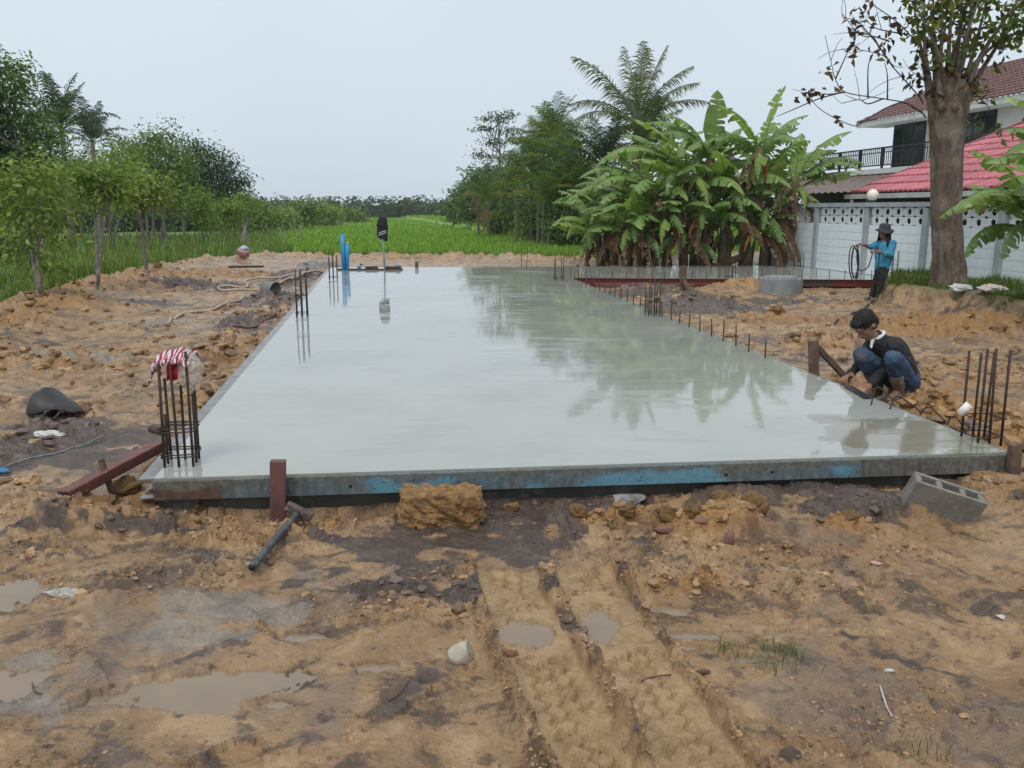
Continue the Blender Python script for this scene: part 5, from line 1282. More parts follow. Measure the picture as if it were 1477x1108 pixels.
# ------------------------------------------------------------------ stakes and steel pieces
def post(name, label, cat, foot, top_px, wd, dp, mat, lean=0, zlow=-.2, yaw=SITE, bev_=.006, parent=None):
    foot = np.array(foot, float); tp = atY(top_px[0], top_px[1], foot[1]); lo = foot.copy(); lo[2] = zlow
    d = unit(tp - lo); s = np.array([cos(yaw), sin(yaw), 0]); s = unit(s - d * np.dot(s, d)); m = MB()
    m.add(*box((lo + tp) / 2, (wd, dp, np.linalg.norm(tp - lo)), np.stack([s, np.cross(d, s), d], 1))); o_ = bevel(m.obj(name, mat, parent, smooth=False), bev_)
    return tag(o_, label, cat)
q = at(401, 686, SLAB_Z) - np.array([0, .085, 0]); STK = q
M_STK = simple('purple_rust_steel', (.135, .06, .052), (.095, .05, .047), 7, .6, 0, .4, .003, (.16, .14, .13), s3=16, l3=.56, h3=.68)
post('steel_stake', 'upright rusty square steel stake holding the front form beside the sledgehammer', 'stake', q, (401, 664), .088, .055, M_STK)
q = at(1464, 655, SLAB_Z) + np.array([.0, -.04, 0]); post('wooden_stake', 'short wooden stake at the right end of the front form', 'stake', q, (1464, 640), .07, .05, M_WOOD)
m = MB(); a = atY(1476, 642, q[1] + .02); c = atY(1530, 690, q[1] + .1); m.add(*beam(a, c, .06, .06)); tag(bevel(m.obj('brace', M_WOOD, smooth=False), .005), 'slanting timber brace at the right border behind the wooden stake', 'brace')
q = at(1172, 534, SLAB_Z) + np.array([.05, 0, 0]); post('wooden_stake', 'upright brown wooden stake on the right slab edge near the crouching man', 'stake', q, (1173, 491), .085, .06, M_WOOD)
m = MB(); a = atY(1178, 500, q[1] + .06); c = at(1226, 552, .06); m.add(*beam(a, c, .06, .05)); tag(bevel(m.obj('brace', M_WOOD, smooth=False), .005), 'slanting wooden brace between the brown stake and the crouching man', 'brace')
q = at(985, 421, .02); q = q + np.array([0, -.05, 0]); post('wooden_stake', 'weathered wooden stake standing against the red form of the wing', 'stake', q, (986, 384), .12, .07, M_WOOD)
m = MB(); a = atY(984, 400, q[1] - .05); c = at(996, 424, .0); m.add(*beam(a, c, .09, .06)); tag(bevel(m.obj('brace', M_WOOD, smooth=False), .006), 'short slanting prop against the weathered stake at the red form', 'brace')
for px, lab in ((845, 'left of two small brown stakes behind the far slab edge'), (876, 'right of two small brown stakes behind the far slab edge')):
    q = at(px, 384, .2); post('wooden_stake', lab, 'stake', q, (px, 377), .07, .05, M_REDOX, zlow=-.1)
q = at(601, 387, .2); post('wooden_stake', 'dark square stub standing at the far slab edge right of the hat', 'stake', q, (601, 377), .09, .07, M_WOOD, zlow=-.1)
bm = thing('steel_beam', 'red brown hollow steel beam lying on the mud at the left slab corner', 'beam')
a = at(92, 716, .13); c = at(236, 640, .16); m = MB(); m.add(*beam(a, c, .085, .07)); bevel(m.obj('tube', M_REDOX, bm, smooth=False), .008)
d = unit(a - c); m = MB(); m.add(*beam(a + d * .001, a + d * .006, .062, .05)); m.obj('end_shade_plate', M_BLACKM, bm, smooth=False)  # black plate stands in for the shade inside the hollow beam
q = at(166, 704, .05); m = MB(); m.add(*beam(q + [0, 0, -.12], atY(145, 662, q[1]), .038, .028)); tag(bevel(m.obj('peg', M_WOOD, smooth=False), .004), 'short dark peg driven in beside the red brown steel beam', 'peg')
V, Q, T = tube([at(218, 619, .12), at(238, 624, .13)], .028, 10); m = MB(); m.add(V, Q, T); tag(m.obj('pipe_stub', M_RUST), 'short brown pipe stub lying behind the near left cage', 'pipe')
# sledgehammer
sh = thing('sledgehammer', 'sledgehammer with grey pipe handle leaning on the steel stake', 'sledgehammer')
hd = atY(431, 738, STK[1] - .10); ft = at(365, 818, .0); ft[2] = gz(ft[0], ft[1]) + .03; ft = atY(364, 818, at(364, 818, ft[2])[1])
V, Q, T = tube(smooth_path([ft, (ft + hd) / 2, hd], 4), [.021] * 9, 12); m = MB(); m.add(V, Q, T)
t = simple('grey_pipe_handle', (.075, .09, .10), (.045, .05, .055), 14, .45, .2, .3, .002, (.17, .16, .15), s3=30, l3=.55, h3=.7); m.obj('handle', t, sh)
hdir = unit(ft - hd); V, Q, T = tube([ft + hdir * .001, ft + hdir * .004], .015, 10); m = MB(); m.add(V, Q, T); m.obj('handle_end', M_BLACKM, sh)
a = atY(413, 729, hd[1] - .02); c = atY(450, 747, hd[1] - .02); m = MB(); m.add(*beam(a, c, .052, .052)); bevel(m.obj('head', simple('hammer_steel', (.12, .085, .07), (.08, .06, .05), 20, .6, .2, .5, .003, (.2, .17, .14), s3=40), sh, smooth=False), .010, 3)

# ------------------------------------------------------------------ clay block, cinder block, stones
def noisy(V, amp, f, seed):
    V = np.array(V, float); n = unit(V - V.mean(0)); k = seed * 7.7
    d = fbm(V[:, 0] + V[:, 2] * .7 + k, V[:, 1] - V[:, 2] * .8 + k, f, 5, 60, .6); return V + n * (d * amp)[:, None]
def sub_box(sx, sy, sz, n=14, round_=.25):
    V = []; Q = []; idx = {}
    def vid(p):
        k = tuple(np.round(p, 5))
        if k not in idx: idx[k] = len(V); V.append(p)
        return idx[k]
    g = np.linspace(-1, 1, n + 1)
    for ax in range(3):
        for s_ in (-1, 1):
            for i in range(n):
                for j in range(n):
                    q = []
                    for (a_, b_) in ((g[i], g[j]), (g[i + 1], g[j]), (g[i + 1], g[j + 1]), (g[i], g[j + 1])):
                        p = [0, 0, 0]; p[ax] = s_; p[(ax + 1) % 3] = a_; p[(ax + 2) % 3] = b_; q.append(vid(p))
                    Q.append(q if s_ > 0 else q[::-1])
    V = np.array(V, float); S = unit(V) * 1.25; V = V * (1 - round_) + S * round_
    return V * np.array([sx, sy, sz]) / 2, Q
t = NT('clay_lump'); o = t.coord(); at2 = t.attr('tint').outputs[0]
f1 = t.noise(14, 6, .7, o); f2 = t.noise(60, 5, .7, o)
col = t.mix(t.mapr(f1, .35, .6), (.33, .19, .07), (.19, .105, .045)); col = t.mix(t.mapr(f2, .55, .72), col, (.12, .075, .045)); col = t.mix(t.mapr(f2, .42, .30), col, (.40, .27, .13))
bb = t.bsdf(Base_Color=col, Roughness=.7, Specular_IOR_Level=.35); t.l(t.bump(f2, .8, .012, t.bump(f1, .5, .02)), bb.inputs['Normal']); M_CLAY = t.fin(bb)
V, Q = sub_box(.45, .24, .195, 30, .22); V = noisy(V, .034, 7, 2); V = noisy(V, .017, 24, 3)
q = at(633, 745, .08); m = MB(); m.add(V, Q); tag(m.obj('clay_block', M_CLAY, None, True, (q[0], q[1] + .12, .095)), 'big block shaped lump of orange clay resting against the front form', 'clay lump')
def stone(name, label, cat, px, py, r, seed, mat, z=0, sc=(1, 1, .8), sub=3, group=None, rough=.3):
    V, T = lump(seed, sub, rough, 1); m = MB(); m.add(V * np.array(sc) * r, None, T); p = at(px, py, z); p[2] = gz(p[0], p[1]) + r * sc[2] * .45
    return tag(m.obj(name, mat, None, True, tuple(p)), label, cat, group)
M_ROCK = simple('pale_rock', (.42, .38, .32), (.31, .27, .21), 9, .7, 0, .4, .004, (.25, .19, .12), s3=20, l3=.55, h3=.7)
stone('rock', 'pale rounded white stone lying alone left of the wheel ruts', 'stone', 667, 952, .062, 12, M_ROCK, sc=(.95, .9, .9), rough=.12)
stone('clay_clod', 'small round orange clod on the dark soil right of the clay block', 'clay clod', 738, 716, .045, 3, M_CLAY, .06, sub=3)
for i, (px, py, r, lab) in enumerate([(905, 714, .09, 'grey splash of mortar below the middle of the front form'), (1157, 701, .11, 'largest grey lump of mortar below the front form'), (785, 704, .10, 'flat grey mortar spill just right of the clay block'), (1420, 686, .09, 'grey mortar lump right of the hollow block'), (1438, 700, .07, 'small mortar lump at the right end of the front form')]):
    stone('mortar_lump', lab, 'mortar lump', px, py + 8, r, 20 + i, M_CEM, .0, (1.3, .8, .38), rough=.6)
M_BRICK = simple('brick_shard', (.20, .10, .075), (.14, .075, .06), 12, .75, 0, .5, .004)
for px, py, r, lab in ((1053, 766, .045, 'upright reddish shard on the orange clay pile'), (1015, 752, .04, 'grey brown shard lying on top of the orange clay pile'), (965, 752, .05, 'long flat shard on the left of the orange clay pile')): stone('shard', lab, 'shard', px, py, r, int(px), M_BRICK, .1, (.6, .5, 1.2) if px == 1053 else (1.6, .6, .4), 2)
clod_m = []
for k in range(6):
    V, T = lump(40 + k, 3, .55, .75); m = MB(); m.add(V, None, T); me = m.mesh('clay_clod'); me.materials.append(M_CLAY); clod_m.append(me)
rng = np.random.RandomState(8)
for px, py, r in [(180, 705, .12), (215, 735, .16), (235, 715, .10), (150, 740, .09), (285, 735, .10), (330, 720, .07), (470, 735, .10), (505, 722, .06), (905, 765, .07), (960, 768, .08), (1000, 770, .07), (1085, 752, .11), (1040, 742, .09), (885, 752, .07), (835, 765, .06), (1225, 765, .07), (1340, 745, .05), (1380, 640, .07), (1350, 600, .08), (1430, 655, .08), (1440, 620, .09), (1320, 565, .08), (1450, 705, .06), (330, 560, .07), (345, 515, .09), (360, 500, .07), (960, 845, .045), (1015, 838, .05), (60, 455, .14), (115, 430, .13), (230, 400, .15), (1070, 414, .24), (1090, 416, .2), (1200, 425, .1), (1390, 480, .16), (1440, 490, .14), (700, 690, .04), (1120, 470, .14), (1075, 455, .12)]:
    p = at(px, py); p[2] = gz(p[0], p[1]) + r * .12
    o_ = put('clay_clod', clod_m[rng.randint(6)], None, None, p, (rng.uniform(-.3, .3), rng.uniform(-.3, .3), rng.uniform(0, 6)), r * .8)
    zone = ('heap by the steel beam at the left slab corner' if px < 350 and py > 690 else 'hollow beside the sledgehammer' if px < 520 and py > 690 else 'orange pile in front of the form' if py > 735 and px < 1120 else 'mud between the form and the hollow block' if py > 680 and px < 1400 else 'mud beside the right slab edge' if px > 1300 and py > 540 else 'bank under the big trunk' if px > 1300 else 'dug ground behind the right slab edge' if px > 1000 else 'dark bank along the left slab edge' if py > 470 else 'long bank bordering the meadow')
    tag(o_, 'tan clay clod on the ' + zone, 'clay clod', 'clods on the ' + zone)
# hollow cement block
cb = thing('hollow_block', 'grey hollow cement block with three holes lying tilted below the right end of the form', 'cement block')
Lb, Db, Hb, tw = .40, .105, .19, .022; m = MB()
for y in (-Db / 2 + tw / 2, Db / 2 - tw / 2): m.add(*box((0, y, 0), (Lb, tw, Hb)))
for x in (-Lb / 2 + .02, -Lb / 6 + .005, Lb / 6 + .003, Lb / 2 - .024): m.add(*box((x, 0, -.001), (.034, Db - 2 * tw - .0005, Hb - .006)))
o_ = bevel(m.obj('block_body', simple('cement_block', (.205, .195, .175), (.15, .14, .125), 9, .85, 0, .8, .005, (.27, .25, .22), s3=22, l3=.56, h3=.7), cb, smooth=False), .005)
m = MB(); m.add(*box((0, 0, -Hb * .30), (Lb - .06, Db - 2 * tw - .002, .01))); m.obj('core_floor', M_CEM, cb, smooth=False)
p = atY(1360, 721, at(1360, 752, .04)[1] + .10); cb.location = p
cb.rotation_euler = (R(20), R(16.5), R(-9))

# ------------------------------------------------------------------ things scattered on the mud
M_RUBBER = simple('black_rubber', (.022, .022, .024), (.035, .034, .034), 6, .55, 0, .3, .004, (.10, .075, .05), s3=9, l3=.6, h3=.75)
p = onground(80, 602); bk = thing('rubber_basket', 'squashed black rubber basket lying on its side on the left mud', 'basket', p)
m = MB(); nu, nv = 30, 10; V = []
for i in range(nv + 1):
    e = i / nv * pi / 2
    for j in range(nu):
        a = j / nu * 2 * pi; x_ = cos(a) * cos(e); y_ = sin(a) * cos(e); z_ = sin(e)
        X = -.05 + x_ * (.165 if x_ < 0 else .30); Zz = z_ * .215 * (1 - .62 * max(0, x_) ** .8) + .012 * perlin(np.array(x_ * 3.), np.array(y_ * 3.), 4)
        lift = .075 * math.exp(-((X - .09) / .085) ** 2) * (y_ < 0) * (1 - z_) ** 2
        V.append([X, y_ * .20 * (1 - .35 * max(0, x_)), Zz + lift + .01])
Q = [[i * nu + j, i * nu + (j + 1) % nu, (i + 1) * nu + (j + 1) % nu, (i + 1) * nu + j] for i in range(nv) for j in range(nu)]
m.add(np.array(V) @ rotz(R(-6)).T, Q); o_ = m.obj('shell', M_RUBBER, bk); o_.modifiers.new('thick', 'SOLIDIFY').thickness = .010
V, Q, T = tube(smooth_path([(-.19, .0, .012), (-.13, -.15, .012), (.0, -.205, .02), (.06, -.19, .07), (.12, -.165, .07), (.16, -.15, .03)], 4), .011, 6); m = MB(); m.add(V, Q, T); m.obj('rim', M_RUBBER, bk)
V, Q, T = tube(smooth_path([(.0, -.205, .03), (.03, -.25, .01), (.08, -.26, .008), (.12, -.235, .01), (.14, -.18, .05)], 4), .010, 6); m = MB(); m.add(V, Q, T); m.obj('handle', M_RUBBER, bk)
p = onground(389, 432); bu = thing('bucket', 'small grey bucket lying on its side beside the dark soil left of the slab', 'bucket', p)
prof = [(.11, 0), (.115, .005), (.16, .27), (.172, .28), (.165, .285), (.15, .27), (.105, .02)]
V, Q, T = lathe(prof, 24, True, True); V = V @ roty(R(100)).T; V[:, 0] -= .13; V[:, 2] += .17; V = V @ rotz(R(-25)).T
m = MB(); m.add(V, Q, T); m.obj('body', simple('grey_plastic', (.20, .21, .19), (.14, .145, .13), 8, .5, 0, .2), bu)
V, Q, T = tube(smooth_path([(.12, -.15, .16), (.2, -.12, .08), (.23, -.03, .05), (.2, .07, .09), (.15, .12, .16)], 4), .005, 5); m = MB(); m.add(V, Q, T); m.obj('bail', M_BLACKM, bu)
def crumple(name, label, cat, px, py, sc, seed, mat, yaw=0, lift=.0, rough=.5):
    V, T = lump(seed, 3, rough, 1); V = noisy(V, .12 if cat == 'sack' else .25, 3, seed); V = V * np.array(sc) @ rotz(yaw).T; p = onground(px, py, sc[2] * .4 + lift); m = MB(); m.add(V, None, T)
    return tag(m.obj(name, mat, None, True, tuple(p)), label, cat)
M_PLAST = simple('white_plastic', (.55, .55, .54), (.42, .42, .41), 12, .35, 0, .3, .004)
t = NT('clear_plastic'); bb = t.bsdf(Base_Color=(.62, .60, .56), Roughness=.25, Specular_IOR_Level=.5); tr = t.n('ShaderNodeBsdfTransparent'); mxs = t.n('ShaderNodeMixShader')
t.l(t.mapr(t.noise(40, 4, .6),   .35, .65, .22, .55), mxs.inputs[0]); t.l(tr.outputs[0], mxs.inputs[1]); t.l(bb.outputs[0], mxs.inputs[2]); t.l(t.bump(t.noise(50, 4), .8, .006), bb.inputs['Normal']); M_CLEAR = t.fin(mxs)
crumple('plastic_bag', 'twisted white plastic bag lying on dark mud below the rubber basket', 'plastic bag', 73, 632, (.115, .04, .035), 4, M_PLAST, R(18))
crumple('plastic_scrap', 'torn clear plastic scrap half buried near the left puddle', 'plastic scrap', 92, 856, (.11, .045, .018), 5, M_CLEAR, R(-8))
M_PINK = simple('pink_scrap', (.55, .26, .24), (.5, .35, .32), 20, .6, 0, .2)
crumple('paper_scrap', 'small pink scrap on the smooth mud at the right', 'scrap', 1264, 817, (.028, .014, .008), 6, M_PINK, R(-30)); crumple('paper_scrap', 'white and pink wrapper near the right border', 'scrap', 1449, 888, (.03, .014, .008), 7, M_PLAST, R(-35))
crumple('paper_scrap', 'tiny white scrap right of the grass tufts', 'scrap', 1283, 970, (.018, .01, .008), 9, M_PLAST, 0)
M_BROWNLF = simple('brown_leaf', (.20, .085, .03), (.13, .06, .025), 20, .6, 0, .3)
crumple('dry_leaf', 'curled brown dead leaf lying in the left wheel rut', 'dead leaf', 736, 941, (.034, .018, .012), 8, M_BROWNLF, R(10)); crumple('wood_chip', 'dark split wood chip right of the wheel ruts', 'wood chip', 1010, 972, (.036, .014, .014), 11, M_WOOD, R(15), rough=.2)
crumple('wood_chip', 'flat dark chip at the bottom left of the wheel ruts', 'wood chip', 768, 1080, (.022, .014, .010), 13, M_WOOD, R(15), rough=.2)
crumple('sack', 'white sack lying in the grass against the big trunk', 'sack', 1388, 420, (.22, .12, .08), 14, M_PLAST, 0, .05); crumple('sack', 'pinkish white sack lying in the grass right of the trunk', 'sack', 1428, 427, (.26, .14, .08), 15, simple('pink_sack', (.50, .36, .34), (.55, .5, .48), 5, .6), 0, .05)
p = onground(351, 374); bg_ = thing('bag', 'blue and pink bag sitting on the clay bank by the meadow', 'bag', p)
V, T = lump(5, 3, .3, 1); m = MB(); m.add(V * np.array([.24, .18, .2]) + [0, 0, .18], None, T); m.obj('bag_body', simple('pink_bag', (.42, .22, .20), (.30, .16, .15), 5, .6), bg_)
V, T = lump(6, 3, .3, 1); m = MB(); m.add(V * np.array([.16, .14, .12]) + [.08, -.02, .30], None, T); m.obj('bag_top', simple('blue_bag', (.25, .32, .50), (.45, .48, .55), 5, .6), bg_)
def line_on_ground(name, label, cat, pts, r, mat, n=6, lift=0.01):
    P = smooth_path([onground(a_, b_, r + lift + (c_[0] if c_ else 0)) for a_, b_, *c_ in pts], 5)
    P[:, 2] = np.maximum(P[:, 2], [gz(p_[0], p_[1]) + r * .6 for p_ in P]); V, Q, T = tube(P, r, n); m = MB(); m.add(V, Q, T); return tag(m.obj(name, mat), label, cat)
M_HOSE = simple('cream_hose', (.42, .34, .25), (.33, .26, .19), 4, .5, 0, .1)
line_on_ground('hose', 'cream coloured hose snaking over the clay left of the slab', 'hose', [(243, 474), (250, 463), (262, 457), (280, 454), (305, 451), (325, 445), (347, 437), (352, 432)], .024, M_HOSE)
line_on_ground('hose', 'far loops of cream hose behind the grey bucket', 'hose', [(372, 422), (345, 423), (322, 423), (315, 419), (330, 417), (352, 419), (358, 415), (352, 410), (372, 406), (400, 405), (425, 402), (440, 400), (430, 405), (410, 408), (404, 412), (420, 406), (450, 399), (468, 398)], .026, M_HOSE, lift=.02)
M_TEAL = simple('grey_rope', (.22, .25, .25), (.12, .15, .15), 30, .8)
line_on_ground('rope', 'grey rope lying on the left mud with knotted end', 'rope', [(-30, 690), (0, 682), (15, 673), (45, 664), (85, 653), (118, 642), (150, 630)], .008, M_TEAL)
crumple('rope_knot', 'bright blue knotted rope bundle at the left border', 'rope', 4, 683, (.05, .03, .02), 16, simple('blue_rope', (.05, .22, .38), (.03, .13, .24), 20, .6), 0)
line_on_ground('stick', 'thin reddish stick lying beside the left slab edge', 'stick', [(338, 488), (366, 476), (397, 462)], .018, M_REDOX, lift=.04)
line_on_ground('black_hose', 'black hose trailing over the mud from the standing man', 'hose', [(1262, 436), (1256, 440), (1247, 448), (1243, 456), (1225, 462), (1204, 470)], .016, M_BLACKM)
p = onground(356, 398, .06); m = MB(); m.add(*box((0, 0, 0), (.85, .3, .05), rotz(R(8)))); tag(bevel(m.obj('board', M_BLACKM, smooth=False, loc=tuple(p)), .01), 'flat dark board lying on the clay bank left of the slab', 'board')
for i, (pts, lab) in enumerate([([(1268, 1000), (1278, 1030), (1285, 1050)], 'pale straw lying at the bottom right'), ([(590, 990), (575, 1010), (560, 1020)], 'thin dark twig near the bottom centre'), ([(45, 975), (50, 1000), (60, 1008)], 'bent dark twig by the left puddle'), ([(925, 975), (945, 972), (968, 970)], 'small dark twig lying in the right wheel rut')]):
    line_on_ground('twig', lab, 'twig', pts, .0035, M_PLAST if i == 0 else M_WOOD, 5, .003)

# ------------------------------------------------------------------ blue pipes, recess, hat on a stake
M_BLUEP = simple('blue_pvc', (.025, .25, .52), (.02, .21, .45), 6, .35, 0, .05)
def pipe(label, px, py0, py1, r, lean=0):
    b = at(px, py0, SLAB_Z); tp = atY(px + lean, py1, b[1]); V, Q, T = tube([b - [0, 0, .05], (b + tp) / 2, tp], r, 12); m = MB(); m.add(V, Q, T); return tag(m.obj('blue_pipe', M_BLUEP), label, 'pipe')
pipe('tallest blue plastic pipe standing at the far left slab corner', 496, 390, 338, .055, -2); bp = pipe('second blue plastic pipe just right of the tallest one', 501, 390, 352, .045)
b = at(501, 390, SLAB_Z); tp = atY(501, 351, b[1]); V, Q, T = ball(tp, .04, 10, 6); m = MB(); m.add(V, Q, T); m.obj('cap', simple('yellow_cap', (.55, .55, .12), None, 5, .5), bp)
pipe('short blue pipe stub left of the hat stake', 518, 388, 383.5, .05); pipe('short blue pipe stub right of the hat stake', 574, 388.5, 382, .05)
rc = thing('recess_frame', 'low brown steel frame of the floor recess at the far left slab edge', 'formwork')
a = at(487, 389, SLAB_Z + .01); c = at(581, 389.2, SLAB_Z + .01); m = MB(); m.add(*beam(a, c, .06, .05)); m.obj('rail', M_RUST, rc, smooth=False)
for x0_, x1_ in ((528, 544), (556, 578)):
    a = at(x0_, 387, SLAB_Z + .03); c = at(x1_, 387, SLAB_Z + .03); m = MB(); m.add(*beam(a, c, .3, .09)); m.obj('frame_box', M_RUST, rc, smooth=False)
b = at(555, 390, SLAB_Z); tp = atY(551, 322, b[1]); V, Q, T = tube([b - [0, 0, .05], (b + tp) / 2, tp], .022, 8); m = MB(); m.add(V, Q, T)
tag(m.obj('thin_pipe', simple('pale_blue_pipe', (.30, .38, .42), (.2, .26, .3), 5, .5)), 'thin pale pipe standing in the slab with a black hat hung on its top', 'pipe')
M_CLOTH = simple('black_cloth', (.018, .017, .022), (.03, .028, .034), 14, .85, 0, .3, .004, spec=.2)
c = atY(551, 328, b[1]); ht = thing('hat', 'black hat with neck flap and two pale stripes hung on the thin pipe', 'hat', c)
prof = [(.03, .27), (.09, .25), (.125, .18), (.135, .08), (.15, .03), (.13, .02)]
V, Q, T = lathe(prof, 16, True, False); V[:, 0] *= .95; V[:, 1] *= .6; V = V @ roty(R(6)).T; m = MB(); m.add(noisy(V, .015, 9, 1), Q, T); m.obj('crown', M_CLOTH, ht)
m = MB(); g = np.linspace(0, 1, 9); ring = []
for z in np.linspace(.06, -.30, 8):
    a = np.arange(18) * 2 * pi / 18; rx = .135 - .02 * (z < -.25); ring.append(np.stack([np.cos(a) * rx * (1 + .08 * np.sin(3 * a + z * 9)) + .01, np.sin(a) * .07 * (1 + .2 * np.sin(4 * a)), z - .05 * np.cos(a - .5) * (z < -.2)], 1) if True else 0)
V = np.concatenate(ring); Q = [[i * 18 + j, (i + 1) * 18 + j, (i + 1) * 18 + (j + 1) % 18, i * 18 + (j + 1) % 18] for i in range(7) for j in range(18)]; m.add(V, Q); m.obj('neck_flap', M_CLOTH, ht)
for z in (-.115, -.165):
    m = MB(); xs = np.linspace(-.08, .11, 8); up_ = np.stack([xs, -.083 - .006 * np.sin(xs * 20) + .25 * xs ** 2 * 0, z + xs * .32 + .010], 1); lo_ = up_ - [0, 0, .018]; m.add(np.concatenate([up_, lo_]), [[i, 8 + i, 9 + i, i + 1] for i in range(7)]); m.obj('stripe', M_PLAST, ht)
# concrete ring with lid
p = at(1135, 426, 0); p[1] += .45; cr_ = thing('concrete_ring', 'grey concrete well ring with lid in front of the red wing form', 'concrete ring', (p[0], p[1], -.02))
V, Q, T = lathe([(.44, -.1), (.44, .33), (.43, .345), (.38, .35)], 40, False, True); m = MB(); m.add(V, Q, T); m.obj('ring', simple('ring_concrete', (.20, .215, .225), (.15, .16, .17), 2.5, .8, 0, .4, .004, (.26, .26, .25), s3=8), cr_)
V, Q, T = lathe([(.33, .352), (.33, .375), (.30, .38)], 32, False, True); m = MB(); m.add(V, Q, T); m.obj('lid', M_CEM, cr_)
p = atY(1391, 590, at(1393, 632, SLAB_Z)[1] - .02); V, Q, T = lathe([(.026, 0), (.030, .09), (.027, .09), (.024, .005)], 16, True, True); M = roty(R(38)) @ rotx(R(10)); m = MB(); m.add(V @ M.T + [-.03, 0, -.035], Q, T)
tag(m.obj('cup', simple('cup_plastic', (.75, .75, .70), (.68, .67, .62), 5, .4), None, True, tuple(p)), 'white plastic cup stuck on the near right rebar cage', 'cup')

# ------------------------------------------------------------------ striped cloth, red cloth and plastic bag on the near left cage
Yb = at(263, 668, SLAB_Z)[1]
def strip(path, widths, hang, n, seed):
    P = smooth_path([atY(a, b_, Yb + (c_[0] if c_ else 0)) for a, b_, *c_ in path], n); rng = np.random.RandomState(seed); rows = []
    prof = [(.10, -.03), (.05, .012), (0, .018), (-.06, .008), (-.10, -.02), (-.115, -hang * .6), (-.12, -hang)]
    for i, p in enumerate(P):
        w_ = widths[0] + (widths[1] - widths[0]) * i / len(P); k = .012 * sin(i * 1.1)
        rows.append([p + np.array([.006 * sin(j * 2 + i), y * w_ + k, z * w_ + .008 * sin(i * .9 + j)]) for j, (y, z) in enumerate(prof)])
    n_ = len(prof); V = np.array(rows).reshape(-1, 3); Q = [[i * n_ + j, i * n_ + j + 1, (i + 1) * n_ + j + 1, (i + 1) * n_ + j] for i in range(len(P) - 1) for j in range(n_ - 1)]
    return V, Q, len(P), n_
V, Q, np_, n_ = strip([(223, 541), (226, 527), (231, 515), (244, 510), (258, 507), (270, 508), (280, 513)], (.75, 1.0), .06, 5, 1)
m = MB()
for q_ in Q:
    i = q_[0] // n_; c_ = (.62, .60, .62) if i % 2 else (.36, .035, .07); m.add(V[q_], [[0, 1, 2, 3]], None, c_)
cl = m.obj('striped_cloth', tinted('striped_fabric', .85, 0, 60, .3, .002, .1, .2), None, True); sol = cl.modifiers.new('thick', 'SOLIDIFY'); sol.thickness = .004
tag(cl, 'red and white striped cloth draped over the tops of the near left rebar cage', 'cloth')
V, Q, np_, n_ = strip([(247, 514), (253, 513), (262, 514)], (.7, .7), .19, 5, 2); m = MB(); m.add(V, Q); cl = m.obj('red_cloth', simple('red_fabric', (.42, .015, .025), (.3, .012, .02), 9, .8, 0, .2), None, True); cl.modifiers.new('thick', 'SOLIDIFY').thickness = .004
tag(cl, 'plain red cloth hanging under the striped cloth on the rebar cage', 'cloth')
V, T = lump(9, 4, .25, 1); V = V * np.array([.058, .05, .125]); V[:, 0] *= 1 + .5 * (V[:, 2] > .02); V = noisy(V, .02, 14, 5); p = atY(274, 534, Yb - .03); m = MB(); m.add(V, None, T)
tag(m.obj('plastic_bag', M_CLEAR, None, True, tuple(p)), 'translucent plastic bag hanging from the near left rebar cage', 'plastic bag')

# ------------------------------------------------------------------ people
def cap(m, p, q, r0, r1, n=14):
    p = np.array(p, float); q = np.array(q, float); L = np.linalg.norm(q - p)
    V, Q, T = tube([p, p + (q - p) * .5, q], [r0, (r0 + r1) / 2, r1], n); m.add(V, Q, T)
    for c, r in ((p, r0), (q, r1)): m.add(*ball(c, r, n, 8))
def chain(m, P, r):
    for i in range(len(P) - 1): cap(m, P[i], P[i + 1], r[i], r[i + 1])
def fuse(name, m, voxel, mat, parent, smooth=5, wrinkle=0, wf=9, seed=1, loc=None):
    """join the overlapping limbs into one continuous skin"""
    o_ = bpy.data.objects.new('build', m.mesh('build')); COL.objects.link(o_)
    a = o_.modifiers.new('r', 'REMESH'); a.mode = 'VOXEL'; a.voxel_size = voxel; a.use_smooth_shade = True
    s = o_.modifiers.new('s', 'SMOOTH'); s.iterations = smooth; s.factor = .5
    dg = bpy.context.evaluated_depsgraph_get(); dg.update()
    me = bpy.data.meshes.new_from_object(o_.evaluated_get(dg)); bpy.data.objects.remove(o_)
    me.name = name; n = len(me.vertices)
    if wrinkle:
        co = np.zeros(n * 3, np.float32); me.vertices.foreach_get('co', co); co = co.reshape(-1, 3)
        nr = np.zeros(n * 3, np.float32); me.vertices.foreach_get('normal', nr); nr = nr.reshape(-1, 3)
        d = fbm(co[:, 0] * 1.3 + co[:, 2] * .6, co[:, 2] * 1.6 - co[:, 1] * .8, wf, 3, 170 + seed); d = .6 * d - np.abs(fbm(co[:, 0] - co[:, 1] + co[:, 2] * .5, co[:, 2] * .9 + co[:, 1], wf * .7, 2, 175 + seed))
        co = co + nr * (d * wrinkle)[:, None]; me.vertices.foreach_set('co', co.astype(np.float32).ravel())
    me.polygons.foreach_set('use_smooth', np.ones(len(me.polygons), bool)); me.materials.clear(); me.update()
    return put(name, me, mat, parent, loc)
def frame(f, up_hint=(0, 0, 1)):
    f = unit(np.array(f, float)); r = unit(np.cross(f, up_hint)); return f, r, np.cross(r, f)     # forward, right, up
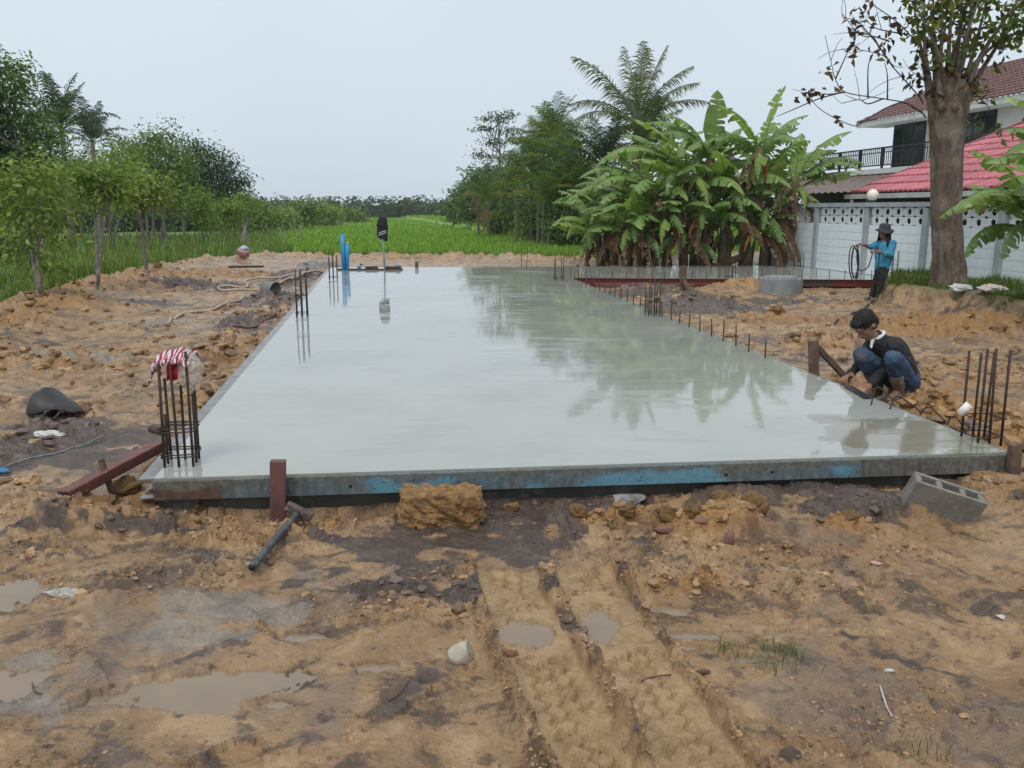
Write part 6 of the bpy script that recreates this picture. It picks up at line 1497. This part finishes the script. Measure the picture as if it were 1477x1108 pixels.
def head(m, c, f, u, s=1.0):
    """skull, jaw, nose, lips, brow, ears in one skin; c is the centre of the skull"""
    f = unit(f); u = unit(u - f * np.dot(u, f)); r = np.cross(f, u); M = np.stack([f, r, u], 1)
    P = lambda a, b_, c_: c + (f * a + r * b_ + u * c_) * s
    m.add(*ball(P(-.005, 0, .02), np.array([.098, .076, .10]) * s, 18, 12, M))
    m.add(*ball(P(.028, 0, -.055), np.array([.062, .058, .062]) * s, 14, 10, M)); m.add(*ball(P(.055, 0, -.095), np.array([.026, .03, .022]) * s, 10, 8, M))
    cap(m, P(.082, 0, .012), P(.108, 0, -.030), .010 * s, .015 * s, 8); m.add(*ball(P(.098, .012, -.034), .009 * s, 8, 6)); m.add(*ball(P(.098, -.012, -.034), .009 * s, 8, 6))
    cap(m, P(.080, -.035, .030), P(.080, .035, .030), .012 * s, .012 * s, 8)
    cap(m, P(.079, -.020, -.064), P(.079, .020, -.064), .009 * s, .009 * s, 8); cap(m, P(.076, -.018, -.078), P(.076, .018, -.078), .009 * s, .009 * s, 8)
    for sg in (-1, 1): m.add(*ball(P(-.012, .078 * sg, -.015), np.array([.020, .010, .032]) * s, 10, 8, M)); m.add(*ball(P(.050, .045 * sg, -.025), np.array([.025, .02, .022]) * s, 10, 6, M))
    return P, M
def face_bits(P, M, parent, s, mats):
    for sg in (-1, 1):
        m = MB(); m.add(*ball(P(.080, .031 * sg, .003), np.array([.007, .011, .0045]) * s, 10, 6, M)); e = m.obj('eye', mats[0], parent)
        m = MB(); m.add(*ball(P(.0865, .031 * sg, .003), np.array([.004, .006, .006]) * s, 8, 6, M)); m.obj('iris', mats[1], e)
        m = MB(); cap(m, P(.090, .016 * sg, .026), P(.081, .048 * sg, .027), .0045 * s, .003 * s, 6); m.obj('eyebrow', mats[1], parent)
    m = MB(); cap(m, P(.087, -.022, -.071), P(.087, .022, -.071), .003 * s, .003 * s, 6); m.obj('mouth', mats[2], parent)
def hand(m, w_, d, pn, thumb, curl, s=1.0):
    """palm, four unequal bent fingers and a thumb; d points along the hand, pn out of the palm, thumb is the side of the thumb"""
    d = unit(np.array(d, float)); pn = unit(np.array(pn, float) - d * np.dot(pn, d)); t_ = unit(np.array(thumb, float) - d * np.dot(thumb, d) - pn * np.dot(thumb, pn))
    for k in range(4):
        y = (.030 - .020 * k) * s; base = w_ + d * .085 * s + t_ * y - pn * .004 * s; cap(m, w_ + t_ * y * .6 + d * .012 * s, base, .016 * s, .0125 * s, 8)
        ln = (.078, .086, .080, .062)[k] * s; a = 0; p = base
        for j, (f_, cu) in enumerate(((.45, .75), (.32, 1.0), (.23, .7))):
            a += curl * cu * (1 + .06 * k); q = p + (d * cos(a) + pn * sin(a)) * ln * f_ + t_ * (.003 * (1.5 - k)) * s; cap(m, p, q, (.0100, .0092, .0085)[j] * s, (.0092, .0085, .0075)[j] * s, 8); p = q
    p = w_ + d * .022 * s + t_ * .026 * s; a1 = p + (d * .55 + t_ * .65 + pn * .45) * .042 * s; a2 = a1 + unit(d * .8 + t_ * .25 + pn * (.5 + .3 * curl)) * .034 * s; a3 = a2 + unit(d * .9 + pn * (.5 + .4 * curl)) * .026 * s
    cap(m, p, a1, .0145 * s, .0115 * s, 8); cap(m, a1, a2, .0115 * s, .010 * s, 8); cap(m, a2, a3, .010 * s, .0085 * s, 8)
M_SKIN = simple('tanned_skin', (.27, .14, .085), (.22, .105, .063), 9, .5, 0, .2, .002)
M_EYEW = simple('eye_white', (.55, .5, .46), None, 5, .3, 0, 0); M_HAIR = simple('black_hair', (.008, .007, .007), (.013, .012, .011), 40, .6, 0, .5, .003, spec=.25); M_LIP = simple('lip', (.13, .05, .04), None, 5, .5, 0, 0)

def crouching_man():
    Y0 = at(1298, 580, .05)[1]; J = lambda px, py, dy=0: atY(px, py, Y0 + dy)
    fx = unit(np.array([-.72, -.62, 0.])); lf = np.array([-fx[1], fx[0], 0.])          # facing, his left
    root = thing('person', 'crouching man in dark grey sweater and blue jeans working at the right slab edge', 'person', (J(1290, 580)[0], Y0, 0))
    org = np.array(root.location)
    pel = J(1303, 551, .20); chest = J(1284, 508, .08); nb = J(1264, 490, .0); hc = J(1248, 469, -.04)
    shL = J(1290, 502, -.08); shR = J(1258, 499, .20); hipL = J(1307, 553, .08); hipR = J(1296, 549, .27)
    knL = J(1289, 517, -.24); knR = J(1243, 512, -.02); anL = J(1296, 562, -.03); anR = J(1266, 557, .18)
    toL = J(1283, 576, -.16); toR = J(1256, 568, .05); elL = J(1277, 534, .02); wrL = J(1254, 556, -.14); elR = J(1240, 524, .20); wrR = J(1228, 540, .05)
    hR = J(1219, 545, .0); hL = J(1243, 561, -.20)
    S = lambda p: np.array(p) - org
    pel, chest, nb, hc, shL, shR, hipL, hipR, knL, knR, anL, anR, toL, toR, elL, wrL, elR, wrR, hR, hL = map(S, (pel, chest, nb, hc, shL, shR, hipL, hipR, knL, knR, anL, anR, toL, toR, elL, wrL, elR, wrR, hR, hL))
    up_t = unit(nb - pel)
    # body
    m = MB(); chain(m, [pel, (pel + chest) / 2, chest, nb], [.13, .12, .13, .06]); cap(m, shL, shR, .055, .055); cap(m, nb, hc - np.array([0, 0, .04]), .052, .05)
    for h_, k_, a_, t_ in ((hipL, knL, anL, toL), (hipR, knR, anR, toR)): chain(m, [h_, k_, a_], [.078, .055, .038]); cap(m, a_, t_, .035, .028)
    chain(m, [shL, elL, wrL], [.048, .038, .026]); chain(m, [shR, elR, wrR], [.048, .038, .026])
    hf = unit(np.array([-.66, -.26, -.72])); hu = unit(np.array([-.55, -.2, .8])); P, M = head(m, hc, hf, hu, 1.06)
    hand(m, wrL, hL - wrL, np.array([-.3, .2, -.9]), np.array([-.6, .8, .2]), .55, 1.05); hand(m, wrR, hR - wrR, np.array([.2, -.3, -.9]), np.array([.3, -.9, .1]), .55, 1.05)
    fuse('body', m, .0065, M_SKIN, root, 3); face_bits(P, M, root, 1.06, (M_EYEW, M_HAIR, M_LIP))
    # hair: thick cap over crown, back and temples
    m = MB(); m.add(*ball(P(-.020, 0, .048), np.array([.103, .090, .088]) * 1.06, 22, 14, M)); m.add(*ball(P(-.065, 0, -.005), np.array([.055, .078, .075]) * 1.06, 16, 10, M)); m.add(*ball(P(.052, 0, .078), np.array([.055, .066, .035]) * 1.06, 16, 10, M))
    rng = np.random.RandomState(2)
    for k in range(26):                      # short locks lying forward and at the nape
        a = k / 26 * 2 * pi; q = P(-.012 + .086 * cos(a), .080 * sin(a), .040 if cos(a) > .2 else -.02); cap(m, q, q + M @ np.array([.012 * cos(a), .006 * sin(a), -.026]) + rng.normal(size=3) * .003, .013, .005, 6)
    fuse('hair', m, .005, M_HAIR, root, 2, .004, 30, 2)
    # sweater
    t = simple('dark_sweater', (.034, .034, .037), (.024, .024, .027), 30, .9, 0, .5, .003, spec=.2); m = MB()
    for sg, sh_, hp in ((1, shL, hipL), (-1, shR, hipR)):
        chain(m, [hp + up_t * .04 - fx * .03, (hp + sh_) / 2 - fx * .045, sh_ - fx * .02], [.108, .112, .075])
    chain(m, [pel + up_t * .03 - fx * .05, (pel + chest) / 2 - fx * .06, chest - fx * .03, nb - np.array([0, 0, .01])], [.135, .14, .145, .085]); cap(m, shL, shR, .080, .080); cap(m, nb - fx * .03, (shL + shR) / 2, .085, .09)
    wl = wrL + unit(elL - wrL) * .035; wr = wrR + unit(elR - wrR) * .02
    chain(m, [shL, elL, wl], [.074, .060, .043]); chain(m, [shR, elR, wr], [.074, .060, .043]); cap(m, wl, wl + unit(elL - wl) * .02, .047, .047); cap(m, wr, wr + unit(elR - wr) * .02, .047, .047)
    fuse('sweater', m, .010, t, root, 4, .012, 8, 1)
    # white towel round the neck
    m = MB(); a = np.linspace(0, 2 * pi, 15)
    fN, rN, uN = frame(hc - nb + 1e-3, fx); ring = [nb + np.array([0, 0, .035]) + (rN * cos(x) * .064 + uN * sin(x) * .060) + unit(hc - nb) * (.012 * sin(x)) for x in a]
    V, Q, T = tube(ring, .018, 8); m.add(V, Q, T); cap(m, nb + fx * .06 + np.array([0, 0, .03]), nb + fx * .085 + np.array([0, 0, -.06]), .022, .014); fuse('neck_towel', m, .007, M_WHITEP, root, 2, .006, 20, 3)
    # jeans
    t = NT('blue_jeans'); o = t.coord(); n1 = t.noise(7, 4, .6, o); col = t.mix(t.mapr(n1, .38, .62), (.030, .058, .115), (.060, .10, .165)); col = t.mix(t.mapr(t.noise(2.5, 4, .6, o), .55, .7), col, (.11, .10, .085)); bb = t.bsdf(Base_Color=col, Roughness=.9, Specular_IOR_Level=.2); t.l(t.bump(t.noise(180, 2), .3, .002), bb.inputs['Normal']); JN = t.fin(bb)
    m = MB(); cap(m, hipL - fx * .03, hipR - fx * .03, .118, .118); cap(m, pel + up_t * .03, pel, .135, .13)
    for h_, k_, a_ in ((hipL, knL, anL), (hipR, knR, anR)): chain(m, [h_, h_ * .45 + k_ * .55, k_], [.115, .100, .080]); chain(m, [k_, k_ * .55 + a_ * .45 - fx * .01], [.080, .074])
    fuse('jeans', m, .010, JN, root, 4, .012, 9, 5)
    # rubber boots
    t = simple('muddy_boots', (.20, .15, .12), (.13, .095, .075), 9, .6, 0, .3, .004, (.30, .25, .21), s3=16, l3=.56, h3=.68)
    for k_, a_, t_ in ((knL, anL, toL), (knR, anR, toR)):
        m = MB(); chain(m, [k_ * .45 + a_ * .55, a_], [.068, .052]); he = a_ - unit(t_ - a_) * .04; he[2] = min(a_[2], t_[2]) - .015; tt = t_.copy(); tt[2] = he[2] + .005; mid = (he + tt) / 2; cap(m, a_, he, .05, .042); cap(m, he, mid + [0, 0, .02], .042, .046); cap(m, mid + [0, 0, .015], tt, .046, .036)
        fuse('boot', m, .009, t, root, 3, .005, 12, 7)
    # trowel in the hands
    tw = thing('trowel', 'small steel trowel held low by the crouching man at the slab edge', 'trowel'); a = org + hR + np.array([-.01, -.02, -.035]); c = at(1222, 556, SLAB_Z + .015)
    m = MB(); V, Q, T = tube([a, (a + c) / 2, c], .011, 8); m.add(V, Q, T); m.obj('handle', M_WOOD, tw); c2 = at(1252, 574, SLAB_Z + .012)
    m = MB(); m.add(*beam(c, c2, .07, .004)); m.obj('blade', M_BLACKM, tw, smooth=False)
crouching_man()

def standing_man():
    Y0 = at(1262, 433, .02)[1]; J = lambda px, py, dy=0: atY(px, py, Y0 + dy)
    root = thing('person', 'standing man in light blue shirt and dark brimmed hat holding a coiled black hose', 'person', (J(1262, 433)[0], Y0, 0)); org = np.array(root.location); S = lambda *a: J(*a) - org
    fx = unit(np.array([-.85, -.45, 0.])); lf = np.array([-fx[1], fx[0], 0.])
    pel = S(1272, 384); chest = S(1277, 356); nb = S(1278, 345); hc = S(1276, 336)
    shL = S(1288, 351, -.12); shR = S(1268, 351, .14); hipL = S(1275, 386, -.08); hipR = S(1270, 386, .09)
    knL = S(1271, 409, -.12); knR = S(1264, 409, .10); anL = S(1268, 431, -.08); anR = S(1259, 429, .14); toL = S(1258, 433, -.16); toR = S(1249, 431, .06)
    elL = S(1285, 368, -.20); wrL = S(1266, 363, -.26); hL = S(1259, 362, -.27); elR = S(1257, 356, .06); wrR = S(1244, 353, -.05); hR = S(1237, 352, -.08)
    m = MB(); chain(m, [pel, (pel + chest) / 2, chest, nb], [.12, .11, .12, .055]); cap(m, shL, shR, .055, .055); cap(m, nb, hc, .05, .05)
    for h_, k_, a_, t_ in ((hipL, knL, anL, toL), (hipR, knR, anR, toR)): chain(m, [h_, k_, a_], [.075, .055, .04]); cap(m, a_, t_, .038, .03)
    chain(m, [shL, elL, wrL], [.047, .038, .027]); chain(m, [shR, elR, wrR], [.047, .038, .027])
    hf = unit(fx + np.array([0, 0, -.22])); hu = np.array([0, 0, 1.]); P, M = head(m, hc + fx * .015, hf, hu, 1.0)
    hand(m, wrL, hL - wrL, np.array([.1, .6, -.6]), np.array([-.2, .1, .9]), .9, 1.05); hand(m, wrR, hR - wrR, np.array([-.1, -.2, -.95]), np.array([-.1, -1, .1]), 1.0, 1.05)
    fuse('body', m, .008, M_SKIN, root, 2); face_bits(P, M, root, 1.0, (M_EYEW, M_HAIR, M_LIP))
    t = simple('light_blue_shirt', (.065, .30, .46), (.05, .24, .39), 12, .85, 0, .3, .003, spec=.2); m = MB()
    for sh_, hp in ((shL, hipL), (shR, hipR)): chain(m, [hp + np.array([0, 0, .0]), (hp + sh_) / 2, sh_], [.105, .10, .072])
    chain(m, [pel, (pel + chest) / 2, chest, nb - np.array([0, 0, .03])], [.135, .13, .125, .07]); cap(m, shL, shR, .07, .07)
    wl = elL + (wrL - elL) * .42; wr = elR + (wrR - elR) * .3
    chain(m, [shL, elL, wl], [.072, .062, .056]); chain(m, [shR, elR, wr], [.072, .062, .055]); fuse('shirt', m, .012, t, root, 3, .014, 8, 11)
    t = simple('dark_trousers', (.022, .021, .022), (.035, .032, .03), 6, .9, 0, .3, .003, (.07, .055, .045), spec=.2); m = MB()
    cap(m, hipL, hipR, .105, .105)
    for h_, k_, a_ in ((hipL, knL, anL), (hipR, knR, anR)): chain(m, [h_, k_, a_ + np.array([0, 0, .03])], [.105, .085, .078])
    fuse('trousers', m, .012, t, root, 3, .014, 7, 13)
    t = MATS['muddy_boots']
    for a_, t_ in ((anL, toL), (anR, toR)):
        m = MB(); he = a_.copy(); he[2] -= .02; cap(m, a_ + [0, 0, .04], he, .058, .05); cap(m, he, t_ + [0, 0, .01], .05, .04); fuse('boot', m, .011, t, root, 2)
    # brimmed hat and the cloth under it (clothing, so part of the person)
    f, r_, u = hf, np.cross(hf, hu), hu; hb = hc + fx * .01 + np.array([0, 0, .055])
    V, Q, T = lathe([(.168, -.028), (.172, -.03), (.14, .0), (.108, .018), (.105, .075), (.092, .11), (.05, .125)], 28, False, True); V[:, 2] += .02 * np.cos(np.arctan2(V[:, 1], V[:, 0]) * 2) * (np.hypot(V[:, 0], V[:, 1]) > .13)
    m = MB(); m.add(V @ (roty(R(0)) @ rotx(R(8))).T + hb, Q, T); h_ = m.obj('hat', simple('dark_hat', (.035, .04, .048), (.05, .055, .06), 20, .85, 0, .3), root); h_.modifiers.new('thick', 'SOLIDIFY').thickness = .006
    m = MB(); a = np.radians(np.linspace(60, 300, 15)); rows = []
    fa = math.atan2(fx[1], fx[0])
    for z, rad in ((.05, .105), (-.02, .108), (-.10, .115), (-.17, .135), (-.23, .145)):
        rows.append(np.stack([hc[0] + np.cos(a + fa) * rad * (1 + .06 * np.sin(a * 9)), hc[1] + np.sin(a + fa) * rad * (1 + .06 * np.sin(a * 9)), np.full(15, hc[2] + z - .02)], 1))
    m.add(np.concatenate(rows), [[i * 15 + j, i * 15 + j + 1, (i + 1) * 15 + j + 1, (i + 1) * 15 + j] for i in range(4) for j in range(14)]); o_ = m.obj('neck_cloth', M_CLOTH, root); o_.modifiers.new('thick', 'SOLIDIFY').thickness = .006
    # coil of hose in the hand
    co = thing('hose_coil', 'coil of thin black hose held out by the standing man', 'hose'); rng = np.random.RandomState(6)
    hp = hR + org; cpt = J(1233, 377, -.10)
    for k in range(3):
        a = np.linspace(0, 2 * pi, 34); jx = rng.uniform(-.02, .02); rx = (.125, .14, .115)[k]; rz = (.31, .335, .295)[k]; tilt = rng.uniform(-.05, .05)
        Pp = np.stack([cpt[0] + jx + np.sin(a) * rx + np.cos(a) * tilt, cpt[1] + np.sin(a) * .14 + rng.uniform(-.03, .03), hp[2] - .03 - rz + np.cos(a) * rz], 1)
        V, Q, T = tube(Pp, .011, 6); m = MB(); m.add(V, Q, T); m.obj('loop', M_BLACKM, co)
    Pp = smooth_path([hp + [0, 0, -.03], J(1236, 375, -.2), J(1240, 390, -.25), J(1252, 385, -.28), J(1260, 363, -.28), J(1268, 366, -.26), J(1266, 385, -.24), J(1260, 412, -.2), J(1253, 432, -.2), J(1244, 446, -.3)], 6)
    Pp[:, 2] = np.maximum(Pp[:, 2], .03); V, Q, T = tube(Pp, .011, 6); m = MB(); m.add(V, Q, T); m.obj('loose_end', M_BLACKM, co)
standing_man()

# ------------------------------------------------------------------ grass
def blades(name, P, h, wd, cols, seed, label, bend=.45):
    rng = np.random.RandomState(seed); n = len(P); a = rng.uniform(0, 2 * pi, n); d = np.stack([np.cos(a), np.sin(a), 0 * a], 1); s = np.stack([-d[:, 1], d[:, 0], 0 * a], 1)
    h = h * rng.uniform(.55, 1.3, n); h = h[:, None]; wd = np.broadcast_to(wd, (n,))[:, None]; b_ = bend * rng.uniform(.2, 1.3, (n, 1))
    md = P + np.array([0, 0, 1.]) * h * .55 + d * h * b_ * .25; tp = P + np.array([0, 0, 1.]) * h * (1 - .3 * b_) + d * h * b_
    P = P - np.array([0, 0, .03]); V = np.stack([P - s * wd * .5, P + s * wd * .5, md + s * wd * .45, md - s * wd * .45, tp], 1).reshape(-1, 3); i = np.arange(n) * 5
    C = np.array(cols)[rng.choice(len(cols), n)] * rng.uniform(.7, 1.3, (n, 1)); m = MB(); m.add(V, np.stack([i, i + 1, i + 2, i + 3], 1), np.stack([i + 3, i + 2, i + 4], 1), np.repeat(C, 5, 0))
    return tag(m.obj(name, M_GRASS, None, False), label, 'grass', kind='stuff')
rng = np.random.RandomState(12)
def scatter(n, r0, r1, a0, a1, keep, pw=1.0):
    u = rng.rand(n); r = 1 / (1 / r0 + u * (1 / r1 - 1 / r0)) if pw == 2 else r0 * (r1 / r0) ** u; a = np.radians(rng.uniform(a0, a1, n)); x = r * np.sin(a); y = r * np.cos(a); k = keep(x, y); return x[k], y[k], r[k]
def on(x, y): return np.stack([x, y, macro(x, y)[0]], 1)
MEADOW = [(.11, .19, .04), (.14, .22, .045), (.165, .24, .05), (.18, .21, .07), (.085, .145, .035)]
PADDY = [(.17, .31, .04), (.20, .35, .045), (.23, .35, .055), (.145, .26, .038)]
edge = lambda x, y: poly_sd(x, y, MUD) + fbm(x, y, 1.1, 3, 190) * .35
x, y, r = scatter(130000, 11, 75, -52, -4, lambda x, y: (edge(x, y) < -.05) & (x < -.28 * y + 1.0), 2)
tuss = .6 + .9 * sstep(-.3, .5, fbm(x, y, .6, 3, 191)); blades('meadow_grass', on(x, y), .46 * tuss, .0011 * r + .002, MEADOW, 1, 'tall wild green grass of the left meadow')
x, y, r = scatter(66000, 26, 215, -18, 16, lambda x, y: (edge(x, y) < -.4) & (x > -.29 * y - .5), 1)
blades('paddy_grass', on(x, y), .32, .0012 * r, PADDY, 2, 'bright green young rice growing in the flat field', .35)
x, y, r = scatter(14000, 24, 34, -14, 16, lambda x, y: (edge(x, y) < .2) & (edge(x, y) > -1.6), 1)
blades('weed_fringe', on(x, y), .42, .0011 * r, MEADOW + PADDY, 3, 'ragged weeds along the edge of the clay behind the slab', .6)
x, y, r = scatter(70000, 10, 20, 18, 40, lambda x, y: (poly_sd(x, y, MOUND) + fbm(x, y, 1.3, 3, 192) * .35 > .12) & (((x - W0[0]) * WN[0] + (y - W0[1]) * WN[1]) > .15) & (fbm(x, y, 1.0, 3, 193) > -.30), 1)
hm = .10 + .12 * sstep(-.2, .5, fbm(x, y, .9, 3, 194)); blades('mound_grass', on(x, y), hm, .0009 * r, [(.09, .15, .03), (.12, .18, .035), (.14, .17, .05), (.07, .12, .025)], 4, 'short grass covering the mound under the big trunk', .6)
for i, (px, py, n_, sp, hh, lab) in enumerate([(1130, 942, 60, .07, .075, 'small tuft of green grass on the smooth mud right of the ruts'), (1054, 938, 26, .045, .05, 'tiny weak grass tuft beside the right wheel rut'), (1118, 965, 16, .04, .06, 'thin sprigs of grass just below the larger tuft'), (1335, 1078, 26, .06, .06, 'dull grass tuft at the bottom right'), (885, 770, 26, .028, .07, 'dry grass tuft on the left of the orange clay pile'), (905, 395, 60, .5, .3, 'weeds growing on the clay by the banana clump')]):
    p = at(px, py); xx = p[0] + rng.normal(size=n_) * sp; yy = p[1] + rng.normal(size=n_) * sp * .7; Pz = np.stack([xx, yy, surf(xx, yy)[0]], 1)
    o_ = blades('grass_tuft', Pz, hh, .0035 if i < 5 else .015, [(.09, .14, .04), (.12, .15, .05)] if i not in (3, 4) else [(.14, .12, .05), (.10, .10, .04)], 20 + i, lab, 1.7); del o_['kind']; o_['category'] = 'grass tuft'

# ------------------------------------------------------------------ crumbs of clay: past counting, one object
M_CRUMB = tinted('clay_crumb', .6, 0, 60, .6, .006, .35, .4)
def crumbs(name, n, r0, r1, size, seed, label, thr, sub):
    rg_ = np.random.RandomState(seed); u = rg_.rand(n); r = 1 / (1 / r0 + u * (1 / r1 - 1 / r0)); a = np.radians(rg_.uniform(-33, 33, n)); x = r * np.sin(a); y = r * np.cos(a)
    h, dk, gy, og, vg, cl, ss = surf(x, y); k = (vg < .3) & (ss < -.03) & (rg_.rand(n) < thr + cl * 1.1) & (gy < .6)
    for tr in TRK:
        lat, alo = line_sd(x, y, tr); k &= ~((np.abs(lat) < .14) & (rg_.rand(n) < .85))
    for f, L in zip(PUD, PUD_L):
        c = at(f[0], f[1]); k &= ((x - c[0]) / f[2]) ** 2 + ((y - c[1]) / f[3]) ** 2 > 1.1
    x, y, h, dk, og, cl = (q[k] for q in (x, y, h, dk, og, cl)); n = len(x); s = size * np.exp(rg_.normal(size=n) * .5) * (.55 + .45 * cl) * (1 + .03 * np.hypot(x, y)); s = np.minimum(s, size * 1.7)
    base = np.array([(.25, .155, .078), (.33, .21, .105), (.16, .10, .054), (.38, .255, .14)])[rg_.choice(4, n, p=[.4, .3, .22, .08])]; base = base * (1 - og[:, None] * .5) + np.array((.30, .165, .055)) * og[:, None] * .5; dk = np.maximum(dk, 0); base = base * (1 - dk[:, None]) + np.array((.12, .09, .08)) * dk[:, None]; base = base * rg_.uniform(.75, 1.2, (n, 1))
    m = MB(); SH = [lump(200 + j, sub, .5, 1) for j in range(5)]; w_ = rg_.randint(0, 5, n)
    for j in range(5):
        q = np.where(w_ == j)[0]; V0, T0 = SH[j]; an = rg_.uniform(0, 2 * pi, len(q)); ca, sa = np.cos(an)[:, None], np.sin(an)[:, None]; st = rg_.uniform(.6, 1.4, (len(q), 3)); st[:, 2] *= .65
        V = V0[None] * st[:, None, :] * s[q][:, None, None]; X = V[..., 0] * ca - V[..., 1] * sa; Y_ = V[..., 0] * sa + V[..., 1] * ca
        W_ = np.stack([X + x[q][:, None], Y_ + y[q][:, None], V[..., 2] + (h[q] + s[q] * .02)[:, None]], -1).reshape(-1, 3); nv = len(V0)
        m.add(W_, None, (T0[None] + (np.arange(len(q)) * nv)[:, None, None]).reshape(-1, 3), np.repeat(base[q], nv, 0))
    tag(m.obj(name, M_CRUMB, None, False), label, 'clay', kind='stuff')
crumbs('clay_crumbs', 30000, 2.3, 16, .0065, 1, 'loose crumbs of wet clay strewn over the churned ground', .05, 0)
crumbs('clay_chunks', 11000, 6, 30, .040, 3, 'broken chunks of clay along the dug banks round the slab', -.22, 1)
crumbs('clay_lumps', 9000, 3.2, 12, .017, 2, 'small broken clay lumps strewn over the churned ground', -.35, 1)

# ------------------------------------------------------------------ moist air
if HAZE > 0:
    t = NT('moist_air'); v = t.n('ShaderNodeVolumePrincipled'); v.inputs['Color'].default_value = (.93, .96, .99, 1); v.inputs['Density'].default_value = HAZE
    t.l(v.outputs[0], t.out.inputs['Volume'])
    m = MB(); m.add(*box((0, 0, 5.9), (1640, 1640, 15.4))); hz = m.obj('haze', t.m, None, False); tag(hz, kind='stuff')
